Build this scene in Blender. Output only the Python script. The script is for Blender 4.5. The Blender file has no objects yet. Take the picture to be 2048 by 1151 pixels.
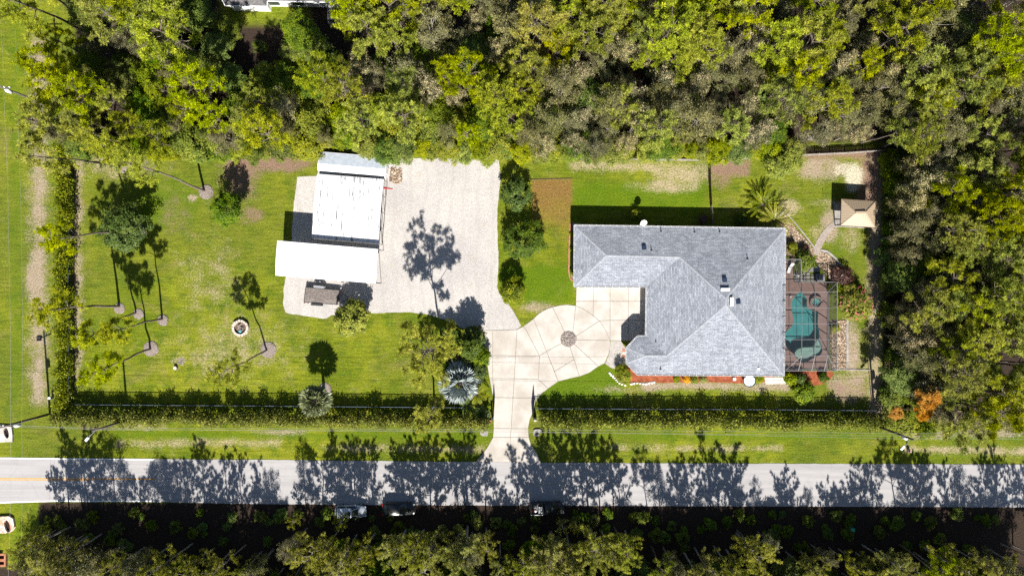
import bpy, math, random
import numpy as np
from mathutils import Vector, Matrix

# ------------------------------------------------------------------ camera, sky, sun, exposure
scene = bpy.context.scene
COL = scene.collection
S = 14.0            # photograph pixels per metre at ground level
H = 100.0           # drone height, metres
CX, CY = 1024.0, 575.5

cam_data = bpy.data.cameras.new("drone_camera")
cam = bpy.data.objects.new("drone_camera", cam_data)
COL.objects.link(cam)
cam.location = (0, 0, H)
cam.rotation_euler = (0, 0, 0)
cam_data.sensor_width = 36.0
cam_data.lens = 36.0 * H / (2048.0 / S)
cam_data.clip_start = 1.0
cam_data.clip_end = 2000.0
scene.camera = cam

SUN_EL = math.radians(43.0)
SUN_DIR = Vector((0.075 * math.cos(SUN_EL), -math.cos(SUN_EL), math.sin(SUN_EL))).normalized()
world = bpy.data.worlds.new("World")
scene.world = world
world.use_nodes = True
wn = world.node_tree
wn.nodes.clear()
w_out = wn.nodes.new("ShaderNodeOutputWorld")
w_bg = wn.nodes.new("ShaderNodeBackground")
w_sky = wn.nodes.new("ShaderNodeTexSky")
w_sky.sky_type = 'NISHITA'
w_sky.sun_disc = False
w_sky.sun_elevation = SUN_EL
w_sky.sun_rotation = math.atan2(SUN_DIR.x, SUN_DIR.y)
w_sky.air_density = 1.0
w_sky.dust_density = 0.6
w_bg.inputs[1].default_value = 0.05
wn.links.new(w_sky.outputs[0], w_bg.inputs[0])
wn.links.new(w_bg.outputs[0], w_out.inputs[0])

sun_data = bpy.data.lights.new("sun", 'SUN')
sun_data.energy = 5.0
sun_data.angle = math.radians(0.53)
sun_data.color = (1.0, 0.955, 0.88)
sun = bpy.data.objects.new("sun", sun_data)
COL.objects.link(sun)
sun.location = (0, -60, 80)
sun.rotation_euler = (-SUN_DIR).to_track_quat('-Z', 'Y').to_euler()

scene.view_settings.view_transform = 'Standard'
scene.view_settings.look = 'None'
scene.view_settings.gamma = 1.0
scene.view_settings.use_curve_mapping = False
scene.view_settings.exposure = 1.25
scene.render.engine = 'CYCLES'
scene.cycles.max_bounces = 5
scene.cycles.diffuse_bounces = 2
scene.cycles.glossy_bounces = 2
scene.cycles.transmission_bounces = 3
scene.cycles.transparent_max_bounces = 12
scene.cycles.use_adaptive_sampling = True
scene.cycles.adaptive_threshold = 0.02
scene.cycles.use_denoising = False

# ------------------------------------------------------------------ helpers
rnd = random.Random(7)
nrg = np.random.default_rng(11)

def P(px, py, h=0.0):
    """photograph pixel of a point whose height above the ground is h -> world point"""
    k = (1.0 - h / H) / S
    return Vector(((px - CX) * k, (CY - py) * k, h))

def PX(pts, h=0.0):
    return [tuple(P(x, y, h)) for x, y in pts]

WLOC = {}

def wloc(o):
    return WLOC.get(o.name, Vector((0, 0, 0))) if o else Vector((0, 0, 0))

def tag(o, label=None, cat=None, group=None, kind=None):
    if label: o["label"] = label
    if cat: o["category"] = cat
    if group: o["group"] = group
    if kind: o["kind"] = kind
    return o

def thing(name, label, cat, loc=(0, 0, 0), rotz=0.0, group=None):
    o = bpy.data.objects.new(name, None)
    COL.objects.link(o)
    o.empty_display_size = 0.3
    o.location = loc
    o.rotation_euler = (0, 0, rotz)
    WLOC[o.name] = Vector(loc)
    return tag(o, label, cat, group)

class Geo:
    """collects shapes that become ONE mesh object"""
    def __init__(self):
        self.v, self.f, self.m = [], [], []
    def add(self, vs, fs, mi=0):
        b = len(self.v)
        self.v += [tuple(p) for p in vs]
        self.f += [tuple(i + b for i in f) for f in fs]
        self.m += [mi] * len(fs)
        return self
    def box(self, c, s, rz=0.0, mi=0, taper=1.0):
        cx, cy, cz = c
        hx, hy, hz = s[0] / 2, s[1] / 2, s[2] / 2
        ca, sa = math.cos(rz), math.sin(rz)
        vs = []
        for z, t in ((-hz, 1.0), (hz, taper)):
            for x, y in ((-hx, -hy), (hx, -hy), (hx, hy), (-hx, hy)):
                x, y = x * t, y * t
                vs.append((cx + x * ca - y * sa, cy + x * sa + y * ca, cz + z))
        return self.add(vs, [(3, 2, 1, 0), (4, 5, 6, 7), (0, 1, 5, 4), (1, 2, 6, 5), (2, 3, 7, 6), (3, 0, 4, 7)], mi)
    def prism(self, poly, z0, z1, mi=0):
        n = len(poly)
        a = sum(poly[i][0] * poly[(i + 1) % n][1] - poly[(i + 1) % n][0] * poly[i][1] for i in range(n))
        if a < 0: poly = poly[::-1]
        vs = [(p[0], p[1], z0) for p in poly] + [(p[0], p[1], z1) for p in poly]
        fs = [tuple(range(n, 2 * n)), tuple(range(n - 1, -1, -1))]
        fs += [(i, (i + 1) % n, n + (i + 1) % n, n + i) for i in range(n)]
        return self.add(vs, fs, mi)
    def sheet(self, poly, z, mi=0):
        n = len(poly)
        a = sum(poly[i][0] * poly[(i + 1) % n][1] - poly[(i + 1) % n][0] * poly[i][1] for i in range(n))
        if a < 0: poly = poly[::-1]
        return self.add([(p[0], p[1], z) for p in poly], [tuple(range(n))], mi)
    def tube(self, pts, rad, n=6, mi=0, cap=True):
        pts = [Vector(p) for p in pts]
        if not isinstance(rad, (list, tuple)): rad = [rad] * len(pts)
        vs, fs = [], []
        for i, p in enumerate(pts):
            d = (pts[min(i + 1, len(pts) - 1)] - pts[max(i - 1, 0)]).normalized()
            a = d.cross(Vector((0, 0, 1)))
            if a.length < 1e-3: a = Vector((1, 0, 0))
            a.normalize()
            b = d.cross(a)
            for k in range(n):
                t = 2 * math.pi * k / n
                vs.append(p + (a * math.cos(t) + b * math.sin(t)) * rad[i])
        for i in range(len(pts) - 1):
            for k in range(n):
                k2 = (k + 1) % n
                fs.append((i * n + k, i * n + k2, (i + 1) * n + k2, (i + 1) * n + k))
        if cap:
            fs.append(tuple(range(n))[::-1])
            fs.append(tuple(range((len(pts) - 1) * n, len(pts) * n)))
        return self.add(vs, fs, mi)
    def bar(self, a, b, w, h=None, mi=0):
        """square-section bar from a to b"""
        h = h or w
        a, b = Vector(a), Vector(b)
        d = (b - a).normalized()
        s = d.cross(Vector((0, 0, 1)))
        if s.length < 1e-3: s = Vector((1, 0, 0))
        s.normalize()
        u = s.cross(d)
        vs = []
        for p in (a, b):
            for i, j in ((-1, -1), (1, -1), (1, 1), (-1, 1)):
                vs.append(p + s * (i * w / 2) + u * (j * h / 2))
        return self.add(vs, [(0, 1, 2, 3), (7, 6, 5, 4), (0, 4, 5, 1), (1, 5, 6, 2), (2, 6, 7, 3), (3, 7, 4, 0)], mi)
    def lathe(self, prof, c=(0, 0, 0), n=16, mi=0, sx=1.0, sy=1.0):
        vs, fs = [], []
        for r, z in prof:
            for k in range(n):
                t = 2 * math.pi * k / n
                vs.append((c[0] + r * sx * math.cos(t), c[1] + r * sy * math.sin(t), c[2] + z))
        for i in range(len(prof) - 1):
            for k in range(n):
                k2 = (k + 1) % n
                fs.append((i * n + k, i * n + k2, (i + 1) * n + k2, (i + 1) * n + k))
        fs.append(tuple(range(n))[::-1])
        fs.append(tuple(range((len(prof) - 1) * n, len(prof) * n)))
        return self.add(vs, fs, mi)
    def obj(self, name, mats, parent=None, smooth=False, at=None):
        """vertices are world coordinates unless the parent was made at the origin"""
        off = wloc(parent) if at is None else Vector(at)
        vs = [(p[0] - off.x, p[1] - off.y, p[2] - off.z) for p in self.v]
        me = bpy.data.meshes.new(name)
        me.from_pydata(vs, [], self.f)
        mats = mats if isinstance(mats, (list, tuple)) else [mats]
        for m in mats: me.materials.append(m)
        if len(mats) > 1: me.polygons.foreach_set("material_index", self.m)
        if smooth: me.polygons.foreach_set("use_smooth", [True] * len(self.f))
        me.update()
        o = bpy.data.objects.new(name, me)
        COL.objects.link(o)
        if parent:
            o.parent = parent
            WLOC[o.name] = wloc(parent)
        elif at is not None:
            o.location = at
            WLOC[o.name] = Vector(at)
        return o

def np_mesh(name, V, F, mat, lv=None, smooth=False):
    """V (n,3), F (m,k) numpy -> mesh; lv = one value per face"""
    me = bpy.data.meshes.new(name)
    V = np.ascontiguousarray(V, dtype=np.float32)
    F = np.ascontiguousarray(F, dtype=np.int32)
    m, k = F.shape
    me.vertices.add(len(V)); me.vertices.foreach_set("co", V.ravel())
    me.loops.add(m * k); me.loops.foreach_set("vertex_index", F.ravel())
    me.polygons.add(m)
    me.polygons.foreach_set("loop_start", np.arange(0, m * k, k, dtype=np.int32))
    me.polygons.foreach_set("loop_total", np.full(m, k, dtype=np.int32))
    if lv is not None:
        at = me.attributes.new("lv", 'FLOAT', 'FACE')
        at.data.foreach_set("value", np.ascontiguousarray(lv, dtype=np.float32))
    if smooth: me.polygons.foreach_set("use_smooth", np.ones(m, dtype=bool))
    me.materials.append(mat)
    me.update(calc_edges=True)
    return me

def link(name, me, parent=None, loc=None):
    o = bpy.data.objects.new(name, me)
    COL.objects.link(o)
    if parent: o.parent = parent; WLOC[o.name] = wloc(parent)
    if loc is not None: o.location = loc
    return o

def copy_tree(root, loc, rotz=0.0, scale=1.0, label=None, group=None):
    r = root.copy(); COL.objects.link(r)
    r.location = loc; r.rotation_euler = (0, 0, rotz)
    r.scale = scale if isinstance(scale, (tuple, list)) else (scale,) * 3
    if label: r["label"] = label
    if group: r["group"] = group
    WLOC[r.name] = Vector(loc)
    for ch in root.children:
        c = ch.copy(); COL.objects.link(c); c.parent = r
        for g in ch.children:
            d = g.copy(); COL.objects.link(d); d.parent = c
    return r

def unit(a):
    return a / np.maximum(np.linalg.norm(a, axis=-1, keepdims=True), 1e-6)

def kites(C, D, Sd, L, W, mid=0.5):
    """leaf-shaped quads. C base (n,3), D direction, Sd side, L, W lengths"""
    n = len(C)
    L = np.broadcast_to(np.asarray(L, float).reshape(-1, 1), (n, 1))
    W = np.broadcast_to(np.asarray(W, float).reshape(-1, 1), (n, 1))
    V = np.stack([C, C + D * L * mid + Sd * W / 2, C + D * L, C + D * L * mid - Sd * W / 2], axis=1).reshape(-1, 3)
    F = np.arange(4 * n).reshape(-1, 4)
    return V, F

def inset(poly, d):
    """shrink a polygon by d"""
    n = len(poly)
    a = sum(poly[i][0] * poly[(i + 1) % n][1] - poly[(i + 1) % n][0] * poly[i][1] for i in range(n))
    if a < 0: poly = poly[::-1]
    out = []
    for i in range(n):
        p0, p1, p2 = Vector(poly[i - 1][:2]), Vector(poly[i][:2]), Vector(poly[(i + 1) % n][:2])
        e1, e2 = (p1 - p0).normalized(), (p2 - p1).normalized()
        n1, n2 = Vector((-e1.y, e1.x)), Vector((-e2.y, e2.x))
        b = n1 + n2
        k = b.dot(n1)
        q = p1 + b * (d / max(k, 0.35))
        out.append((q.x, q.y))
    return out

def smooth_poly(pts, it=2):
    for _ in range(it):
        q = []
        for i in range(len(pts)):
            a, b = pts[i], pts[(i + 1) % len(pts)]
            q.append((a[0] * .75 + b[0] * .25, a[1] * .75 + b[1] * .25))
            q.append((a[0] * .25 + b[0] * .75, a[1] * .25 + b[1] * .75))
        pts = q
    return pts

# ------------------------------------------------------------------ materials
def nt(name):
    m = bpy.data.materials.new(name)
    m.use_nodes = True
    t = m.node_tree
    t.nodes.clear()
    return m, t

class N:
    def __init__(self, t): self.t = t
    def new(self, kind, **kw):
        n = self.t.nodes.new(kind)
        for k, v in kw.items():
            if k.startswith("i_"):
                key = k[2:]
                n.inputs[int(key) if key.isdigit() else key.replace("_", " ")].default_value = v
            else: setattr(n, k, v)
        return n
    def link(self, a, b): self.t.links.new(a, b)
    def noise(self, scale, detail=3.0, rough=0.55, vec=None, dist=0.0):
        n = self.new("ShaderNodeTexNoise", i_Scale=scale, i_Detail=detail, i_Roughness=rough, i_Distortion=dist)
        if vec is not None: self.link(vec, n.inputs["Vector"])
        return n.outputs["Fac"]
    def pos(self):
        return self.new("ShaderNodeNewGeometry").outputs["Position"]
    def ramp(self, fac, lo, hi):
        n = self.new("ShaderNodeMapRange", i_1=lo, i_2=hi, interpolation_type='SMOOTHSTEP')
        self.link(fac, n.inputs[0])
        return n.outputs[0]
    def mix(self, fac, a, b, mode='MIX'):
        n = self.new("ShaderNodeMix", data_type='RGBA', blend_type=mode)
        for s, v in ((n.inputs[0], fac), (n.inputs[6], a), (n.inputs[7], b)):
            if hasattr(v, "default_value"): self.link(v, s)
            elif isinstance(v, (int, float)): s.default_value = v
            else: s.default_value = (*v[:3], 1.0)
        return n.outputs[2]
    def math(self, op, a, b=0.0, clamp=False):
        n = self.new("ShaderNodeMath", operation=op, use_clamp=clamp)
        for s, v in ((n.inputs[0], a), (n.inputs[1], b)):
            if hasattr(v, "default_value"): self.link(v, s)
            else: s.default_value = v
        return n.outputs[0]
    def attr(self, name):
        return self.new("ShaderNodeAttribute", attribute_name=name).outputs["Fac"]
    def bump(self, h, strength=0.5, dist=0.05):
        n = self.new("ShaderNodeBump", i_Strength=strength, i_Distance=dist)
        self.link(h, n.inputs["Height"])
        return n.outputs[0]
    def out(self, shader):
        o = self.new("ShaderNodeOutputMaterial")
        self.link(shader, o.inputs[0])
    def bsdf(self, col, rough=0.8, normal=None, spec=0.3, metal=0.0):
        b = self.new("ShaderNodeBsdfPrincipled")
        if hasattr(col, "default_value"): self.link(col, b.inputs["Base Color"])
        else: b.inputs["Base Color"].default_value = (*col[:3], 1)
        if hasattr(rough, "default_value"): self.link(rough, b.inputs["Roughness"])
        else: b.inputs["Roughness"].default_value = rough
        b.inputs["Specular IOR Level"].default_value = spec
        b.inputs["Metallic"].default_value = metal
        if normal is not None: self.link(normal, b.inputs["Normal"])
        return b.outputs[0]

def mat_mottled(name, a, b, scale=3.0, rough=0.8, fine=40.0, fine_amt=0.25, bump=0.3, bscale=60.0, spec=0.3, metal=0.0, lo=0.35, hi=0.65):
    """two tones of one material broken by noise, with fine grain and relief"""
    m, t = nt(name); n = N(t)
    p = n.pos()
    c = n.mix(n.ramp(n.noise(scale, 4, 0.6, p), lo, hi), a, b)
    g = n.noise(fine, 2, 0.6, p)
    c = n.mix(fine_amt, c, n.mix(g, (0, 0, 0), (1.0, 1.0, 1.0)), 'OVERLAY')
    nm = n.bump(n.noise(bscale, 2, 0.6, p), bump, 0.03) if bump else None
    n.out(n.bsdf(c, rough, nm, spec, metal))
    return m

def mat_plain(name, c, rough=0.5, spec=0.4, metal=0.0, var=0.12):
    m, t = nt(name); n = N(t)
    v = n.noise(2.5, 3, 0.6, n.pos())
    dark = tuple(x * (1 - 2 * var) for x in c)
    n.out(n.bsdf(n.mix(v, dark, c), rough, None, spec, metal))
    return m

def mat_leaf(name, a, b, tip, rough=0.5, trans=0.3, hue=0.03, val=0.35, spec=0.3):
    """leaves: tone by leaf (lv) and by plant (object random); light passes through"""
    m, t = nt(name); n = N(t)
    lv = n.attr("lv")
    c = n.mix(n.ramp(lv, 0.0, 0.75), a, b)
    c = n.mix(n.ramp(lv, 0.72, 1.0), c, tip)
    oi = n.new("ShaderNodeObjectInfo").outputs["Random"]
    hsv = n.new("ShaderNodeHueSaturation")
    n.link(n.math('ADD', n.math('MULTIPLY', oi, 2 * hue), 0.5 - hue), hsv.inputs["Hue"])
    r2 = n.math('FRACT', n.math('MULTIPLY', oi, 7.31))
    n.link(n.math('ADD', n.math('MULTIPLY', r2, val), 1.0 - val * 0.5), hsv.inputs["Value"])
    n.link(n.math('ADD', n.math('MULTIPLY', n.math('FRACT', n.math('MULTIPLY', oi, 3.17)), 0.25), 0.85), hsv.inputs["Saturation"])
    n.link(c, hsv.inputs["Color"])
    d = n.bsdf(hsv.outputs[0], rough, None, spec)
    tr = n.new("ShaderNodeBsdfTranslucent")
    n.link(n.mix(0.5, hsv.outputs[0], n.mix(1.0, hsv.outputs[0], (1.0, 1.0, 0.35), 'MULTIPLY')), tr.inputs[0])
    mx = n.new("ShaderNodeMixShader", i_0=trans)
    n.link(d, mx.inputs[1]); n.link(tr.outputs[0], mx.inputs[2])
    n.out(mx.outputs[0])
    return m

MAT = {}
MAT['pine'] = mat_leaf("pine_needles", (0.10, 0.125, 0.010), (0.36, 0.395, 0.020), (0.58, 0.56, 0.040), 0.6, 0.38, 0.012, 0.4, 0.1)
MAT['pine_lawn'] = mat_leaf("sunlit_pine_needles", (0.19, 0.22, 0.014), (0.45, 0.48, 0.026), (0.64, 0.62, 0.06), 0.6, 0.46, 0.010, 0.2, 0.1)  # paler copy of the pine needles, sunlight put into the colour
MAT['plume'] = mat_leaf("pale_feathery_needles", (0.18, 0.185, 0.04), (0.45, 0.45, 0.09), (0.66, 0.62, 0.16), 0.65, 0.5, 0.008, 0.2, 0.1)
MAT['pine_gold'] = mat_leaf("pine_needles_golden", (0.20, 0.20, 0.010), (0.46, 0.45, 0.014), (0.62, 0.55, 0.025), 0.6, 0.38, 0.010, 0.25, 0.1)
MAT['mela'] = mat_leaf("paperbark_leaves", (0.060, 0.060, 0.026), (0.185, 0.178, 0.070), (0.39, 0.35, 0.155), 0.65, 0.24, 0.014, 0.5, 0.1)
MAT['flower'] = mat_leaf("cream_blossom", (0.34, 0.27, 0.14), (0.50, 0.40, 0.22), (0.62, 0.50, 0.31), 0.7, 0.2, 0.008, 0.15, 0.1)
MAT['broad'] = mat_leaf("broad_leaves", (0.040, 0.072, 0.006), (0.130, 0.180, 0.012), (0.32, 0.34, 0.025), 0.55, 0.32, 0.022, 0.4, 0.15)
MAT['bright'] = mat_leaf("bright_leaves", (0.085, 0.115, 0.006), (0.25, 0.28, 0.010), (0.46, 0.43, 0.016), 0.5, 0.38, 0.014, 0.3, 0.15)
MAT['dark'] = mat_leaf("dark_glossy_leaves", (0.026, 0.050, 0.004), (0.075, 0.115, 0.010), (0.19, 0.225, 0.02), 0.5, 0.22, 0.010, 0.2, 0.15)
MAT['hedge'] = mat_leaf("hedge_leaves", (0.040, 0.062, 0.004), (0.165, 0.190, 0.009), (0.42, 0.40, 0.035), 0.5, 0.3, 0.008, 0.15, 0.15)
MAT['casu'] = mat_leaf("feathery_needles", (0.12, 0.13, 0.026), (0.37, 0.38, 0.065), (0.60, 0.57, 0.12), 0.65, 0.5, 0.010, 0.3, 0.1)
MAT['red_leaf'] = mat_leaf("dark_red_leaves", (0.033, 0.015, 0.011), (0.088, 0.039, 0.024), (0.242, 0.110, 0.055), 0.35, 0.2, 0.01, 0.2, 0.5)
MAT['rust'] = mat_leaf("rust_needles", (0.50, 0.24, 0.010), (0.68, 0.36, 0.012), (0.72, 0.45, 0.02), 0.6, 0.4, 0.004, 0.06, 0.1)
MAT['pink'] = mat_leaf("pink_petals", (0.440, 0.088, 0.110), (0.605, 0.176, 0.187), (0.715, 0.385, 0.330), 0.6, 0.3, 0.01, 0.1)
MAT['silver'] = mat_leaf("silver_palm_leaves", (0.13, 0.155, 0.15), (0.27, 0.31, 0.305), (0.45, 0.48, 0.46), 0.5, 0.10, 0.004, 0.06, 0.3)
MAT['fan'] = mat_leaf("fan_palm_leaves", (0.083, 0.110, 0.033), (0.187, 0.220, 0.083), (0.352, 0.363, 0.176), 0.4, 0.2, 0.01, 0.1, 0.5)
MAT['cycad'] = mat_leaf("cycad_leaflets", (0.075, 0.085, 0.008), (0.20, 0.20, 0.016), (0.40, 0.35, 0.08), 0.4, 0.22, 0.008, 0.15, 0.3)
MAT['orange'] = mat_leaf("orange_leaves", (0.462, 0.198, 0.011), (0.605, 0.297, 0.011), (0.660, 0.385, 0.022), 0.5, 0.3, 0.005, 0.1)
MAT['bark'] = mat_mottled("pine_bark", (0.080, 0.060, 0.048), (0.168, 0.136, 0.116), 6, 0.9, 30, 0.3, 0.5, 20)
MAT['bark_pale'] = mat_mottled("pale_bark", (0.176, 0.152, 0.132), (0.304, 0.272, 0.240), 5, 0.9, 30, 0.3, 0.4, 20)
MAT['pole'] = mat_mottled("weathered_pole_wood", (0.045, 0.04, 0.036), (0.12, 0.105, 0.095), 8, 0.9, 30, 0.3, 0.3, 30)
MAT['concrete'] = mat_mottled("driveway_concrete", (0.318, 0.287, 0.252), (0.408, 0.378, 0.342), 0.32, 0.85, 9, 0.18, 0.2, 50)
MAT['joint'] = mat_mottled("joint_filler", (0.15, 0.13, 0.11), (0.21, 0.185, 0.16), 2, 0.9)
MAT['grey_conc'] = mat_mottled("grey_concrete", (0.192, 0.180, 0.168), (0.288, 0.268, 0.248), 1.2, 0.85, 15, 0.2, 0.3, 40)
MAT['white_conc'] = mat_mottled("bleached_concrete", (0.360, 0.320, 0.288), (0.496, 0.456, 0.424), 1.5, 0.85, 12, 0.25, 0.3, 40)
MAT['gravel'] = None
MAT['white'] = mat_plain("white_paint", (0.80, 0.80, 0.80), 0.45, 0.4, 0, 0.04)
MAT['white_metal'] = mat_plain("white_metal", (0.78, 0.78, 0.79), 0.4, 0.5, 0, 0.04)
MAT['alu'] = mat_plain("grey_aluminium_beam", (0.17, 0.168, 0.172), 0.5, 0.4, 0.1, 0.06)
MAT['black'] = mat_plain("black_paint", (0.012, 0.012, 0.013), 0.4, 0.5)
MAT['dark_metal'] = mat_plain("dark_steel", (0.035, 0.035, 0.038), 0.5, 0.5, 0.3)
MAT['galv'] = mat_plain("galvanised_steel", (0.42, 0.43, 0.45), 0.4, 0.5, 0.5)
MAT['rubber'] = mat_plain("tyre_rubber", (0.02, 0.02, 0.02), 0.85, 0.2)
MAT['stucco'] = mat_mottled("pale_stucco", (0.480, 0.448, 0.400), (0.544, 0.512, 0.464), 1, 0.9)
MAT['glass'] = mat_plain("window_glass", (0.02, 0.03, 0.035), 0.05, 0.8)
MAT['mulch'] = mat_mottled("red_mulch", (0.160, 0.040, 0.016), (0.264, 0.076, 0.032), 1.5, 0.95, 22, 0.6, 0.6, 40)
MAT['mulch_pale'] = mat_mottled("pale_mulch", (0.125, 0.10, 0.085), (0.24, 0.20, 0.175), 7, 0.95, 25, 0.7, 0.8, 22)
MAT['terracotta'] = mat_mottled("terracotta_tile", (0.288, 0.120, 0.072), (0.352, 0.160, 0.104), 3, 0.8)
MAT['brick_red'] = mat_mottled("orange_brick", (0.264, 0.104, 0.056), (0.368, 0.176, 0.104), 4, 0.9)
MAT['stone'] = mat_mottled("pale_stone", (0.336, 0.288, 0.240), (0.528, 0.464, 0.400), 6, 0.9, 30, 0.3, 0.4, 30)
MAT['deck_wood'] = mat_mottled("grey_plank", (0.105, 0.088, 0.080), (0.185, 0.158, 0.145), 4, 0.9, 30, 0.4, 0.3, 30)
MAT['tan_metal'] = mat_plain("tan_metal_roof", (0.320, 0.248, 0.172), 0.5, 0.4, 0, 0.05)
MAT['brown_wood'] = mat_plain("brown_timber", (0.09, 0.055, 0.035), 0.8, 0.3)
MAT['fence_wood'] = mat_mottled("weathered_fence", (0.176, 0.152, 0.136), (0.288, 0.256, 0.232), 3, 0.9)
MAT['wire'] = mat_plain("wire", (0.34, 0.34, 0.33), 0.5, 0.5, 0.2)

# ------------------------------------------------------------------ ground
DECK_PX = [(1556, 521), (1587, 521), (1587, 564.5), (1657, 564.5), (1657, 737), (1556, 737)]

def make_ground():
    xs = np.concatenate([[-600, -300, -150, -110], np.arange(-92, 92.01, 0.5), [110, 150, 300, 600]])
    ys = np.concatenate([[-600, -300, -150, -80], np.arange(-58, 58.01, 0.5), [80, 150, 300, 600]])
    X, Y = np.meshgrid(xs, ys)
    nx, ny = len(xs), len(ys)
    V = np.stack([X.ravel(), Y.ravel(), np.zeros(nx * ny)], 1)
    i = np.arange(nx * ny).reshape(ny, nx)
    F = np.stack([i[:-1, :-1], i[:-1, 1:], i[1:, 1:], i[1:, :-1]], -1).reshape(-1, 4)
    fc = V[F].mean(1)
    fx, fy = fc[:, 0] * S + CX, CY - fc[:, 1] * S
    hole = ((fx > 1563) & (fx < 1650) & (fy > 572) & (fy < 730))
    F = F[~hole]
    px, py = V[:, 0] * S + CX, CY - V[:, 1] * S
    def st(d, soft): return np.clip(0.5 - d / soft, 0, 1)
    def box(x0, y0, x1, y1, soft=12):
        dx = np.maximum(x0 - px, px - x1); dy = np.maximum(y0 - py, py - y1)
        d = np.where((dx > 0) & (dy > 0), np.hypot(dx, dy), np.maximum(dx, dy))
        return st(d, soft)
    def ell(cx, cy, rx, ry, soft=0.8):
        return st((np.hypot((px - cx) / rx, (py - cy) / ry) - 1), soft)
    def line(pts, w, soft=10):
        best = np.full(len(px), 1e9)
        for (x0, y0), (x1, y1) in zip(pts[:-1], pts[1:]):
            dx, dy = x1 - x0, y1 - y0
            t = np.clip(((px - x0) * dx + (py - y0) * dy) / (dx * dx + dy * dy), 0, 1)
            best = np.minimum(best, np.hypot(px - x0 - t * dx, py - y0 - t * dy))
        return st(best - w, soft)
    mx = lambda *a: np.maximum.reduce(a)
    A = {}
    A['dirt'] = mx(0.92 * box(64, 80, 92, 800, 44), 0.75 * box(146, 300, 164, 770, 24), 0.9 * line([(1290, 772), (1400, 770), (1500, 775), (1570, 772)], 8, 16),
                   0.8 * box(1660, 742, 1735, 800, 40), 0.8 * ell(1700, 700, 22, 60), 0.7 * ell(1645, 335, 60, 26, .9), 0.8 * box(1735, 300, 1765, 840, 22),
                   0.85 * ell(385, 395, 9, 7), 0.6 * ell(1075, 615, 36, 12), 0.55 * box(1180, 772, 1320, 782, 14), 0.6 * ell(560, 865, 60, 5), 0.55 * box(240, 846, 330, 858, 12),
                   0.75 * ell(70, 560, 22, 60), 0.7 * ell(1660, 450, 18, 40), 0.5 * ell(430, 740, 30, 14), 0.6 * ell(354, 722, 14, 8), 0.62 * ell(1860, 868, 60, 10), 0.6 * ell(1985, 866, 80, 10), 0.7*ell(600,100,60,40))
    A['straw'] = mx(0.80 * line([(1150, 328), (1250, 333), (1410, 338)], 9, 26), 0.72 * ell(1370, 348, 60, 20, 1.1), 0.7 * ell(1330, 372, 60, 14, 1.0),
                    0.75 * line([(235, 888), (560, 884)], 6, 18), 0.7 * line([(650, 896), (960, 898)], 6, 18), 0.7 * line([(1220, 893), (1420, 897), (1560, 895)], 5, 14), 0.9 * line([(1810, 898), (2060, 902)], 6, 14),
                    0.7 * ell(1575, 415, 30, 18), 0.5 * ell(1650, 405, 30, 9), 0.45 * ell(1640, 470, 26, 20), 0.5 * ell(1700, 480, 20, 26), 0.4 * ell(470, 690, 120, 60, 1.2), 0.35 * ell(420, 560, 60, 80, 1.2), 0.4 * ell(240, 320, 90, 40), 0.7 * ell(1540, 762, 28, 10))
    A['litter'] = mx(0.9 * ell(560, 320, 70, 24), 0.8 * ell(480, 340, 40, 60, 1.0), 0.9 * ell(260, 290, 60, 24), 0.85 * box(1420, 318, 1500, 352, 20), 0.6 * ell(1445, 360, 24, 20), 0.9 * box(1590, 296, 1760, 318, 16),
                     0.95 * ell(1735, 370, 24, 60), 0.6 * box(146, 270, 152, 800, 6), 0.55 * box(1660, 760, 1740, 800, 20), 0.6 * box(160, 850, 235, 858, 10), 0.6 * ell(500, 430, 26, 18), 0.4 * ell(350, 430, 30, 40))
    A['brown'] = np.clip(box(1062, 358, 1144, 540, 5) * np.clip((545 - py) / 190, 0, 0.9), 0, 1)
    A['brown'] = mx(A['brown'], 0.55 * box(1062, 470, 1142, 520, 24) * np.clip((530 - py) / 80, 0, 1))
    A['sand'] = mx(0.9 * ell(1708, 352, 20, 26, 0.9), 0.8 * ell(1705, 372, 14, 14), 0.5 * ell(1690, 340, 30, 16))
    A['lush'] = mx(box(1146, 365, 1415, 420, 30), 0.9 * box(1000, 530, 1150, 610, 20), 0.9 * box(1080, 720, 1250, 800, 20), 0.85 * line([(230, 868), (980, 872)], 7, 18), 0.85 * line([(1090, 872), (2060, 872)], 7, 18), 0.6 * ell(340, 400, 70, 60), 0.55 * box(1640, 460, 1720, 530, 30), 0.5 * box(20, 0, 46, 1151, 16))
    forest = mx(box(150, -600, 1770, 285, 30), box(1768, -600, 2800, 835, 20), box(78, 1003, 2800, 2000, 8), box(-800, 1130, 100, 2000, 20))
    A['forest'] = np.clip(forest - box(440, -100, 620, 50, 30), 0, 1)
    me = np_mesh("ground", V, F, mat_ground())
    for k, a in A.items():
        at = me.attributes.new(k, 'FLOAT', 'POINT')
        at.data.foreach_set("value", a.astype(np.float32))
    o = link("ground", me)
    tag(o, "sunlit lawns, verges and bare soil of the lot", None, None, "structure")

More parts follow.
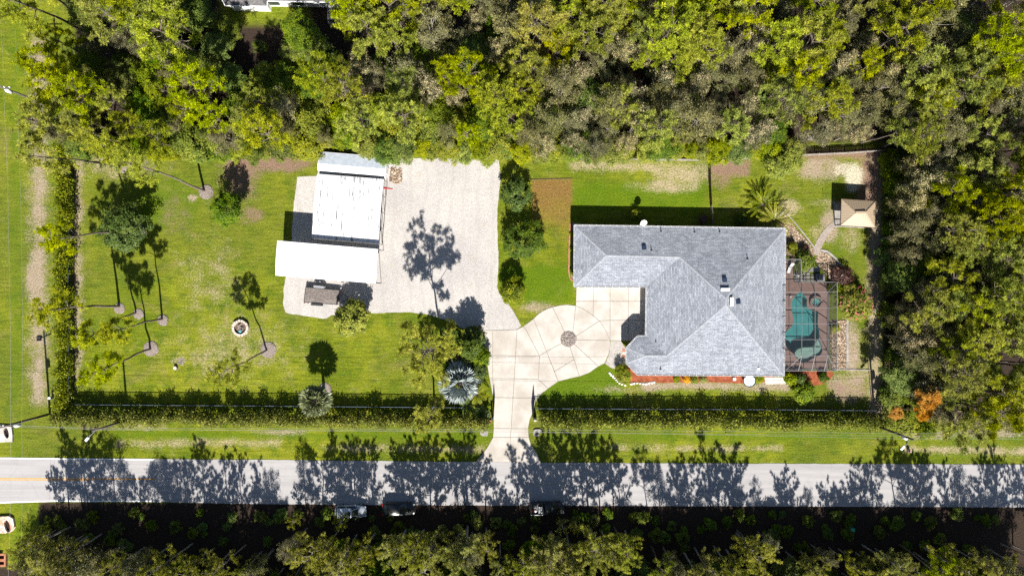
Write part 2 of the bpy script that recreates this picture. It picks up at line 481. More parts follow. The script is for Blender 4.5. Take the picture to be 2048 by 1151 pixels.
def mat_ground():
    m, t = nt("lawn_and_soil"); n = N(t)
    p = n.pos()
    big, med, fine = n.noise(0.10, 4, 0.6, p), n.noise(0.55, 4, 0.65, p), n.noise(4.5, 4, 0.7, p)
    vf = n.noise(14.0, 3, 0.7, p)
    c = n.mix(n.ramp(big, 0.36, 0.64), (0.100, 0.129, 0.0059), (0.165, 0.178, 0.0108))
    c = n.mix(n.math('MULTIPLY', n.ramp(med, 0.45, 0.68), 0.75), c, (0.054, 0.096, 0.0048))
    c = n.mix(n.math('MULTIPLY', n.ramp(n.noise(0.9, 3, 0.6, p, 1.0), 0.55, 0.75), 0.6), c, (0.183, 0.182, 0.0439))
    c = n.mix(n.math('MULTIPLY', n.ramp(n.noise(0.035, 3, 0.6, p, 0.6), 0.42, 0.66), 0.55), c, (0.083, 0.104, 0.0137))
    c = n.mix(n.math('MULTIPLY', n.ramp(n.noise(0.22, 5, 0.75, p, 0.8), 0.52, 0.72), 0.45), c, (0.186, 0.152, 0.0517))
    mw = n.new("ShaderNodeMapping", i_Scale=(0.12, 1.0, 1.0), i_Rotation=(0, 0, 0.06)); n.link(p, mw.inputs[0])
    c = n.mix(0.35, c, n.mix(n.ramp(n.noise(3.0, 3, 0.6, mw.outputs[0]), 0.3, 0.7), (0.25, 0.25, 0.25), (0.78, 0.78, 0.78)), 'OVERLAY')
    c = n.mix(n.math('MULTIPLY', n.ramp(n.noise(7.0, 2, 0.5, p), 0.66, 0.72), 0.32), c, (0.21, 0.16, 0.085))
    c = n.mix(n.math('MULTIPLY', n.ramp(n.noise(5.0, 2, 0.5, p, 0.5), 0.64, 0.72), 0.5), c, (0.040, 0.065, 0.004))
    # broken edge: mask plus noise, then a threshold
    brk = n.math('ADD', n.math('ADD', n.math('MULTIPLY', n.math('SUBTRACT', n.noise(0.45, 5, 0.7, p), 0.5), 1.5), n.math('MULTIPLY', n.math('SUBTRACT', fine, 0.5), 1.3)), n.math('MULTIPLY', n.math('SUBTRACT', vf, 0.5), 0.9))
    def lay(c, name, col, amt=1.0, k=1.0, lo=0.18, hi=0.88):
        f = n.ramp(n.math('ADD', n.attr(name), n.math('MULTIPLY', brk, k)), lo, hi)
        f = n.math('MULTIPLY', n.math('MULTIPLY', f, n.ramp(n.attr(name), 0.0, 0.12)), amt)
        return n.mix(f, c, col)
    c = lay(c, 'lush', (0.071, 0.126, 0.003), 0.75)
    c = lay(c, 'straw', n.mix(vf, (0.202, 0.151, 0.071), (0.420, 0.353, 0.244)), 0.95)
    c = lay(c, 'dirt', n.mix(med, (0.210, 0.155, 0.105), (0.353, 0.286, 0.218)), 0.95)
    c = lay(c, 'litter', n.mix(vf, (0.109, 0.063, 0.046), (0.286, 0.185, 0.143)), 0.9)
    c = lay(c, 'brown', n.mix(fine, (0.126, 0.063, 0.018), (0.227, 0.126, 0.046)), 0.85, 0.45)
    c = lay(c, 'sand', n.mix(fine, (0.319, 0.286, 0.202), (0.521, 0.487, 0.370)), 1.0, 0.6)
    c = lay(c, 'forest', n.mix(vf, (0.010, 0.008, 0.006), (0.060, 0.040, 0.029)), 1.0, 0.3)  # wood's floor, litter colour darkened to stand for deep shade
    # blades and clods
    c = n.mix(0.75, c, n.mix(n.ramp(fine, 0.25, 0.75), (0.30, 0.30, 0.30), (0.72, 0.72, 0.72)), 'OVERLAY')
    c = n.mix(0.55, c, n.mix(n.ramp(vf, 0.25, 0.75), (0.30, 0.30, 0.30), (0.72, 0.72, 0.72)), 'OVERLAY')
    nm = n.bump(n.math('ADD', n.math('MULTIPLY', fine, 1.0), n.math('MULTIPLY', vf, 0.6)), 0.9, 0.16)
    n.out(n.bsdf(c, 0.95, nm, 0.1))
    return m
make_ground()

def mat_asphalt():
    m, t = nt("worn_asphalt"); n = N(t)
    p = n.pos()
    mp = n.new("ShaderNodeMapping", i_Scale=(0.05, 1.0, 1.0)); n.link(p, mp.inputs[0])
    streak = n.noise(1.6, 3, 0.6, mp.outputs[0])
    c = n.mix(n.ramp(streak, 0.3, 0.7), (0.259, 0.250, 0.252), (0.312, 0.300, 0.300))
    c = n.mix(n.math('MULTIPLY', n.ramp(n.noise(0.35, 4, 0.65, p), 0.5, 0.75), 0.45), c, (0.226, 0.216, 0.217))
    c = n.mix(n.math('MULTIPLY', n.ramp(n.noise(0.16, 2, 0.5, mp.outputs[0]), 0.58, 0.62), 0.25), c, (0.20, 0.195, 0.20))
    wv = n.new("ShaderNodeTexVoronoi", i_Scale=0.28, feature='DISTANCE_TO_EDGE'); n.link(n.mix(0.06, p, n.new("ShaderNodeTexNoise", i_Scale=2.0).outputs[1]), wv.inputs["Vector"])
    c = n.mix(n.math('MULTIPLY', n.ramp(wv.outputs[0], 0.012, 0.003), 0.16), c, (0.12, 0.115, 0.115))
    g = n.noise(25, 2, 0.7, p)
    c = n.mix(0.22, c, n.mix(g, (0, 0, 0), (1, 1, 1)), 'OVERLAY')
    n.out(n.bsdf(c, 0.85, n.bump(g, 0.3, 0.02), 0.25))
    return m

def mat_gravel():
    m, t = nt("crushed_shell_gravel"); n = N(t)
    p = n.pos()
    vor = n.new("ShaderNodeTexVoronoi", i_Scale=12.0); n.link(p, vor.inputs["Vector"])
    sep = n.new("ShaderNodeSeparateColor"); n.link(vor.outputs["Color"], sep.inputs[0])
    c = n.mix(n.ramp(n.noise(0.13, 4, 0.6, p), 0.38, 0.66), (0.372, 0.349, 0.3275), (0.320, 0.301, 0.2905))
    c = n.mix(n.math('MULTIPLY', n.ramp(n.noise(0.4, 3, 0.6, p), 0.56, 0.78), 0.55), c, (0.292, 0.252, 0.1936))
    c = n.mix(0.42, c, n.mix(sep.outputs[0], (0.3, 0.3, 0.3), (0.75, 0.75, 0.75)), 'OVERLAY')
    wx = n.new("ShaderNodeTexWave", i_Scale=0.16, i_Distortion=6.0, i_Detail=2.0); wx.inputs['Detail Scale'].default_value = 0.6; n.link(p, wx.inputs['Vector'])
    c = n.mix(n.math('MULTIPLY', n.ramp(wx.outputs['Fac'], 0.75, 0.98), 0.22), c, (0.274, 0.257, 0.2359))
    c = n.mix(n.math('MULTIPLY', n.ramp(n.noise(0.18, 4, 0.7, p), 0.60, 0.76), 0.5), c, (0.253, 0.246, 0.2410))
    spots = n.ramp(n.noise(3.2, 2, 0.5, p), 0.72, 0.78)
    c = n.mix(n.math('MULTIPLY', spots, 0.55), c, (0.135, 0.108, 0.0772))
    n.out(n.bsdf(c, 0.9, n.bump(sep.outputs[1], 0.6, 0.04), 0.2))
    return m
MAT['asphalt'], MAT['gravel'] = mat_asphalt(), mat_gravel()

# road, with a wavy worn edge
rt = [(-1500, 905), (-200, 912), (0, 914), (150, 915.5), (310, 917), (512, 918.5), (800, 921.5), (1024, 924), (1300, 925.2), (1536, 926), (2048, 928), (2400, 929.5), (3600, 935)]
rb = [(-1500, 1002), (-200, 1012), (0, 1006), (60, 1004), (110, 1002.5), (310, 1003), (512, 1007), (800, 1009), (1024, 1010), (1536, 1011.5), (2048, 1013.5), (2400, 1015), (3600, 1021)]
def densify(pts, step, amp):
    out = []
    for (x0, y0), (x1, y1) in zip(pts[:-1], pts[1:]):
        k = max(1, int((x1 - x0) / step)) if x1 - x0 < 600 else 1
        for j in range(k):
            u = j / k
            out.append((x0 + (x1 - x0) * u, y0 + (y1 - y0) * u + rnd.uniform(-amp, amp)))
    return out + [pts[-1]]
g = Geo(); g.sheet(PX(densify(rt, 9, .55) + densify(rb, 9, .55)[::-1]), 0.030)
tag(g.obj("road", MAT['asphalt']), "sun-bleached two-lane road shaded by roadside trees", None, None, "structure")

def marking(name, pts, w, col, z=0.036):
    g = Geo()
    a = [(x, y - w / 2) for x, y in pts]; b = [(x, y + w / 2) for x, y in pts]
    g.sheet(PX(a + b[::-1]), z)
    o = g.obj(name, col)
    return o
m_w = mat_mottled("white_road_paint", (0.55, 0.54, 0.52), (0.78, 0.77, 0.75), 3, 0.7)
m_y = mat_mottled("yellow_road_paint", (0.50, 0.22, 0.03), (0.62, 0.30, 0.05), 3, 0.7)
tag(marking("road_marking", [(-600, 910.5), (-200, 913.3), (0, 915.3), (150, 916.8), (308, 918)], 2.4, m_w), "white edge line along the north side of the road", None, None, "structure")
tag(marking("road_marking", [(-600, 1003.5), (-200, 1006), (0, 1004), (60, 1002.2), (110, 1001), (308, 1001.2)], 2.4, m_w), "white edge line along the south side of the road", None, None, "structure")
tag(marking("road_marking", [(-600, 952), (0, 955.8), (150, 956.5), (310, 957.4)], 2.0, m_y), "longer yellow centre line of the road", None, None, "structure")
tag(marking("road_marking", [(-600, 955.6), (0, 958.8), (100, 959.3), (185, 959.8)], 1.2, m_y), "shorter yellow centre line of the road", None, None, "structure")

# gravel yard
gy = [(594.5, 353), (587, 413), (583, 483), (577, 520), (571, 553), (567, 581), (566.5, 612), (571, 625), (599.5, 630), (652, 637), (664, 630), (700, 628), (744, 626.5), (774.5, 625), (815, 624), (839.5, 626),
      (867, 631), (894.5, 641), (927, 657), (964.5, 661), (1000, 660), (1034, 658.5), (1043, 652), (1036, 640), (1029, 626), (1016, 606), (997, 586), (994.5, 573), (997, 513), (995, 460), (994.5, 418), (1001, 360), (998, 318), (930, 316), (860, 317), (775, 314), (700, 312), (640, 318), (634, 352)]
def rough_edge(pts, step=7, amp=0.8):
    out = []
    n_ = len(pts)
    for i in range(n_):
        (x0, y0), (x1, y1) = pts[i], pts[(i + 1) % n_]
        L = math.hypot(x1 - x0, y1 - y0); k = max(1, int(L / step))
        for j in range(k):
            u = j / k
            out.append((x0 + (x1 - x0) * u + rnd.uniform(-amp, amp), y0 + (y1 - y0) * u + rnd.uniform(-amp, amp)))
    return out
g = Geo(); g.sheet(PX(rough_edge(gy)), 0.012)
tag(g.obj("gravel_yard", MAT['gravel']), "cream crushed gravel yard round the carports", None, None, "structure")
g = Geo(); g.sheet(PX(rough_edge([(1221, 681), (1241, 681), (1252, 697), (1251, 728), (1243, 735), (1226, 737), (1210, 727), (1219, 706)], 5, .4)), 0.012)
tag(g.obj("gravel_strip", mat_mottled("grey_gravel", (0.27, 0.25, 0.23), (0.36, 0.335, 0.31), 3, 0.9, 30, 0.6, 0.6, 25)), "grey gravel strip between driveway and porch", None, None, "structure")

# driveway: dark joint bed with a concrete slab for every panel
slabs = [
 [(965, 660), (985.5, 660), (985.5, 710), (971.5, 710)], [(971.5, 710), (985.5, 710), (985.5, 756), (979, 756)], [(979, 756), (985.5, 756), (987, 793.8), (984.5, 786)],
 [(985.5, 660), (1034, 658.5), (1031, 711), (985.5, 710)], [(985.5, 710), (1031, 711), (1028.5, 756.5), (985.5, 756)], [(985.5, 756), (1028.5, 756.5), (1026, 794.5), (987, 793.8)],
 [(987, 793.8), (1026, 794.5), (1024.5, 818), (1022.5, 856), (987.5, 855.5), (987, 826)], [(987.5, 855.5), (1022.5, 856), (1020.5, 873.5), (986, 873.5)],
 [(986, 873.5), (1020.5, 873.5), (1019.5, 923.6), (952, 922.3), (964, 908), (974, 895), (982, 881)],
 [(1034, 658.5), (1046.5, 652), (1051.5, 658), (1079, 711), (1031, 711)], [(1031, 711), (1079, 711), (1076.5, 758), (1028.5, 756.5)],
 [(1028.5, 756.5), (1076.5, 758), (1096.5, 776), (1084, 786), (1076, 795), (1026, 794.5)],
 [(1026, 794.5), (1076, 795), (1070, 806), (1065, 826), (1059.5, 838), (1056, 856.3), (1022.5, 856), (1024.5, 818)], [(1022.5, 856), (1056, 856.3), (1057.5, 873.5), (1020.5, 873.5)],
 [(1020.5, 873.5), (1057.5, 873.5), (1061.5, 888), (1070, 899), (1075, 908), (1082, 924.4), (1019.5, 923.6)],
 [(1046.5, 652), (1056, 645), (1067, 637), (1093, 702), (1079, 711), (1051.5, 658)], [(1079, 711), (1093, 702), (1116.5, 762), (1096.5, 776), (1076.5, 758)],
 [(1067, 637), (1076, 628), (1086.5, 621), (1096, 616.5), (1105, 613.5), (1129, 663), (1122.5, 670), (1121, 678), (1123, 686), (1093, 702)],
 [(1105, 613.5), (1119, 610), (1134, 608.5), (1151.5, 611), (1145.5, 663.3), (1137, 661), (1129, 663)],
 [(1151.5, 611), (1163, 615.5), (1174, 622), (1187, 631), (1199, 641), (1152, 671.5), (1145.5, 663.3)],
 [(1199, 641), (1206, 651), (1211.5, 661), (1220, 680), (1153, 679), (1152, 671.5)], [(1220, 680), (1220.5, 690), (1218, 706), (1209, 726), (1196.5, 732), (1149, 687.5), (1153, 679)],
 [(1196.5, 732), (1178, 745), (1159, 752), (1140, 693), (1149, 687.5)], [(1093, 702), (1123, 686), (1130, 691.5), (1140, 693), (1148, 718), (1109, 742)],
 [(1109, 742), (1148, 718), (1159, 752), (1138, 756.5), (1116.5, 762)],
 [(1153, 561), (1186.5, 561), (1186.5, 602), (1152, 602)], [(1186.5, 561), (1220, 561), (1220, 602), (1186.5, 602)], [(1220, 561), (1256.5, 561), (1256.5, 602), (1220, 602)],
 [(1256.5, 561), (1297, 561), (1297, 602), (1256.5, 602)], [(1152, 602), (1186.5, 602), (1186, 630.3), (1174, 622), (1163, 615.5), (1151.5, 611)],
 [(1186.5, 602), (1220, 602), (1220, 640), (1199, 641), (1186, 630.3)], [(1220, 602), (1256.5, 602), (1256.5, 640), (1220, 640)], [(1256.5, 602), (1297, 602), (1297, 640), (1256.5, 640)],
 [(1199, 641), (1220, 640), (1220, 680), (1211.5, 661)], [(1220, 640), (1256.5, 640), (1256, 681), (1220, 680)], [(1256.5, 640), (1297, 640), (1297, 681), (1256, 681)]]
drv = bpy.data.objects.new("driveway", None); COL.objects.link(drv)
tag(drv, "pale jointed concrete driveway with a round turning circle", None, None, "structure")
g = Geo()
for s in slabs: g.prism([tuple(P(x, y))[:2] for x, y in s], 0.004, 0.034)
g.obj("joint_bed", MAT['joint'], drv)
for s in slabs:
    q = inset([tuple(P(x, y))[:2] for x, y in s], 0.034)
    g = Geo(); g.prism(q, 0.015, 0.055 + rnd.uniform(0, 0.008))
    g.obj("slab", MAT['concrete'], drv)
# pebbled ring in the middle of the turning circle
cr = thing("pebble_ring", "round bed of grey pebbles in the middle of the turning circle", "pebble bed", P(1137, 677))
g = Geo(); g.lathe([(1.13, 0.0), (1.13, 0.07), (1.05, 0.075)], P(1137, 677), 28); g.obj("bed", MAT['mulch_pale'], cr)

def pebbles(name, sampler, count, r0, r1, mat, parent=None, z=0.0, seed=1):
    """loose stones as squashed octahedra, one mesh"""
    rg = np.random.default_rng(seed)
    pts = np.array([sampler(rg) for _ in range(count)])
    base = np.array([(1, 0, 0), (0, 1, 0), (-1, 0, 0), (0, -1, 0), (0, 0, 1.0), (.6, .6, .75), (-.6, .6, .7), (-.5, -.7, .75), (.7, -.5, .65)])
    F0 = np.array([(0, 5, 8), (0, 1, 5), (1, 6, 5), (1, 2, 6), (2, 7, 6), (2, 3, 7), (3, 8, 7), (3, 0, 8), (5, 6, 4), (6, 7, 4), (7, 8, 4), (8, 5, 4)])
    r = rg.uniform(r0, r1, (count, 1))
    an = rg.uniform(0, 6.28, count)
    sc = np.stack([r[:, 0] * rg.uniform(.8, 1.4, count), r[:, 0] * rg.uniform(.6, 1.0, count), r[:, 0] * rg.uniform(.4, .8, count)], 1)
    V = base[None] * sc[:, None]
    ca, sa = np.cos(an)[:, None], np.sin(an)[:, None]
    V = np.stack([V[..., 0] * ca - V[..., 1] * sa, V[..., 0] * sa + V[..., 1] * ca, V[..., 2]], -1)
    V += np.concatenate([pts, np.full((count, 1), z)], 1)[:, None]
    off = wloc(parent)
    V = V.reshape(-1, 3) - np.array(off)
    F = (F0[None] + (np.arange(count) * 9)[:, None, None]).reshape(-1, 3)
    me = np_mesh(name, V, F, mat, np.repeat(rg.uniform(0, 1, count), 12))
    return link(name, me, parent)

def mat_stones(name, a, b, c):
    m, t = nt(name); n = N(t)
    lv = n.attr("lv")
    col = n.mix(n.ramp(lv, 0, .6), a, b); col = n.mix(n.ramp(lv, .6, 1), col, c)
    n.out(n.bsdf(col, 0.85, None, 0.25))
    return m
MAT['river'] = mat_stones("river_stones", (0.11, 0.075, 0.05), (0.25, 0.18, 0.12), (0.46, 0.37, 0.28))
MAT['greystones'] = mat_stones("grey_pebbles", (0.09, 0.073, 0.063), (0.20, 0.17, 0.155), (0.40, 0.36, 0.33))
MAT['whitestones'] = mat_stones("white_border_stones", (0.45, 0.42, 0.40), (0.62, 0.60, 0.58), (0.78, 0.76, 0.74))
def disc(cx, cy, r):
    c = P(cx, cy)
    def f(rg):
        a, q = rg.uniform(0, 6.283), r * math.sqrt(rg.uniform(0, 1))
        return (c.x + q * math.cos(a), c.y + q * math.sin(a))
    return f
def inpoly(pts):
    pts = [tuple(P(x, y))[:2] for x, y in pts]
    xs, ys = [p[0] for p in pts], [p[1] for p in pts]
    def f(rg):
        while True:
            x, y = rg.uniform(min(xs), max(xs)), rg.uniform(min(ys), max(ys))
            c = False
            for i in range(len(pts)):
                (x0, y0), (x1, y1) = pts[i], pts[i - 1]
                if (y0 > y) != (y1 > y) and x < (x1 - x0) * (y - y0) / (y1 - y0) + x0: c = not c
            if c: return (x, y)
    return f
tag(pebbles("pebbles", disc(1137, 677, 1.0), 420, .045, .10, MAT['greystones'], cr, .07, 3), None, None, None, "stuff")

# river-rock beds east of the house and pool
beds = [[(1561, 452), (1556, 430), (1568, 424), (1590, 455), (1612, 480), (1632, 502), (1622, 520), (1606, 527), (1588, 520), (1564, 505)],
        [(1637, 505), (1650, 503), (1668, 520), (1684, 540), (1694, 560), (1682, 575), (1664, 566), (1650, 545), (1640, 535), (1630, 520)],
        [(1661, 640), (1695, 640), (1692, 660), (1693, 735), (1676, 736), (1661, 735)]]
for i, b in enumerate(beds):
    lab = ["tan river stones in the bed by the house's north-east corner", "tan river stones in the bed by the pool equipment", "tan river stones in the strip along the pool enclosure"][i]
    g = Geo(); g.sheet(PX(rough_edge(b, 6, 0.8)), 0.006)
    tag(g.obj("stone_bed", MAT['mulch_pale']), ["soil under the stones by the house corner", "soil under the stones by the pool equipment", "soil under the stones along the pool"][i], None, None, "structure")
    tag(pebbles("river_stones", inpoly(b), [2100, 1300, 1500][i], .07, .15, MAT['river'], None, .01, 20 + i), lab, "stones", None, "stuff")

# concrete edging kerbs of the beds
def edging(name, pts, label, mat, w=0.16, h=0.10):
    g = Geo()
    for a, b in zip(pts[:-1], pts[1:]): g.bar(P(*a) + Vector((0, 0, h / 2)), P(*b) + Vector((0, 0, h / 2)), w, h)
    return tag(g.obj(name, mat), label, "edging")
edging("bed_edging", [(1556, 422), (1570, 424), (1585, 440), (1600, 458), (1616, 478), (1630, 498), (1630, 505)], "grey kerb of the stone bed running to the garden path", MAT['grey_conc'])
edging("bed_edging", [(1640, 500), (1655, 503), (1670, 516), (1686, 536), (1697, 560)], "grey kerb curving round the stone bed by the pool equipment", MAT['grey_conc'], 0.3)
edging("bed_edging", [(1695, 636), (1694, 660), (1694.5, 700), (1694, 736)], "grey kerb along the stone strip beside the pool", MAT['grey_conc'], 0.3)
edging("bed_edging", [(1663, 738), (1700, 738.5), (1740, 739.5)], "low kerb running east from the pool enclosure corner", MAT['grey_conc'], 0.14)
edging("lawn_edging", [(1140.5, 446), (1139, 470), (1138, 500), (1137.5, 540), (1139.5, 556), (1146, 562)], "rust-brown edging of the bed along the house's west wall", MAT['brick_red'], 0.18, 0.12)
edging("lawn_edging", [(1062, 359), (1103, 358), (1144, 357)], "thin brown edging above the dry brown lawn patch", MAT['brown_wood'], 0.10, 0.08)

# garden path to the gazebo
pa = [(1622, 508), (1626, 498), (1632, 484), (1640, 470), (1650, 457), (1662, 446), (1668, 444)]
pb = [(1641, 512), (1641, 503), (1645, 489), (1653, 474), (1662, 461), (1671, 452), (1680, 449)]
g = Geo(); g.prism([tuple(P(x, y))[:2] for x, y in pa + pb[::-1]], 0.0, 0.05)
tag(g.obj("garden_path", mat_mottled("path_concrete", (0.20, 0.165, 0.14), (0.28, 0.24, 0.21), 2, 0.9)), "curved brown concrete path leading to the gazebo", None, None, "structure")

# red mulch beds at the house front
g = Geo(); g.sheet(PX(rough_edge([(1243, 734), (1252, 722), (1262, 725), (1280, 738), (1560, 740), (1545, 756), (1524, 765), (1470, 766), (1400, 763), (1330, 765), (1290, 763), (1262, 765), (1245, 764), (1232, 752)], 6, .7)), 0.008)
tag(g.obj("mulch_bed", MAT['mulch']), "red mulch bed along the south front of the house", None, None, "structure")
g = Geo(); g.sheet(PX(rough_edge([(1578, 742), (1662, 742), (1668, 747), (1660, 758), (1645, 768), (1622, 771), (1600, 768), (1580, 762)], 6, .7)), 0.008)
tag(g.obj("mulch_bed", MAT['mulch']), "red mulch bed south of the pool enclosure", None, None, "structure")
g = Geo(); g.sheet(PX(rough_edge([(1143, 446), (1152, 446), (1152, 560), (1143, 558)], 6, .5)), 0.006)
tag(g.obj("mulch_bed", MAT['mulch_pale']), "narrow dark planting bed along the house's west wall", None, None, "structure")
g = Geo(); g.sheet(PX([(1528, 754), (1572, 754), (1572, 767), (1532, 768)]), 0.009)
tag(g.obj("paved_pad", MAT['white_conc']), "pale paved pad at the house's south-east corner", None, None, "structure")
# white stones edging the front bed, each one by itself
ws = [(1219, 745), (1222, 748.5), (1226, 751.5), (1229, 755), (1232, 758.5), (1235, 762), (1239, 765), (1244, 767.5), (1250, 769), (1263, 767), (1268, 766), (1274, 765.5), (1280, 766), (1286, 766.5), (1292, 767), (1298, 765.5), (1304, 764.5), (1308, 763.5)]
for i, (x, y) in enumerate(ws):
    c = P(x, y)
    o = pebbles("border_stone", lambda rg: (c.x, c.y), 1, .17, .24, MAT['whitestones'], None, 0.0, 60 + i)
    tag(o, "white stone in the border of the red mulch bed", "stone", "white border stones of the front bed")

# ------------------------------------------------------------------ main house
def mat_shingle(name, a, b, c):
    """shingle courses: sh.x runs along the eave, sh.y up the slope"""
    m, t = nt(name); n = N(t)
    at = n.new("ShaderNodeAttribute", attribute_name="sh")
    br = n.new("ShaderNodeTexBrick", i_Scale=1.0)
    br.offset = 0.42
    br.inputs["Color1"].default_value = (*a, 1); br.inputs["Color2"].default_value = (*b, 1); br.inputs["Mortar"].default_value = (*c, 1)
    br.inputs["Mortar Size"].default_value = 0.022; br.inputs["Mortar Smooth"].default_value = 0.6
    br.inputs["Brick Width"].default_value = 0.62; br.inputs["Row Height"].default_value = 0.215
    n.link(at.outputs["Vector"], br.inputs["Vector"])
    p = n.pos()
    col = n.mix(0.55, br.outputs["Color"], n.mix(n.ramp(n.noise(5.5, 3, 0.75, p), .2, .8), (0.12, 0.12, 0.12), (0.92, 0.92, 0.92)), 'OVERLAY')
    col = n.mix(0.22, col, n.mix(n.ramp(n.noise(0.5, 4, 0.6, p), .3, .7), (0.3, 0.3, 0.3), (0.7, 0.7, 0.7)), 'OVERLAY')
    n.out(n.bsdf(col, 0.9, n.bump(br.outputs["Fac"], -0.5, 0.05), 0.15))
    return m
MAT['shingle'] = mat_shingle("grey_shingles", (0.165, 0.178, 0.206), (0.245, 0.260, 0.292), (0.085, 0.09, 0.105))
MAT['ridge'] = mat_mottled("ridge_shingles", (0.20, 0.21, 0.235), (0.265, 0.275, 0.30), 4, 0.9)

def roof_mesh(name, faces, mat, parent, thick=0.10):
    """faces: lists of world points, the first two along the eave"""
    off = wloc(parent)
    vs, fs, sh = [], [], []
    for f in faces:
        f = [Vector(p) for p in f]
        e = (f[1] - f[0]).normalized()
        nrm = Vector((0, 0, 0))
        for i in range(1, len(f) - 1): nrm += (f[i] - f[0]).cross(f[i + 1] - f[0])
        if nrm.z < 0: f = f[::-1]; nrm = -nrm
        nrm.normalize()
        up = nrm.cross(e).normalized()
        if up.z < 0: up = -up
        o = f[0]
        b = len(vs)
        vs += [p - off for p in f]
        fs.append(tuple(range(b, b + len(f))))
        sh += [((p - o).dot(e) + 50, (p - o).dot(up) + 50, 0) for p in f]
    me = bpy.data.meshes.new(name)
    me.from_pydata([tuple(v) for v in vs], [], fs)
    at = me.attributes.new("sh", 'FLOAT_VECTOR', 'POINT')
    at.data.foreach_set("vector", np.array(sh, dtype=np.float32).ravel())
    me.materials.append(mat); me.update()
    return link(name, me, parent)

EV = 2.75
eave_px = dict(A=(1149, 450.5), B=(1570, 457), C=(1567.5, 750.5), D=(1275, 748.5), E=(1253, 726), F=(1253, 695), G=(1275, 672), Hh=(1291.5, 672), I=(1293, 573), J=(1148.5, 572.5))
EP = {k: P(x, y, EV) for k, (x, y) in eave_px.items()}
hr = 3.9; ha = 5.4; hw = 3.48
R1, R2 = P(1213, 510.5, hr), P(1360, 514, hr)
T1, T2 = P(1451.3, 596, ha), P(1451.5, 610, ha)
W_, V_ = P(1291.5, 711, hw), P(1334, 711, hw)
house = thing("house", "single-storey house with a grey shingled hip roof beside the pool", "house", P(1400, 620))
E_ = EP
roof = roof_mesh("roof", [
    [E_['A'], E_['B'], T1, R2, R1], [E_['B'], E_['C'], T2, T1], [E_['J'], E_['A'], R1], [E_['I'], E_['J'], R1, R2],
    [E_['Hh'], E_['I'], R2, T1, T2, V_], [E_['D'], E_['C'], T2, V_, W_], [E_['E'], E_['D'], W_], [E_['F'], E_['E'], W_], [E_['G'], E_['F'], W_], [E_['Hh'], E_['G'], W_, V_]], MAT['shingle'], house)
for a, b in ((E_['A'], R1), (E_['J'], R1), (R1, R2), (R2, T1), (T1, T2), (E_['B'], T1), (E_['C'], T2), (T2, V_), (V_, W_), (W_, E_['E']), (W_, E_['F'])):
    g = Geo(); d = (b - a); n_ = max(2, int(d.length / 0.9))
    for k in range(n_):
        p0, p1 = a + d * (k / n_), a + d * ((k + 0.97) / n_)
        sd_ = d.cross(Vector((0, 0, 1))).normalized() * .15; lo = Vector((0, 0, -.035)); up_ = Vector((0, 0, .018))
        g.add([p0 + up_, p1 + up_ * 1.6, p1 + sd_ + lo + up_ * 1.6, p0 + sd_ + lo + up_, p1 - sd_ + lo + up_ * 1.6, p0 - sd_ + lo + up_], [(0, 3, 2, 1), (0, 1, 4, 5)])
    g.obj("ridge_cap", MAT['ridge'], roof)
order = ['A', 'B', 'C', 'D', 'E', 'F', 'G', 'Hh', 'I', 'J']
outline = [(E_[k].x, E_[k].y) for k in order]
# wall ring, soffit
wall_poly = inset(outline, 0.55)
g = Geo()
nW = len(wall_poly)
for i in range(nW):
    a, b = wall_poly[i], wall_poly[(i + 1) % nW]
    g.add([(a[0], a[1], 0), (b[0], b[1], 0), (b[0], b[1], EV - .12), (a[0], a[1], EV - .12)], [(0, 1, 2, 3)])
g.obj("wall", MAT['stucco'], house)
g = Geo(); g.sheet(outline, EV - 0.10); g.obj("soffit", MAT['white'], house)
# gutters with hanger straps, one run per eave side
gut = inset(outline, -0.045)
gi = inset(outline, 0.02)
nG = len(gut)
m_gut_in = mat_plain("gutter_inside", (0.05, 0.065, 0.07), 0.6)
for i in range(nG):
    a, b = Vector((*gut[i], EV)), Vector((*gut[(i + 1) % nG], EV))
    d = (b - a).normalized(); L = (b - a).length
    g = Geo()
    nrm = Vector((d.y, -d.x, 0))
    if (a + nrm * 0.5 - Vector((P(1400, 600).x, P(1400, 600).y, EV))).length < 0: nrm = -nrm
    cen = sum((Vector((*q, 0)) for q in gut), Vector()) / nG
    g.bar(a + Vector((0, 0, -.07)), b + Vector((0, 0, -.07)), 0.11, 0.02, 1)
    g.bar(a + nrm * .055, b + nrm * .055, 0.025, 0.13)
    g.bar(a - nrm * .055, b - nrm * .055, 0.02, 0.13)
    k = 0.6
    while k < L:
        g.bar(a + d * k - nrm * .055 + Vector((0, 0, .05)), a + d * k + nrm * .055 + Vector((0, 0, .05)), 0.05, 0.02)
        k += 0.95
    g.obj("gutter", [MAT['white_metal'], m_gut_in], house)
# openings on the walls
def opening(px0, px1, z0, z1, name, mat, frame=True, parent=house):
    """flat unit between two wall points (world xy)"""
    a, b = Vector((*px0, 0)), Vector((*px1, 0))
    d = (b - a).normalized(); nrm = Vector((d.y, -d.x, 0))
    g = Geo()
    c = (a + b) / 2 + Vector((0, 0, (z0 + z1) / 2))
    ang = math.atan2(d.y, d.x)
    g.box(c + nrm * 0.02, ((b - a).length, 0.06, z1 - z0), ang)
    o = g.obj(name, mat, parent)
    if frame:
        g = Geo(); w = (b - a).length
        for zz in (z0, z1): g.box(Vector((c.x, c.y, zz)) + nrm * .04, (w + .12, .1, .07), ang)
        for e in (a, b): g.box(Vector((e.x, e.y, c.z)) + nrm * .04, (.07, .1, z1 - z0), ang)
        g.obj("frame", MAT['white'], o)
    return o
def on_wall(i, u0, u1):
    a, b = Vector(wall_poly[i]), Vector(wall_poly[(i + 1) % nW])
    p, q = a + (b - a) * u0, a + (b - a) * u1
    return tuple(p), tuple(q)
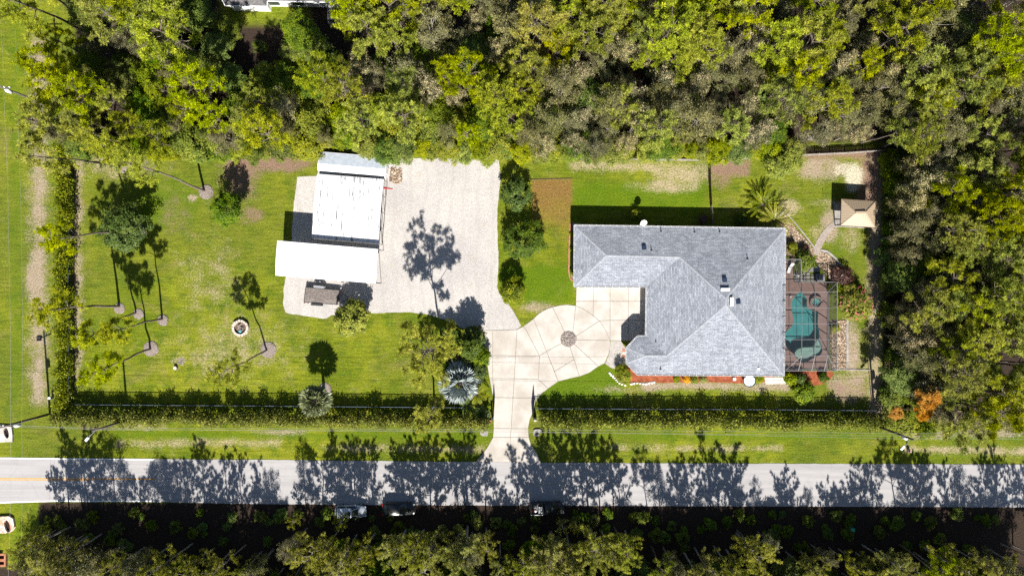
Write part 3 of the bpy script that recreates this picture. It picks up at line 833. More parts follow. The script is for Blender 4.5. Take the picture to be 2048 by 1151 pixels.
# which wall index runs between which corners depends on winding: find by midpoint
def wall_near(px, py):
    t = P(px, py, EV); best = None
    for i in range(nW):
        a, b = Vector(wall_poly[i]), Vector(wall_poly[(i + 1) % nW])
        dd = ((a + b) / 2 - Vector((t.x, t.y))).length
        if best is None or dd < best[0]: best = (dd, i)
    return best[1]
for (px, py), us, z0, z1, nm, mt in (
    ((1220, 572), ((.12, .45), (.55, .88)), 0.05, 2.2, "garage_door", MAT['white']),
    ((1292, 620), ((.2, .42), (.62, .78)), 0.9, 2.2, "window", MAT['glass']),
    ((1253, 710), ((.25, .75),), 0.05, 2.2, "front_door", MAT['brown_wood']),
    ((1420, 750), ((.12, .2), (.32, .4), (.55, .63), (.78, .86)), 0.8, 2.2, "window", MAT['glass']),
    ((1360, 453), ((.1, .18), (.3, .38), (.52, .6), (.75, .85)), 0.8, 2.2, "window", MAT['glass']),
    ((1568, 600), ((.3, .5), (.6, .75)), 0.05, 2.2, "sliding_door", MAT['glass']),
    ((1148, 510), ((.35, .6),), 0.9, 2.1, "window", MAT['glass'])):
    i = wall_near(px, py)
    for u in us: opening(*on_wall(i, *u), z0, z1, nm, mt)
# roof furniture
def on_roof(px, py, pl):
    """point of roof plane pl (three world points) seen at that pixel"""
    a, b, c = [Vector(q) for q in pl]
    nn = (b - a).cross(c - a)
    ro = Vector((0, 0, H)); rd = (P(px, py, 0) - ro)
    return ro + rd * ((a - ro).dot(nn) / rd.dot(nn))
NPL = (E_['A'], E_['B'], R1); EPL = (E_['B'], E_['C'], T1); SPL = (E_['D'], E_['C'], T2); WPL = (E_['Hh'], E_['I'], T2); NWPL = NPL; PPL = (E_['Hh'], E_['G'], W_)
m_vent = mat_plain("blue_black_vent", (0.012, 0.022, 0.05), 0.35, 0.5)
for px, py, pl in ((1288, 495, NPL), (1449, 559.5, NPL), (1476, 603, EPL)):
    p = on_roof(px, py, pl); g = Geo()
    g.box(p + Vector((0, 0, .02)), (0.50, 0.50, 0.24), 0.0, 0, 0.9); g.box(p + Vector((0, 0, .15)), (0.60, 0.60, 0.04))
    g.obj("roof_vent", m_vent, roof)
p = on_roof(1450, 579, NPL); g = Geo(); g.box(p + Vector((0, 0, .04)), (1.15, 0.34, 0.24)); g.box(p + Vector((0, 0, .18)), (1.22, .42, .04)); g.obj("ridge_vent", MAT['white_metal'], roof)
p = on_roof(1462, 603, EPL); g = Geo(); g.box(p + Vector((0, 0, .1)), (0.40, 1.15, 0.4)); g.box(p + Vector((0, 0, .32)), (0.46, 1.2, .05)); g.obj("chimney_box", MAT['stucco'], roof)
for px, py, pl in ((1303, 500, NPL), (1322, 462, NPL), (1389, 464, NPL), (1439, 463, NPL), (1495, 517, NPL), (1311, 683, PPL), (1321, 737, SPL)):
    p = on_roof(px, py, pl); g = Geo(); g.tube([p - Vector((0, 0, .1)), p + Vector((0, 0, .45))], .055, 8); g.lathe([(.16, -.02), (.07, .08)], p, 10)
    g.obj("vent_pipe", MAT['dark_metal'], roof)
p = on_roof(1516.5, 737, SPL); g = Geo(); g.box(p + Vector((0, 0, .1)), (.34, .3, .2)); g.obj("roof_box", MAT['white_metal'], roof)
# porch step tiles
for y in (700, 706, 712, 718):
    a = P(1244, y); g = Geo(); g.box(a + Vector((.25, 0, .03)), (.46, .40, .05)); o = g.obj("porch_tile", MAT['terracotta'] if y in (700, 712) else MAT['stone'], house)
# satellite dish on a ground post, north of the house
sd = thing("satellite_dish", "white satellite dish on a post behind the house", "satellite dish", P(1276, 452))
b0 = P(1276, 452); top = Vector((b0.x + .1, b0.y + .1, 3.1))
g = Geo(); g.tube([b0, Vector((b0.x, b0.y, 3.0))], .05, 8); g.obj("post", MAT['galv'], sd)
g = Geo(); g.lathe([(.02, -.10), (.2, -.08), (.36, 0.0), (.45, .06), (.43, .075), (.34, .02), (.02, -.07)], (0, 0, 0), 20)
g.v = [tuple(Matrix.Rotation(math.radians(38), 3, 'X') @ Vector(v) + top + Vector((.12, .1, .12))) for v in g.v]; g.obj("dish", MAT['white'], sd, True)
g = Geo(); g.tube([top, top + Vector((-.35, -.15, .25))], .025, 6); g.box(top + Vector((-.38, -.16, .27)), (.14, .12, .12)); g.obj("receiver_arm", MAT['white'], sd)
# air-conditioning unit and round fire bowl in front
tb = thing("mosaic_table", "round table with a blue and white mosaic top and black rim", "table", P(1495.5, 758))
m, t = nt("blue_white_mosaic"); n = N(t)
vor = n.new("ShaderNodeTexVoronoi", i_Scale=5.5, feature='F1'); n.link(n.pos(), vor.inputs["Vector"])
sp = n.new("ShaderNodeSeparateColor"); n.link(vor.outputs["Color"], sp.inputs[0])
dots = n.ramp(vor.outputs["Distance"], .42, .34)
cc = n.mix(n.ramp(sp.outputs[0], .45, .55), (0.03, 0.10, 0.33), (0.25, 0.42, 0.58))
n.out(n.bsdf(n.mix(dots, (0.62, 0.66, 0.68), cc), 0.3)); MAT['mosaic'] = m
c0 = P(1495.5, 759.5)
g = Geo(); g.lathe([(.78, .70), (.78, .735)], c0, 32); g.obj("top", MAT['mosaic'], tb)
g = Geo(); g.lathe([(.80, .66), (.90, .66), (.90, .76), (.79, .76), (.79, .70)], c0, 32); g.f = g.f[:-2]; g.m = g.m[:-2]; g.obj("rim", MAT['black'], tb)
for k in range(4):
    a = math.pi / 4 + k * math.pi / 2
    g = Geo(); g.tube([c0 + Vector((.6 * math.cos(a), .6 * math.sin(a), 0)), c0 + Vector((.5 * math.cos(a), .5 * math.sin(a), .68))], .03, 6); g.obj("leg", MAT['black'], tb)
ub = thing("utility_box", "small pale utility box on the mulch by the house front", "utility box", P(1467, 757))
g = Geo(); g.box(P(1467, 757) + Vector((0, 0, .22)), (.36, .34, .44)); g.obj("cabinet", MAT['stucco'], ub)
g = Geo(); g.box(P(1467, 757) + Vector((0, 0, .46)), (.42, .4, .05)); g.obj("lid", MAT['white'], ub)

# ------------------------------------------------------------------ pool, deck and screen enclosure
deck = bpy.data.objects.new("pool_deck", None); COL.objects.link(deck); tag(deck, "reddish-brown stamped concrete deck round the pool", None, None, "structure")
m, t = nt("stamped_deck"); n = N(t); p_ = n.pos()
br = n.new("ShaderNodeTexBrick", i_Scale=1.0); br.inputs["Color1"].default_value = (.200, .132, .112, 1); br.inputs["Color2"].default_value = (.170, .112, .096, 1); br.inputs["Mortar"].default_value = (.125, .083, .072, 1)
br.inputs["Brick Width"].default_value = .45; br.inputs["Row Height"].default_value = .45; br.inputs["Mortar Size"].default_value = .015; n.link(p_, br.inputs["Vector"])
c = n.mix(0.4, br.outputs["Color"], n.mix(n.noise(.7, 4, .6, p_), (.2, .2, .2), (.8, .8, .8)), 'OVERLAY')
n.out(n.bsdf(c, 0.7, n.bump(n.noise(12, 3, .6, p_), .3, .02), 0.3)); MAT['deck'] = m
pool_px = [(1602, 582), (1597.5, 585), (1590.5, 591.4), (1585, 597.7), (1582.7, 606.3), (1582.7, 614), (1584.2, 625.8), (1586.6, 637.6), (1585.8, 647), (1582, 654), (1575.6, 659.5), (1571.5, 664), (1569.5, 671), (1569.4, 679), (1571, 690), (1575.6, 697.5), (1582.7, 703.8),
           (1589.7, 708.5), (1594.4, 718), (1600.7, 723.3), (1607.7, 725), (1616.3, 721.8), (1625, 716.3), (1633.5, 713), (1639.8, 710), (1643.7, 703.8), (1644.4, 694.4), (1641.3, 685.8), (1637.8, 678), (1638, 667.8), (1638, 661), (1635.8, 651.6), (1635, 641.5), (1636, 631), (1635.8, 622), (1628.8, 622), (1622.5, 619.6), (1616.3, 616.4), (1613.6, 612), (1613, 606), (1614, 598.5), (1610.8, 593), (1606, 587.5)]
pool_xy = [tuple(P(x, y))[:2] for x, y in pool_px]
import bmesh
def poly_with_hole(outer, holes, z, name, mat, parent):
    off = wloc(parent)
    bm = bmesh.new()
    es = []
    for ring in [outer] + holes:
        vs = [bm.verts.new((x - off.x, y - off.y, z - off.z)) for x, y in ring]
        es += [bm.edges.new((vs[i], vs[(i + 1) % len(vs)])) for i in range(len(vs))]
    bmesh.ops.triangle_fill(bm, use_beauty=True, use_dissolve=False, edges=es, normal=(0, 0, 1))
    bm.normal_update()
    for f in bm.faces:
        if f.normal.z < 0: f.normal_flip()
    me = bpy.data.meshes.new(name); bm.to_mesh(me); bm.free()
    me.materials.append(mat)
    return link(name, me, parent)
spa_c = P(1630.4, 604); spa_r = 0.90
deck_xy = [tuple(P(x, y))[:2] for x, y in DECK_PX]
poly_with_hole(deck_xy, [pool_xy], 0.05, "deck_slab", MAT['deck'], deck)
g = Geo()
for i in range(len(deck_xy)):
    a, b = deck_xy[i], deck_xy[(i + 1) % len(deck_xy)]
    g.bar((a[0], a[1], .0), (b[0], b[1], .0), .06, .088)
g.obj("deck_edge", MAT['deck'], deck)
pool = thing("swimming_pool", "free-form swimming pool with teal water and a pale sun shelf", "pool", P(1610, 650))
m_pl = mat_mottled("pool_plaster", (0.075, 0.245, 0.250), (0.095, 0.295, 0.300), 1.2, 0.8)
m_sh = mat_mottled("shelf_plaster", (0.30, 0.31, 0.28), (0.38, 0.39, 0.35), 1.5, 0.8)
g = Geo(); nP = len(pool_xy)
for i in range(nP):
    a, b = pool_xy[i], pool_xy[(i + 1) % nP]
    g.add([(a[0], a[1], -1.6), (b[0], b[1], -1.6), (b[0], b[1], .048), (a[0], a[1], .048)], [(0, 1, 2, 3)])
g.sheet(pool_xy, -1.6); g.obj("basin", m_pl, pool)
g = Geo()
ins = inset(pool_xy, -0.14)
for i in range(nP):
    j = (i + 1) % nP
    q = [pool_xy[i], pool_xy[j], ins[j], ins[i]]
    # the outline may have been reversed by inset: match by nearest
nn = []
for p_ in pool_xy:
    nn.append(min(ins, key=lambda q: (q[0] - p_[0]) ** 2 + (q[1] - p_[1]) ** 2))
for i in range(nP):
    j = (i + 1) % nP
    a, b, c_, d_ = pool_xy[i], pool_xy[j], nn[j], nn[i]
    g.add([(*a, .054), (*b, .054), (*c_, .054), (*d_, .054)], [(0, 1, 2, 3)])
g.obj("coping", MAT['deck'], pool)
shelf = [(1589.7, 708.5), (1593, 702), (1597, 698.5), (1603, 696), (1612, 694.5), (1620, 694.5), (1628, 692.5), (1633, 687), (1637.4, 679)] + [(1641.3, 685.8), (1644.4, 694.4), (1643.7, 703.8), (1639.8, 710), (1633.5, 713), (1625, 716.3), (1616.3, 721.8), (1607.7, 725), (1600.7, 723.3), (1594.4, 718)]
g = Geo(); g.prism(inset([tuple(P(x, y))[:2] for x, y in shelf], .01), -1.59, -0.32); g.obj("sun_shelf", m_sh, pool)
for k in range(4):   # curved corner steps
    pts = []
    r0, r1 = 0.0, 0
    u = k * 3.6
    st_ = [(1570.5 + u * .15, 684 - u * .1 + 3), (1577 + u * .2, 686 + u * .2), (1584 + u * .1, 692 + u * .4), (1588 + u * .2, 700 + u * .5), (1589, 708), (1582.7, 703.3), (1575.8, 697), (1571.4, 690)]
    if k: st_ = [(1571 + u * .35, 690 + u * .55 - 3), (1576 + u * .45, 690 + u * .75), (1582 + u * .35, 697 + u * .6), (1588.3, 707.5), (1582.7, 703.4), (1575.8, 697.1)]
    g = Geo(); g.prism(inset([tuple(P(x, y))[:2] for x, y in st_], .015), -1.58 + k * .01, [-.95, -.70, -.45, -.25][k]); g.obj("step", m_sh, pool)
m, t = nt("pool_water"); n = N(t)
fr = n.new("ShaderNodeFresnel", i_IOR=1.33)
tr = n.new("ShaderNodeBsdfTransparent"); tr.inputs[0].default_value = (0.76, 0.94, 0.93, 1)
gl = n.new("ShaderNodeBsdfGlossy"); gl.inputs["Roughness"].default_value = 0.04
bp = n.bump(n.noise(3.5, 2, .5, n.pos()), .12, .03); n.link(bp, gl.inputs["Normal"]); n.link(bp, fr.inputs["Normal"])
mx = n.new("ShaderNodeMixShader"); n.link(fr.outputs[0], mx.inputs[0]); n.link(tr.outputs[0], mx.inputs[1]); n.link(gl.outputs[0], mx.inputs[2]); n.out(mx.outputs[0]); MAT['water'] = m
g = Geo(); g.sheet(inset(pool_xy, .004), -0.10); g.obj("water", MAT['water'], pool)
spa = thing("spa_tub", "round raised spa tub at the pool's edge", "spa", spa_c)
g = Geo(); g.lathe([(.62, .06), (.62, .30), (.66, .46), (.90, .46), (.90, .052)], spa_c, 28); g.f = g.f[:-2]; g.m = g.m[:-2]; g.obj("rim", MAT['deck'], spa)
g = Geo(); g.lathe([(.63, .10), (.63, .12)], spa_c, 28); g.obj("seat", m_sh, spa)
g = Geo(); g.lathe([(.30, .121), (.26, .135)], spa_c + Vector((-.1, -.1, 0)), 20); g.obj("footwell", m_pl, spa)
g = Geo(); g.lathe([(.635, .37), (.635, .375)], spa_c, 28); g.obj("water", MAT['water'], spa)

# screen enclosure
h1, h2 = 3.75, 2.6
cage = thing("screen_enclosure", "aluminium framed insect-screen enclosure over the pool", "screen enclosure", P(1610, 650))
m, t = nt("insect_screen"); n = N(t)
tr = n.new("ShaderNodeBsdfTransparent"); df = n.new("ShaderNodeBsdfDiffuse"); df.inputs[0].default_value = (.035, .035, .04, 1)
mx = n.new("ShaderNodeMixShader", i_0=0.27); n.link(tr.outputs[0], mx.inputs[1]); n.link(df.outputs[0], mx.inputs[2]); n.out(mx.outputs[0]); MAT['screen'] = m
xs_t = [1571, 1603.5, 1630, 1655.5]; ys_t = [583.5, 615, 647, 678.5, 711]
XE, YS, YN = 1673.5, 741, 564
def tp(x, y): return P(x, y, h1)
def ep(x, y): return P(x, y, h2)
kx = (1 - h1 / H) / (1 - h2 / H)
def beam(a, b, w=.055, nm="beam"):
    g = Geo(); g.bar(a, b, w, .09); g.obj(nm, MAT['alu'], cage)
def screen(pts):
    g = Geo(); g.add(pts, [tuple(range(len(pts)))]); g.obj("screen_panel", MAT['screen'], cage)
for y in ys_t:
    beam(tp(xs_t[0], y), tp(xs_t[-1], y)); beam(tp(xs_t[-1], y), Vector((ep(XE, y).x, tp(0, y).y, h2)))
for x in xs_t[1:]:
    beam(tp(x, ys_t[0]), tp(x, ys_t[-1]))
    xw = tp(x, 0).x
    beam(tp(x, ys_t[-1]), Vector((xw, ep(0, YS).y, h2))); beam(tp(x, ys_t[0]), Vector((xw, ep(0, YN).y, h2)))
SE, NE, SW, NW = ep(XE, YS), ep(XE + 1, YN), ep(1571, YS), ep(1603, YN)
beam(tp(xs_t[-1], ys_t[-1]), SE, .05, "hip_beam"); beam(tp(xs_t[-1], ys_t[0]), NE, .05, "hip_beam"); beam(tp(1603.5, 711), ep(1572, 739), .035, "brace")
beam(SW, SE, .075, "eave_beam"); beam(SE, NE, .075, "eave_beam"); beam(NE, NW, .075, "eave_beam")
ann = [(1572, 518.5), (1602, 518.5), (1603, 563)]
beam(ep(*ann[0]), ep(*ann[1]), .09, "eave_beam"); beam(ep(*ann[1]), ep(*ann[2]), .09, "eave_beam"); beam(ep(1587, 518.5), tp(1602, 583), .04, "brace"); beam(ep(1584, 549.5), ep(1603, 550), .07)
beam(tp(1630, 615), tp(1655.5, 583.5), .04, "brace"); beam(tp(1630, 678.5), tp(1655.5, 711), .04, "brace")
def post(p, nm="post"):
    g = Geo(); g.bar(Vector((p.x, p.y, .05)), Vector((p.x, p.y, h2)), .08, .08); g.obj(nm, MAT['alu'], cage)
for y in [YN] + ys_t + [YS]: post(ep(XE, y))
for x in (1580, 1603.5, 1630, 1655.5): post(Vector((tp(x, 0).x, ep(0, YS).y, 0)))
for x in (1630, 1655): post(Vector((tp(x, 0).x, ep(0, YN).y, 0)))
post(ep(*ann[1])); post(ep(*ann[2])); post(ep(*ann[0]))
def base(p): return Vector((p.x, p.y, .06))
for a, b in ((SW, SE), (SE, NE), (NE, NW)): beam(base(a), base(b), .07, "base_rail"); beam(base(a) + Vector((0, 0, .9)), base(b) + Vector((0, 0, .9)), .05, "chair_rail")
screen([tp(1571, 583.5), tp(1655.5, 583.5), tp(1655.5, 711), tp(1571, 711)][::-1])
screen([tp(1655.5, 711), tp(1655.5, 583.5), NE, SE]); screen([tp(1571, 711), tp(1655.5, 711), SE, SW]); screen([tp(1571, 583.5), tp(1655.5, 583.5), NE, NW, ep(1571, 563)])
screen([ep(1572, 518.5), ep(1602, 518.5), ep(1603, 563), ep(1572, 563)])
for a, b in ((SW, SE), (SE, NE), (NE, NW), (ep(*ann[2]), ep(*ann[1])), (ep(*ann[1]), ep(*ann[0]))): screen([base(a), base(b), b, a])
# furniture under the screen
lc = thing("lounge_chair", "white folded lounge chair on the deck under the house eave", "lounge chair", P(1577, 538))
b0 = P(1577, 538); 
g = Geo(); g.add([b0 + Vector(v) for v in ((-.35, -.5, .35), (.1, -.6, .35), (.25, .2, .40), (-.1, .35, .40))], [(0, 1, 2, 3)]); g.v += [(v[0], v[1], v[2] - .05) for v in g.v]; g.f += [(7, 6, 5, 4), (0, 4, 5, 1), (1, 5, 6, 2), (2, 6, 7, 3), (3, 7, 4, 0)]; g.m += [0] * 5; g.obj("seat", MAT['white'], lc)
g = Geo(); g.add([b0 + Vector(v) for v in ((-.1, .35, .42), (.25, .2, .42), (.55, .75, .95), (.2, .9, .95))], [(0, 1, 2, 3)]); g.v += [(v[0] + .03, v[1], v[2] - .05) for v in g.v]; g.f += [(7, 6, 5, 4), (0, 4, 5, 1), (1, 5, 6, 2), (2, 6, 7, 3), (3, 7, 4, 0)]; g.m += [0] * 5; g.obj("backrest", MAT['white'], lc)
for v in ((-.3, -.45), (.08, -.5), (.2, .15), (-.05, .3)):
    g = Geo(); g.bar(b0 + Vector((v[0], v[1], .05)), b0 + Vector((v[0], v[1], .36)), .05); g.obj("leg", MAT['white'], lc)
bl = thing("pool_float", "small white ball lying on the pool deck", "ball", P(1580.5, 592)); g = Geo(); g.lathe([(.02, .06), (.13, .1), (.17, .2), (.13, .3), (.02, .34)], P(1580.5, 592), 12); g.obj("ball", MAT['white'], bl, True)
# equipment pad
pad = bpy.data.objects.new("equipment_pad", None); COL.objects.link(pad); tag(pad, "grey paver pad for the pool equipment north of the enclosure", None, None, "structure")
for x0, x1, y0, y1 in ((1588, 1598, 545, 553), (1588, 1598, 554, 563), (1599, 1611, 538, 551), (1599, 1611, 552, 563), (1612, 1620, 545, 563), (1621, 1650, 548, 563), (1612, 1640, 533, 544)):
    g = Geo(); a, b = P(x0 + .4, y1 - .4), P(x1 - .4, y0 + .4); g.prism([(a.x, a.y), (b.x, a.y), (b.x, b.y), (a.x, b.y)], 0, .06); g.obj("paver", MAT['grey_conc'], pad)
hp = thing("pool_heater", "dark cube-shaped pool heater on the equipment pad", "pool heater", P(1634, 554)); c0 = P(1634, 554)
g = Geo(); g.box(c0 + Vector((0, 0, .5)), (.95, .9, .88)); g.obj("cabinet", mat_plain("dark_blue_steel", (.02, .03, .06), .5), hp); g = Geo(); g.lathe([(.36, .94), (.36, 1.0), (.1, 1.02)], c0, 20); g.obj("fan_guard", MAT['black'], hp)
pf = thing("pool_filter", "white and grey pool pump on the equipment pad", "pool pump", P(1593, 551)); c0 = P(1593, 551)
g = Geo(); g.lathe([(.12, .06), (.2, .1), (.2, .55), (.1, .66)], c0, 14); g.obj("tank", MAT['white_metal'], pf); g = Geo(); g.tube([c0 + Vector((.15, 0, .2)), c0 + Vector((.6, 0, .2))], .12, 10); g.obj("motor", MAT['dark_metal'], pf)

# ------------------------------------------------------------------ gazebo
gz = thing("gazebo", "gazebo with a tan ribbed hip roof and a small top cap", "gazebo", P(1695, 437))
hE, hT = 2.45, 3.3
q = [P(1683, 398, hE), P(1751.5, 402.5, hE), P(1749.5, 454.5, hE), P(1681.5, 450.5, hE)]   # NW NE SE SW
tq = [P(1711, 424, hT), P(1730.5, 424.5, hT)]
zt = P(1711, 424, hT), P(1731, 424.5, hT), P(1732, 425.5, hT), P(1712, 425.5, hT)
gf = [([q[0], q[1]], [zt[1], zt[0]]), ([q[1], q[2]], [zt[2], zt[1]]), ([q[2], q[3]], [zt[3], zt[2]]), ([q[3], q[0]], [zt[0], zt[3]])]
for (a, b), (c_, d_) in gf:
    g = Geo(); g.add([a, b, c_, d_], [(0, 1, 2, 3)]); o = g.obj("roof_panel", MAT['tan_metal'], gz)
    L = (b - a).length; k = 0.3; g = Geo()
    nr = (b - a).cross(d_ - a).normalized()
    if nr.z < 0: nr = -nr
    ed = (b - a).normalized(); mid = (c_ + d_) / 2; up = (mid - a) - ed * (mid - a).dot(ed); slope = up.length; up.normalize()
    la = (d_ - a).dot(ed); lb = (b - c_).dot(ed)
    while k < L - .2:
        s_ = min(1.0, k / max(la, .01), (L - k) / max(lb, .01))
        g.bar(a + ed * k + nr * .01, a + ed * k + up * slope * s_ + nr * .01, .035, .03); k += .34
    g.obj("ribs", MAT['tan_metal'], o)["kind"] = "stuff"
for a, b in ((q[0], zt[0]), (q[1], zt[1]), (q[2], zt[2]), (q[3], zt[3])):
    g = Geo(); g.bar(a + Vector((0, 0, .02)), b + Vector((0, 0, .02)), .11, .05); g.obj("hip_trim", MAT['tan_metal'], gz)
g = Geo(); g.box((zt[0] + zt[2]) / 2 + Vector((0, 0, .06)), (1.45, .3, .12)); g.obj("top_cap", MAT['tan_metal'], gz)
gq = [Vector((v.x, v.y, 0)) for v in q]; cen = sum(gq, Vector()) / 4
for i in range(4):
    g = Geo(); g.bar(q[i] - Vector((0, 0, .06)), q[(i + 1) % 4] - Vector((0, 0, .06)), .09, .14); g.obj("eave_beam", MAT['brown_wood'], gz)
    p = gq[i] + (cen - gq[i]) * .12; g = Geo(); g.bar(p + Vector((0, 0, .08)), p + Vector((0, 0, hE - .08)), .14); g.obj("post", MAT['brown_wood'], gz)
    p2 = gq[(i + 1) % 4] + (cen - gq[(i + 1) % 4]) * .12
    if i != 3:
        g = Geo(); g.bar(p + Vector((0, 0, .95)), p2 + Vector((0, 0, .95)), .08); g.obj("rail", MAT['brown_wood'], gz)
        g = Geo(); n_ = int((p2 - p).length / .3)
        for k in range(1, n_): r_ = p + (p2 - p) * (k / n_); g.bar(r_ + Vector((0, 0, .1)), r_ + Vector((0, 0, .93)), .035)
        g.obj("balusters", MAT['brown_wood'], gz)["kind"] = "stuff"
fl = [v + (cen - v) * .03 for v in gq]
g = Geo(); g.prism([(v.x, v.y) for v in fl], 0, .08); g.obj("floor", MAT['grey_conc'], gz)
bn = thing("garden_bench", "dark bench standing inside the gazebo", "bench", P(1700, 415) + Vector((0, 0, .08))); b0 = P(1700, 415)
g = Geo(); g.box(b0 + Vector((0, 0, .5)), (2.2, .5, .06)); g.obj("seat", MAT['brown_wood'], bn); g = Geo(); g.box(b0 + Vector((0, .27, .78)), (2.2, .06, .5)); g.obj("backrest", MAT['brown_wood'], bn)
for dx in (-1, 1):
    g = Geo(); g.box(b0 + Vector((dx, 0, .28)), (.08, .45, .4)); g.obj("leg", MAT['brown_wood'], bn)
sl = thing("garden_stake", "thin dark stake standing in the lawn west of the gazebo", "stake", P(1646.5, 394)); g = Geo(); g.tube([P(1646.5, 394), P(1646.5, 394) + Vector((0, 0, 1.0))], .025, 6); g.obj("rod", MAT['dark_metal'], sl); g = Geo(); g.box(P(1646.5, 394) + Vector((0, 0, 1.03)), (.1, .1, .14)); g.obj("lamp_head", MAT['dark_metal'], sl)

# ------------------------------------------------------------------ carports, shed
def mat_streaks():
    m, t = nt("streaked_white_metal"); n = N(t); p = n.pos()
    mp = n.new("ShaderNodeMapping", i_Scale=(2.6, 0.28, 1)); n.link(p, mp.inputs[0])
    s1 = n.ramp(n.noise(1.5, 5, .72, mp.outputs[0]), .535, .645)
    area = n.ramp(n.noise(0.3, 3, .6, p), .32, .5)
    sep = n.new("ShaderNodeSeparateXYZ"); n.link(p, sep.inputs[0])
    c = n.mix(n.math('MULTIPLY', n.math('MULTIPLY', s1, area), .9), (.50, .50, .51), (.05, .055, .075))
    n.out(n.bsdf(c, .5)); return m
MAT['streak'] = mat_streaks()
def lerp(a, b, u): return a + (b - a) * u
# tall lower carport: flat white panels
hc = 4.25
cp = thing("carport", "tall carport with a flat plain white metal roof", "carport", P(660, 528))
cq = [P(554.6, 481, hc), P(755.8, 498, hc), P(751, 566, hc), P(550.8, 550, hc)]
n_ = 9
for k in range(n_):
    a, b = lerp(cq[0], cq[1], k / n_), lerp(cq[0], cq[1], (k + 1) / n_); c_, d_ = lerp(cq[3], cq[2], (k + 1) / n_), lerp(cq[3], cq[2], k / n_)
    rd = Vector((0, 0, .22)); ma, mb = (a + d_) / 2 + rd, (b + c_) / 2 + rd
    g = Geo(); g.add([a, b, mb, ma, c_, d_], [(0, 3, 2, 1), (3, 5, 4, 2)]); g.v += [(v[0], v[1], v[2] - .03) for v in g.v]; g.f += [(6, 7, 8, 9), (9, 8, 10, 11)]; g.m += [0, 0]
    g.obj("roof_panel", MAT['white_metal'], cp)
    g = Geo(); g.bar(b + Vector((0, 0, .012)), mb + Vector((0, 0, .012)), .05, .025); g.bar(mb + Vector((0, 0, .012)), c_ + Vector((0, 0, .012)), .05, .025); g.obj("seam", MAT['white_metal'], cp)
for a, b in ((cq[0], cq[1]), (cq[3], cq[2])):
    g = Geo(); g.bar(a - Vector((0, 0, .1)), b - Vector((0, 0, .1)), .06, .14); g.obj("eave_rail", MAT['white_metal'], cp)
    g = Geo(); g.bar(Vector((a.x, a.y, .05)), Vector((b.x, b.y, .05)), .06); g.obj("base_rail", MAT['dark_metal'], cp)
    for k in range(6):
        p = lerp(a, b, k / 5); g = Geo(); g.bar(Vector((p.x, p.y, .03)), p - Vector((0, 0, .05)), .06); g.obj("post", MAT['galv'], cp)
# middle carport: streaked low gable with a skirt on its south side
hm = 2.9
c2 = thing("carport", "wide carport with a dirt-streaked white corrugated roof", "carport", P(695, 415))
mq = [P(634.6, 347.5, hm), P(767, 358, hm), P(756.7, 487, hm), P(624, 475.6, hm)]
n_ = 7; rise = Vector((0, 0, .45))
for k in range(n_):
    a, b = lerp(mq[0], mq[1], k / n_), lerp(mq[0], mq[1], (k + 1) / n_); c_, d_ = lerp(mq[3], mq[2], (k + 1) / n_), lerp(mq[3], mq[2], k / n_)
    ma, mb = (a + d_) / 2 + rise, (b + c_) / 2 + rise
    g = Geo()
    m_ = 10
    for s_ in range(m_):
        u0, u1 = s_ / m_, (s_ + 1) / m_
        zz = [Vector((0, 0, .03 if (s_ + e) % 2 else 0)) for e in (0, 1)]
        p = [lerp(a, b, u0) + zz[0], lerp(a, b, u1) + zz[1], lerp(ma, mb, u1) + zz[1], lerp(ma, mb, u0) + zz[0], lerp(d_, c_, u1) + zz[1], lerp(d_, c_, u0) + zz[0]]
        g.add(p, [(0, 3, 2, 1), (3, 5, 4, 2)])
    g.obj("roof_panel", MAT['streak'], c2)
    dn = Vector((0, -.10, -.95)); g = Geo()
    for s_ in range(4):
        x0, x1 = lerp(d_, c_, s_ / 4), lerp(d_, c_, (s_ + .94) / 4); g.add([x0, x1, x1 + dn, x0 + dn], [(0, 3, 2, 1)])
    g.obj("skirt_panel", MAT['streak'], c2)
for a, b in ((mq[0], mq[3]), (mq[1], mq[2])):
    g = Geo(); g.bar(Vector((a.x, a.y, .05)), Vector((b.x, b.y, .05)), .07); g.obj("base_rail", MAT['dark_metal'], c2)
    for k in range(5):
        p = lerp(a, b, k / 4); g = Geo(); g.bar(Vector((p.x, p.y, .03)), Vector((p.x, p.y, hm + .04 + .4 * (1 - abs(k - 2) / 2))), .06); g.obj("post", MAT['dark_metal'], c2)
    g = Geo(); g.bar(a - Vector((0, 0, .06)), (a + b) / 2 + rise - Vector((0, 0, .06)), .06, .1); g.bar((a + b) / 2 + rise - Vector((0, 0, .06)), b - Vector((0, 0, .06)), .06, .1); g.obj("gable_rail", MAT['white_metal'], c2)
# shed
sh_ = thing("shed", "white shed with a gable roof, its north slope coloured in shade grey, under overhanging leaves", "shed", P(705, 335))
hs, hp_ = 2.5, 3.05
sn = [P(640, 303.5, hs), P(775, 314.5, hs)]; sr = [P(636, 327, hp_), P(771, 338.5, hp_)]; ss = [P(636, 340.5, hs), P(769.5, 351.5, hs)]
m_gr = mat_mottled("shade_grey_roofing", (.36, .40, .46), (.43, .47, .53), 2, .8)  # grey paints in the shade of the slope turned from the sun
roof_mesh("roof_slope", [[sn[0], sn[1], sr[1], sr[0]]], m_gr, sh_)
ss_w = [Vector((v.x, v.y, hs)) for v in ss]
roof_mesh("roof_slope", [[ss[0], ss[1], sr[1], sr[0]]], MAT['white_metal'], sh_)
d_ = (sn[1] - sn[0]).normalized(); nrm = Vector((-d_.y, d_.x, 0))
wp = [sn[0] + d_ * .12 - nrm * .15, sn[1] - d_ * .12 - nrm * .15, ss[1] - d_ * .12 + nrm * .1, ss[0] + d_ * .12 + nrm * .1]
g = Geo()
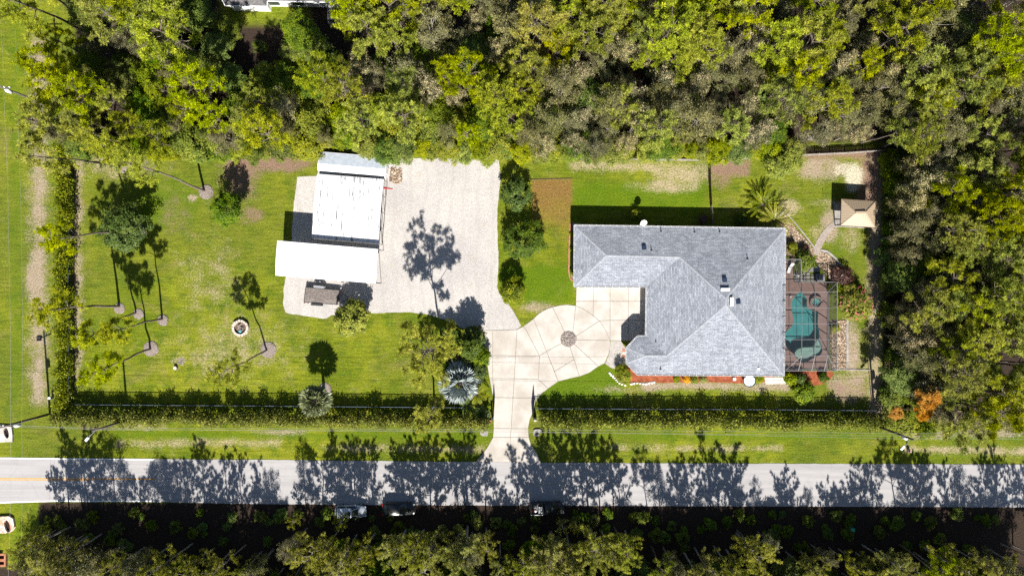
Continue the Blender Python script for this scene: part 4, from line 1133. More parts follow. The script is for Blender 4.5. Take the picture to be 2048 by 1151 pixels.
for i in range(4):
    a, b = wp[i], wp[(i + 1) % 4]; g.add([(a.x, a.y, 0), (b.x, b.y, 0), (b.x, b.y, hs - .02), (a.x, a.y, hs - .02)], [(0, 1, 2, 3)])
for a, b, r_ in ((wp[0], wp[3], sr[0]), (wp[1], wp[2], sr[1])): g.add([(a.x, a.y, hs - .02), (b.x, b.y, hs - .02), (r_.x + (.12 if r_ is sr[0] else -.12), r_.y, hp_ - .05)], [(0, 1, 2)])
g.obj("wall", MAT['white'], sh_)
for a, b in ((sn[0], sn[1]), (ss[0], ss[1])):
    g = Geo(); g.bar(a - Vector((0, 0, .05)), b - Vector((0, 0, .05)), .05, .10); g.obj("fascia", MAT['white'], sh_)
for a, b, c_ in ((sn[0], sr[0], ss[0]), (sn[1], sr[1], ss[1])):
    g = Geo(); g.bar(a + Vector((0, 0, -.02)), b + Vector((0, 0, -.02)), .06, .12); g.bar(b + Vector((0, 0, -.02)), c_ + Vector((0, 0, -.02)), .06, .12); g.obj("barge_board", MAT['white'], sh_)
ea, eb = wp[1], wp[2]; u = (eb - ea).normalized(); mid = lerp(ea, eb, .62)
g = Geo(); g.box(Vector((mid.x + .03, mid.y, 1.05)), (1.0, .06, 2.0), math.atan2(u.y, u.x)); dr = g.obj("door", MAT['white_metal'], sh_)
g = Geo(); g.box(Vector((mid.x + .08, mid.y - .35, 1.05)), (.05, .05, .12)); g.obj("handle", MAT['black'], dr)
rs = thing("red_ramp", "red plank lying on the gravel by the shed door", "plank", P(775, 377)); a = P(767, 376); b = P(786, 378)
g = Geo(); g.add([a + Vector((0, .12, .02)), a + Vector((0, -.12, .02)), b + Vector((0, -.03, .02)), b + Vector((0, .03, .02))], [(0, 1, 2, 3)]); g.v += [(v[0], v[1], v[2] + .06) for v in g.v]; g.f += [(4, 5, 6, 7), (0, 1, 5, 4), (1, 2, 6, 5), (2, 3, 7, 6), (3, 0, 4, 7)]; g.m += [0] * 5
g.obj("board", mat_plain("red_paint", (.42, .02, .02), .5), rs)
tag(pebbles("rubble", inpoly([(781, 335), (804, 338), (803, 362), (795, 370), (780, 362)]), 200, .08, .2, MAT['river'], None, .0, 77), "heap of broken stone beside the shed", "rubble", None, "stuff")

# ------------------------------------------------------------------ utility trailer
hd = .75
tr_ = thing("utility_trailer", "flat utility trailer with a grey plank deck parked by the carport", "trailer", P(642, 594))
dq = [P(611.3, 574, hd), P(679, 580.5, hd), P(674, 608.5, hd), P(608, 603.5, hd)]
n_ = 9
for k in range(n_):
    a, b = lerp(dq[0], dq[3], k / n_ + .006), lerp(dq[1], dq[2], k / n_ + .006); c_, d_ = lerp(dq[1], dq[2], (k + .94) / n_), lerp(dq[0], dq[3], (k + .94) / n_)
    g = Geo(); z_ = rnd.uniform(0, .012); g.prism([(v.x, v.y) for v in (a, b, c_, d_)], hd - .05, hd + z_); g.obj("plank", MAT['deck_wood'], tr_)
g = Geo()
for i in range(4): g.bar(dq[i] - Vector((0, 0, .06)), dq[(i + 1) % 4] - Vector((0, 0, .06)), .09, .16)
ux = (dq[1] - dq[0]).normalized(); uy = (dq[0] - dq[3]).normalized()
e1 = (dq[1] + dq[2]) / 2 + ux * 1.5 - Vector((0, 0, .12))
g.bar(dq[1] - Vector((0, 0, .12)), e1, .09); g.bar(dq[2] - Vector((0, 0, .12)), e1, .09); g.obj("frame", MAT['dark_metal'], tr_)
for side, (a, b) in ((1, (dq[0], dq[1])), (-1, (dq[3], dq[2]))):
    for u_ in (.31, .46):
        c_ = lerp(a, b, u_) + uy * side * .20; g = Geo(); ang = math.atan2(ux.y, ux.x)
        g.tube([Vector((c_.x, c_.y, .37)) - uy * .12, Vector((c_.x, c_.y, .37)) + uy * .12], .37, 18); w = g.obj("wheel", MAT['rubber'], tr_)
        g = Geo(); g.tube([Vector((c_.x, c_.y, .37)) + uy * side * .12, Vector((c_.x, c_.y, .37)) + uy * side * .14], .2, 14); g.obj("hub", MAT['galv'], w)
    p0, p1 = lerp(a, b, .20) + uy * side * .22, lerp(a, b, .57) + uy * side * .22
    g = Geo(); pts = [Vector((p0.x, p0.y, .55)), lerp(p0, p1, .12) + Vector((0, 0, .14)), lerp(p0, p1, .88) + Vector((0, 0, .14)), Vector((p1.x, p1.y, .55))]
    for s0, s1 in zip(pts[:-1], pts[1:]): g.add([s0 - uy * .16, s1 - uy * .16, s1 + uy * .16, s0 + uy * .16], [(0, 1, 2, 3)])
    g.obj("fender", MAT['dark_metal'] if side < 0 else MAT['galv'], tr_)
    for u_ in (.02, .12):
        c_ = lerp(a, b, u_) + uy * side * .1; g = Geo(); g.box(c_ - Vector((0, 0, .1)), (.1, .12, .18)); g.obj("stake_pocket", MAT['dark_metal'], tr_)
    g = Geo(); c_ = lerp(a, b, .015) + uy * side * .08; g.box(Vector((c_.x - .1, c_.y, .55)), (.06, .18, .12)); g.obj("tail_lamp", mat_plain("red_lens", (.4, .02, .02), .3), tr_)
g = Geo(); g.tube([Vector((e1.x, e1.y, .02)), Vector((e1.x, e1.y, .9))], .04, 8); g.obj("jack_stand", MAT['galv'], tr_)

# ------------------------------------------------------------------ neighbour's house and pool cage at the top
nb = thing("neighbour_house", "white-walled neighbouring house with a dark grey roof among the trees", "house", P(545, 10))
he = 2.75
pts = {k: P(x, y, he) for k, (x, y) in dict(a=(428, -30), b=(450, 11.5), c=(534, 12.8), d=(534.5, 2.2), e=(665, 4.8), f=(664, -150), g=(428, -150)).items()}
rp = P(490, -40, 4.6); rq = P(600, -70, 5.6)
roof_mesh("roof", [[pts['b'], pts['c'], rp], [pts['a'], pts['b'], rp], [pts['c'], pts['d'], rp], [pts['d'], pts['e'], rq, rp], [pts['e'], pts['f'], rq], [pts['g'], pts['a'], rp, rq], [pts['f'], pts['g'], rq]], mat_shingle("dark_shingles", (.085, .082, .085), (.125, .12, .12), (.05, .05, .05)), nb)
po = inset([(pts[k].x, pts[k].y) for k in 'abcdefg'], .35)
g = Geo()
for i in range(len(po)):
    a, b = po[i], po[(i + 1) % len(po)]; g.add([(*a, 0), (*b, 0), (*b, he - .03), (*a, he - .03)], [(0, 1, 2, 3)])
g.obj("wall", MAT['white'], nb)
for k, j in (('a', 'b'), ('b', 'c'), ('c', 'd'), ('d', 'e'), ('e', 'f')):
    g = Geo(); g.bar(pts[k] - Vector((0, 0, .04)), pts[j] - Vector((0, 0, .04)), .1, .12); g.obj("gutter", MAT['white_metal'], nb)
for u0, u1 in ((545, 565), (590, 612)):
    y_ = 27.5 + (u0 - 540) * .01; a, b = P(u0, 22, 0), P(u1, 22.3, 0)
    yy = min(po, key=lambda q: (q[0] - pts['e'].x) ** 2 + (q[1] - pts['e'].y) ** 2)[1]
    g = Geo(); g.box(((a.x + b.x) / 2, yy - .02, 1.5), (b.x - a.x, .06, 1.1)); g.obj("window", MAT['glass'], nb)
nc = thing("screen_enclosure", "neighbour's screened pool half hidden behind the pine at the wood's north edge", "screen enclosure", P(700, 25))
c = [P(656, 46, 2.4), P(760, 50, 2.4), P(690, 2, 3.6), P(760, 2, 3.6)]
for a, b in ((c[0], c[1]), (c[0], c[2]), (P(691, 45, 2.4), P(691, 2, 3.6)), (c[2], c[3]), (c[0], P(656, -40, 2.4))):
    g = Geo(); g.bar(a, b, .09, .1); g.obj("beam", MAT['alu'], nc)
for x, y in ((656, 46), (691, 47), (725, 48)):
    a = P(x, y, 2.4); g = Geo(); g.bar(Vector((a.x, a.y, 0)), a, .08); g.obj("post", MAT['alu'], nc)
g = Geo(); g.add([c[0], c[1], c[3], c[2]], [(0, 1, 2, 3)]); g.obj("screen_panel", MAT['screen'], nc)
g = Geo(); g.sheet(PX([(655, 40), (770, 43), (770, -60), (655, -60)]), .03); tag(g.obj("neighbour_patio", MAT['grey_conc']), "grey patio of the neighbour's pool", None, None, "structure")
npool = thing("swimming_pool", "neighbour's blue swimming pool glimpsed beyond the wood", "pool", P(725, 10))
g = Geo(); g.prism([tuple(P(x, y))[:2] for x, y in smooth_poly([(695, 20), (715, 32), (745, 30), (765, 10), (765, -40), (700, -40)])], .031, .07); g.obj("rim", m_pl, npool)
g = Geo(); g.sheet([tuple(P(x, y))[:2] for x, y in smooth_poly([(697, 19), (716, 30), (744, 28), (763, 9), (763, -38), (702, -38)])], .075); g.obj("water", mat_plain("blue_water", (.03, .20, .28), .08, .6), npool)

# ------------------------------------------------------------------ vegetation makers
class Wood:
    def __init__(self): self.V, self.F, self.n = [], [], 0
    def tube(self, pts, r0, r1, n=5):
        pts = np.asarray(pts, float); k = len(pts)
        d = np.gradient(pts, axis=0); d = unit(d)
        ref = np.where(np.abs(d[:, 2:3]) > .9, np.array([[1., 0, 0]]), np.array([[0, 0, 1.]]))
        a = unit(np.cross(d, ref)); b = np.cross(d, a)
        t = np.arange(n) * 2 * np.pi / n
        r = np.linspace(r0, r1, k)[:, None, None]
        V = pts[:, None] + (a[:, None] * np.cos(t)[None, :, None] + b[:, None] * np.sin(t)[None, :, None]) * r
        i = np.arange(k - 1)[:, None] * n; j = np.arange(n)[None]
        F = np.stack([i + j, i + (j + 1) % n, i + n + (j + 1) % n, i + n + j], -1).reshape(-1, 4)
        self.V.append(V.reshape(-1, 3)); self.F.append(F + self.n); self.n += k * n
    def mesh(self, name, mat):
        return np_mesh(name, np.concatenate(self.V), np.concatenate(self.F), mat, None, True)

def rsph(rg, n): return unit(rg.normal(size=(n, 3)))
def wander(rg, a, b, k, amp):
    u = np.linspace(0, 1, k)[:, None]
    p = np.asarray(a) * (1 - u) + np.asarray(b) * u
    off = np.cumsum(rg.normal(size=(k, 3)) * amp, 0); off[:, 2] *= .3; off -= off[0] * 1
    return p + off * np.minimum(1, u * 3)

def needles(rg, C, n, L, W, up=0.5, lv0=None, outd=None):
    """tufts of needles round centres C"""
    m = len(C)
    D = rsph(rg, m * n); D[:, 2] += up
    if outd is not None: D += np.repeat(outd, n, 0)
    D = unit(D)
    Cc = np.repeat(C, n, 0)
    Sd = unit(np.cross(D, rsph(rg, m * n)))
    V, F = kites(Cc, D, Sd, L * rg.uniform(.7, 1.15, m * n), W, .55)
    t = rg.uniform(0, 1, m) if lv0 is None else lv0
    lv = np.clip(np.repeat(t, n) * .7 + rg.uniform(0, .3, m * n), 0, 1)
    return V, F, lv

def leaves(rg, C, n, r, L, W, cen, up=0.7, outw=0.6, rand=0.6, flat=.75):
    """clumps of leaves: n leaves in a blob radius r round each centre"""
    m = len(C)
    Cc = np.repeat(C, n, 0) + rsph(rg, m * n) * (rg.uniform(0, 1, (m * n, 1)) ** .5) * np.repeat(r if np.ndim(r) else np.full(m, r), n)[:, None] * np.array([[1, 1, flat]])
    Nn = unit(np.array([[0, 0, up]]) + unit(Cc - np.asarray(cen)[None]) * outw + rsph(rg, m * n) * rand)
    D = unit(np.cross(Nn, rsph(rg, m * n)))
    Sd = np.cross(Nn, D)
    s = rg.uniform(.65, 1.2, m * n)
    V, F = kites(Cc - D * (L * s * .5)[:, None], D, Sd, L * s, W * s, .45)
    lv = np.clip(np.repeat(rg.uniform(0, 1, m), n) * .6 + rg.uniform(0, .4, m * n), 0, 1)
    return V, F, lv

def merge(parts):
    Vs, Fs, Ls, b = [], [], [], 0
    for V, F, lv in parts:
        Vs.append(V); Fs.append(F + b); Ls.append(lv); b += len(V)
    return np.concatenate(Vs), np.concatenate(Fs), np.concatenate(Ls)

def new_plant(name, label, cat, wood_me, crown_me, extra=None, group=None, wn="trunk", cn="crown"):
    r = thing(name, label, cat, (0, 0, 0), 0, group)
    if wood_me: link(wn, wood_me, r)
    c = link(cn, crown_me, r)
    for nm, me in (extra or []): link(nm, me, c)
    return r

def pine(seed, h, cr, cf=0.38, nb=20, lean=(0, 0), mat='pine', tuft=.46, dens=1.0, bend=0.10):
    rg = np.random.default_rng(seed)
    w = Wood()
    top = np.array([lean[0], lean[1], h])
    tr = wander(rg, (0, 0, -.1), top, 9, bend)
    w.tube(tr, .17 * h / 13, .045, 7)
    C = []
    for i in range(nb):
        u = rg.uniform(0, 1) ** .8
        z = 1 - cf * (1 - u)
        k = z * 8; i0 = min(int(k), 7); base = tr[i0] + (tr[i0 + 1] - tr[i0]) * (k - i0)
        az = i * 2.4 + rg.uniform(-.5, .5)
        prof = (1 - u) ** .55 * .75 + .30
        L = cr * prof * rg.uniform(.65, 1.15)
        end = base + np.array([math.cos(az) * L, math.sin(az) * L, L * rg.uniform(.15, .65)])
        br = wander(rg, base, end, 6, .07 * L / 2)
        w.tube(br, .055, .018, 4)
        ns = max(3, int(L * 2.2))
        for s in range(ns):
            t = rg.uniform(.4, 1.0); kk = t * 5; j = min(int(kk), 4); b0 = br[j] + (br[j + 1] - br[j]) * (kk - j)
            a2 = az + rg.uniform(-1.3, 1.3); l2 = rg.uniform(.35, .95)
            e2 = b0 + np.array([math.cos(a2) * l2, math.sin(a2) * l2, l2 * rg.uniform(.2, .8)])
            w.tube(np.array([b0, (b0 + e2) / 2 + rg.normal(size=3) * .05, e2]), .02, .01, 3)
            for q in range(int(rg.integers(2, 4) * dens + .5)): C.append(b0 + (e2 - b0) * rg.uniform(.5, 1.1) + rg.normal(size=3) * .16)
        C.append(end)
    for q in range(6): C.append(tr[-1] + rg.normal(size=3) * np.array([.4, .4, .25]))
    C = np.array(C)
    V, F, lv = needles(rg, C, 30, tuft, .062, .45)
    return w.mesh("trunk", MAT['bark']), np_mesh("crown", V, F, MAT[mat], lv)

def paperbark(seed, h, r, flowers=0.0, mat='mela', leafn=46):
    rg = np.random.default_rng(seed)
    w = Wood(); C = []
    nst = rg.integers(1, 3)
    for s in range(nst):
        a = rg.uniform(0, 6.28); sp = .35 * s
        top = np.array([math.cos(a) * sp * 2, math.sin(a) * sp * 2, h * rg.uniform(.9, 1)])
        tr = wander(rg, (math.cos(a) * sp * .4, math.sin(a) * sp * .4, -.1), top, 8, .07)
        w.tube(tr, .13, .03, 6)
        nb = int(26 / nst) + 6
        for i in range(nb):
            u = rg.uniform(.28, 1); k = u * 7; j = min(int(k), 6); b0 = tr[j] + (tr[j + 1] - tr[j]) * (k - j)
            az = i * 2.4 + rg.uniform(-.6, .6); v = (u - .28) / .72
            L = r * (math.sin(math.pi * (v * .78 + .2)) ** .7) * rg.uniform(.55, 1.1)
            e = b0 + np.array([math.cos(az) * L, math.sin(az) * L, L * rg.uniform(.5, 1.1)])
            br = wander(rg, b0, e, 4, .06); w.tube(br, .035, .012, 3)
            for q in range(4): C.append(br[-1] + (br[1] - br[-1]) * rg.uniform(-.05, .7) + rg.normal(size=3) * .22)
    C = np.array(C); cen = C.mean(0)
    V, F, lv = leaves(rg, C, leafn, .48, .21, .075, cen, .35, .7, .9, 1.0)
    ex = []
    if flowers > 0:
        sel = C[(C[:, 2] > cen[2] - .3 * h * .2) & (rg.uniform(0, 1, len(C)) < flowers)]
        Vf, Ff, lf = leaves(rg, sel + np.array([0, 0, .25]), 13, .38, .13, .09, cen, .6, .5, .6, .7)
        ex.append(("blossom", np_mesh("blossom", Vf, Ff, MAT['flower'], lf)))
    return w.mesh("trunk", MAT['bark_pale']), np_mesh("crown", V, F, MAT[mat], lv), ex

def broadleaf(seed, h, r, z0=0.35, mat='broad', nc=95, ln=44, L=.30, W=.17, cl=.55, rx=1.0, ry=1.0, bark='bark'):
    """dome of leaf clumps on limbs; h height, r crown radius, z0 crown bottom as a share of h"""
    rg = np.random.default_rng(seed)
    w = Wood()
    zc = h * (z0 + 1) / 2; hz = h * (1 - z0) / 2
    fork = np.array([rg.uniform(-.1, .1), rg.uniform(-.1, .1), h * z0 * .8 + .15])
    w.tube(wander(rg, (0, 0, -.1), fork, 4, .03), .04 * h * .6 + .04, .03 * h * .6 + .03, 7)
    d = rsph(rg, nc); d[:, 2] = np.abs(d[:, 2]) * 1.2 - .35; d = unit(d)
    lump = 1 + .22 * np.sin(d[:, 0] * 5 + seed) * np.cos(d[:, 1] * 4 + seed * 2) + rg.normal(size=nc) * .10
    rad = (rg.uniform(.35, 1, nc) ** .45 * lump)[:, None]
    C = d * rad * np.array([[r * rx, r * ry, hz]]) * .86 + np.array([[0, 0, zc]])
    for i in range(0, nc, 4):
        mid = fork + (C[i] - fork) * .5 + rg.normal(size=3) * .12
        w.tube(np.array([fork, mid, C[i]]), .02 * h * .35 + .015, .01, 4)
    V, F, lv = leaves(rg, C, ln, cl * rg.uniform(.7, 1.2, nc), L, W, (0, 0, zc * .7), .7, .7, .55)
    return w.mesh("trunk", MAT[bark]), np_mesh("crown", V, F, MAT[mat], lv)

def casuarina(seed, h, r, mat='casu', dens=1.0):
    """feathery she-oak: rising limbs with soft plumes of needles"""
    rg = np.random.default_rng(seed)
    w = Wood(); C, O = [], []
    tr = wander(rg, (0, 0, -.1), (rg.uniform(-.5, .5), rg.uniform(-.5, .5), h), 10, .09)
    w.tube(tr, .05 + h * .012, .02, 7)
    nb = int(h * 2.7)
    for i in range(nb):
        u = rg.uniform(.36, 1.0); k = u * 9; j = min(int(k), 8); b0 = tr[j] + (tr[j + 1] - tr[j]) * (k - j)
        az = i * 2.4 + rg.uniform(-.6, .6)
        L = (r * (1.10 - u) ** .55 * rg.uniform(.7, 1.3) + .35) * 1.15
        dr = np.array([math.cos(az), math.sin(az), rg.uniform(.45, 1.0)])
        br = wander(rg, b0, b0 + dr * L, 6, .06); w.tube(br, .035, .01, 4)
        ns = int((3 + L * 4.5) * dens)
        for s in range(ns):
            t = rg.uniform(.25, 1.0) * 5; jj = min(int(t), 4); p = br[jj] + (br[jj + 1] - br[jj]) * (t - jj)
            C.append(p + rg.normal(size=3) * .16 * (1.5 - t / 5)); O.append(dr * 1.1 + rg.normal(size=3) * .3)
    V, F, lv = needles(rg, np.array(C), 34, .50, .034, .35, None, np.array(O))
    return w.mesh("trunk", MAT['bark_pale']), np_mesh("crown", V, F, MAT[mat], lv)

def plume_tree(seed, h, r, mat='plume'):
    """she-oak with separate long plumes: needles hug the limbs, longest in the middle of the crown"""
    rg = np.random.default_rng(seed)
    w = Wood(); C, O = [], []
    tr = wander(rg, (0, 0, -.1), (rg.uniform(-.4, .4), rg.uniform(-.4, .4), h), 10, .08)
    w.tube(tr, .06 + h * .012, .025, 7)
    nb = int(h * 1.3) + 6
    for i in range(nb):
        u = .34 + .66 * (i + rg.uniform(0, 1)) / nb; k = min(u, 1) * 9; j = min(int(k), 8); b0 = tr[j] + (tr[j + 1] - tr[j]) * (k - j)
        az = i * 2.4 + rg.uniform(-.4, .4)
        L = r * (1.12 - u) ** .35 * rg.uniform(.75, 1.3) + .6
        dr = np.array([math.cos(az), math.sin(az), rg.uniform(.35, .85)]); dr /= np.linalg.norm(dr)
        br = wander(rg, b0, b0 + dr * L, 7, .04); br[:, 2] += np.linspace(0, 1, 7) ** 2 * L * .15
        w.tube(br, .045, .012, 4)
        ns = int(L * 17)
        for s in range(ns):
            t = rg.uniform(.22, 1.0); kk = t * 6; jj = min(int(kk), 5); p = br[jj] + (br[jj + 1] - br[jj]) * (kk - jj)
            C.append(p + rg.normal(size=3) * (.17 * math.sin(math.pi * (t * .8 + .12)) + .02)); O.append(dr * 1.5 + rg.normal(size=3) * .3)
    V, F, lv = needles(rg, np.array(C), 20, .40, .036, .3, None, np.array(O))
    return w.mesh("trunk", MAT['bark_pale']), np_mesh("crown", V, F, MAT[mat], lv)

def fan_palm(seed, trunk_h, reach, nl, mat, bark='bark', pet=.45, segs=22, spread=2.3):
    rg = np.random.default_rng(seed)
    w = Wood()
    w.tube(wander(rg, (0, 0, -.1), (0, 0, trunk_h), 6, .04), .24, .19, 9)
    parts = []
    for i in range(nl):
        az = i * 2.39996; el = 1.25 - 1.55 * (i / nl) + rg.uniform(-.1, .1)
        d = np.array([math.cos(az) * math.cos(el), math.sin(az) * math.cos(el), math.sin(el)])
        pl = reach * pet * rg.uniform(.85, 1.1); b0 = np.array([0, 0, trunk_h])
        mid = b0 + d * pl * .6 + np.array([0, 0, .10]); hub = b0 + d * pl
        w.tube(np.array([b0, mid, hub]), .045, .022, 5)
        side = unit(np.cross(d, np.array([0, 0, 1.0]))[None])[0]; upv = np.cross(side, d)
        a = np.linspace(-spread / 2 - .35, spread / 2 + .35, segs) + rg.normal(size=segs) * .03
        rl = reach * (1 - pet) * (1 - .28 * np.abs(a / (spread / 2 + .35)) ** 1.5) * rg.uniform(.88, 1.08, segs)
        D = np.cos(a)[:, None] * d + np.sin(a)[:, None] * side + upv * (.28 * np.abs(np.sin(a))[:, None]) - np.array([[0, 0, .12]])
        D = unit(D)
        Sd = unit(np.cross(D, np.tile(upv, (segs, 1)))) ; Sd = unit(Sd + upv * (rg.choice([-1, 1], segs) * .55)[:, None])
        C = np.tile(hub, (segs, 1))
        V, F = kites(C, D, Sd, rl, reach * (1 - pet) * (spread + .7) / segs * 1.35, .62)
        parts.append((V, F, np.clip(rg.uniform(0, .55) + rg.uniform(0, .45, segs), 0, 1)))
        # drooping tips
        tips = C + D * (rl * .72)[:, None]
        D2 = unit(D + np.array([[0, 0, -.9]]) + rg.normal(size=D.shape) * .15)
        V, F = kites(tips, D2, Sd, rl * .36, .07, .3); parts.append((V, F, rg.uniform(.4, 1, segs)))
    V, F, lv = merge(parts)
    return w.mesh("trunk", MAT[bark]), np_mesh("fronds", V, F, MAT[mat], lv)

def cycad(seed, trunk_h, reach, nf, mat='cycad', leafl=.30, arch=.5, lw=.05, bark='bark', el0=1.2, el1=.1):
    """feather-leaved rosette (cycads, small palms)"""
    rg = np.random.default_rng(seed)
    w = Wood(); w.tube(np.array([[0, 0, -.05], [0, 0, trunk_h * .5], [0, 0, trunk_h]]), .16, .13, 8)
    parts = []
    for i in range(nf):
        az = i * 2.39996 + rg.uniform(-.1, .1); el = el0 + (el1 - el0) * (i / nf)
        k = 9; u = np.linspace(0, 1, k); L = reach * rg.uniform(.85, 1.1)
        hor = np.array([math.cos(az), math.sin(az), 0])
        e = el - u * arch * 1.6
        st = np.stack([np.cos(e), np.sin(e)], 1) * (L / (k - 1)); st[0] = 0; cum = np.cumsum(st, 0)
        R = hor[None] * cum[:, :1] + np.array([[0, 0, 1.]]) * cum[:, 1:] + np.array([[0, 0, trunk_h]])
        w.tube(R, .022, .008, 4)
        m = 20; t = np.linspace(.12, 1, m) * (k - 1); j = np.minimum(t.astype(int), k - 2); pts = R[j] + (R[j + 1] - R[j]) * (t - j)[:, None]; dr = unit(R[j + 1] - R[j])
        side = np.cross(hor, [0, 0, 1.])
        for sg in (-1, 1):
            D = unit(side[None] * sg + dr * .55 + np.array([[0, 0, .18]]) + rg.normal(size=(m, 3)) * .08)
            Sd = unit(np.cross(D, np.cross(dr, D)))
            Sd = dr
            ll = leafl * np.sin(np.pi * (np.linspace(.12, 1, m) * .85 + .1)) ** .6 * rg.uniform(.9, 1.1, m)
            V, F = kites(pts, D, Sd, ll, lw, .4); parts.append((V, F, np.clip(rg.uniform(0, .6) + rg.uniform(0, .4, m), 0, 1)))
    V, F, lv = merge(parts)
    return w.mesh("trunk", MAT[bark]), np_mesh("fronds", V, F, MAT[mat], lv)

def strap_plant(seed, nleaf, L, W, mat, el=(0.35, 1.3), wood=None):
    rg = np.random.default_rng(seed); parts = []
    for i in range(nleaf):
        az = i * 2.4 + rg.uniform(-.3, .3); e = rg.uniform(*el); D = np.array([math.cos(az) * math.cos(e), math.sin(az) * math.cos(e), math.sin(e)])
        l = L * rg.uniform(.7, 1.1); side = unit(np.cross(D, [0, 0, 1.])[None])
        V, F = kites(np.zeros((1, 3)), D[None], side, l * .65, W, .7); parts.append((V, F, rg.uniform(0, .7, 1)))
        D2 = unit((D + np.array([0, 0, -.7]))[None]); V, F = kites((D * l * .45)[None], D2, side, l * .6, W * .95, .35); parts.append((V, F, rg.uniform(.2, 1, 1)))
    V, F, lv = merge(parts); w = Wood(); w.tube(np.array([[0, 0, -.05], [0, 0, .1], [0, 0, .25]]), .07, .05, 6)
    return w.mesh("stem", MAT['bark']), np_mesh("leaves", V, F, MAT[mat], lv)

def plant(kind, name, label, cat, base_px, args, group=None, rotz=None, scale=1.0, names=("trunk", "crown"), at=None):
    out = kind(*args) if isinstance(args, tuple) else kind(**args)
    r = new_plant(name, label, cat, out[0], out[1], out[2] if len(out) > 2 else None, group, *names)
    r.location = P(*base_px) if at is None else at
    r.rotation_euler = (0, 0, rnd.uniform(0, 6.28) if rotz is None else rotz)
    r.scale = (scale,) * 3
    return r

# ------------------------------------------------------------------ single trees of the garden
# slash pines on the west lawn: foot pixel, height, crown radius, lean
def lean_to(foot, crown, hc, htop):
    """lean (m) so that the crown at height hc shows at the crown pixel"""
    f, c = P(*foot), P(*crown, hc); k = htop / hc
    return ((c.x - f.x) * k, (c.y - f.y) * k)
LP = [((410, 382), (283, 338), 12.5, 14.5, 2.0, 31, 'pine_lawn', "golden-needled slash pine standing on the round mulch bed near the carports"),
      ((243, 330), (80, 309), 13.5, 15.3, 2.1, 32, 'pine_lawn', "slash pine on the lawn's north side leaning far over the west hedge"),
      ((290, 308), (212, 283), 11.5, 13.5, 2.3, 33, 'pine_lawn', "slash pine at the lawn's north edge under the wood"),
      ((239, 612), (103, 618), 13.5, 15.5, 2.5, 34, 'pine_lawn', "slash pine with a straight trunk reaching over the west hedge beyond the dirt strip"),
      ((273, 624), (176, 668), 9.5, 11.2, 1.7, 35, 'pine_lawn', "thin bowed slash pine between two others on the west lawn"),
      ((325, 637), (236, 660), 10.8, 12.6, 1.8, 36, 'pine_lawn', "sparse slash pine on the west lawn with open bare branches"),
      ((302, 697), (197, 733), 11.0, 12.8, 2.0, 37, 'pine_lawn', "slash pine beside the sawn stump, leaning to the south-west"),
      ((270, 468), (118, 472), 13.0, 15.0, 2.4, 38, 'pine_lawn', "slash pine rising through the dark broadleaf tree and over the west hedge"),
      ((535, 698), (462, 742), 8.6, 10.4, 2.3, 39, 'pine_lawn', "crooked yellow-green slash pine near the fire pit"),
      ((885, 690), (852, 706), 12.0, 14.6, 4.4, 40, 'pine_lawn', "large spreading slash pine beside the silver palm"),
      ((868, 792), (856, 822), 9.2, 11.0, 2.4, 41, 'pine_lawn', "slash pine growing through the front hedge next to the silver palm")]
for foot, crown, hcn, ht, cr, sd_, mt, lab in LP:
    big = cr > 4
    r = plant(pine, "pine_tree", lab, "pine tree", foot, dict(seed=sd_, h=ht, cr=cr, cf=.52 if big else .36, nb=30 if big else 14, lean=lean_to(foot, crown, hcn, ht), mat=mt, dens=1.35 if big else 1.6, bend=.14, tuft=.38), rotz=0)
# pale mulch rings at their feet
for (x, y, r_) in ((412, 384, 1.05), (243, 334, .9), (239, 616, .8), (277, 627, .75), (326, 640, .8), (302, 697, 1.1), (537, 699, 1.15), (279, 463, 1.0), (650, 778, .95)):
    t_ = thing("mulch_ring", "round bed of pale mulch at the foot of a lawn tree", "mulch bed", P(x, y), 0, "mulch rings of the lawn trees")
    g = Geo(); g.lathe([(r_, 0), (r_ * .96, .07), (r_ * .6, .13), (.05, .15)], P(x, y), 22); g.v = [(v[0] + rnd.uniform(-.05, .05), v[1] + rnd.uniform(-.05, .05), v[2]) for v in g.v]; g.obj("mound", MAT['mulch_pale'], t_)
    tag(pebbles("mulch_chips", disc(x, y, r_ * .95), 150, .03, .08, MAT['greystones'], t_, .09, int(x)), None, None, None, "stuff")

plant(broadleaf, "broadleaf_tree", "dark glossy round-crowned tree on the west lawn", "tree", (274, 462), dict(seed=51, h=6.0, r=3.4, z0=.2, mat='dark', nc=150, ln=52, L=.34, W=.16, cl=.7))
plant(broadleaf, "broadleaf_tree", "small green tree between the golden pine and the carports", "tree", (476, 426), dict(seed=52, h=6.4, r=2.5, z0=.15, mat='broad', nc=120, ln=42, L=.28, W=.14, cl=.5))
plant(broadleaf, "dead_sapling", "thin half-bare sapling beside the golden pine's mulch bed", "sapling", (441, 408), dict(seed=53, h=3.6, r=1.1, z0=.5, mat='mela', nc=20, ln=8, L=.2, W=.06, cl=.4, bark='bark_pale'))
plant(broadleaf, "broadleaf_tree", "lime-leaved tree at the gravel's edge beside the trailer", "tree", (711, 634), dict(seed=54, h=4.6, r=2.7, z0=.12, mat='bright', nc=130, ln=40, L=.36, W=.22, cl=.55))
for x, y, h_, r_, sd_, lab in ((1033, 392, 4.6, 2.35, 55, "dense dark tree at the gravel's east edge nearest the north fence"), (1046, 482, 5.0, 3.1, 56, "largest of the dense dark trees along the gravel's east edge"), (1027, 580, 3.8, 1.9, 57, "small dense dark tree beside the turning circle")):
    plant(broadleaf, "broadleaf_tree", lab, "tree", (x, y), dict(seed=sd_, h=h_, r=r_, z0=.06, mat='dark' if sd_ != 57 else 'hedge', nc=int(46 * r_), ln=52, L=.27, W=.13, cl=.5))
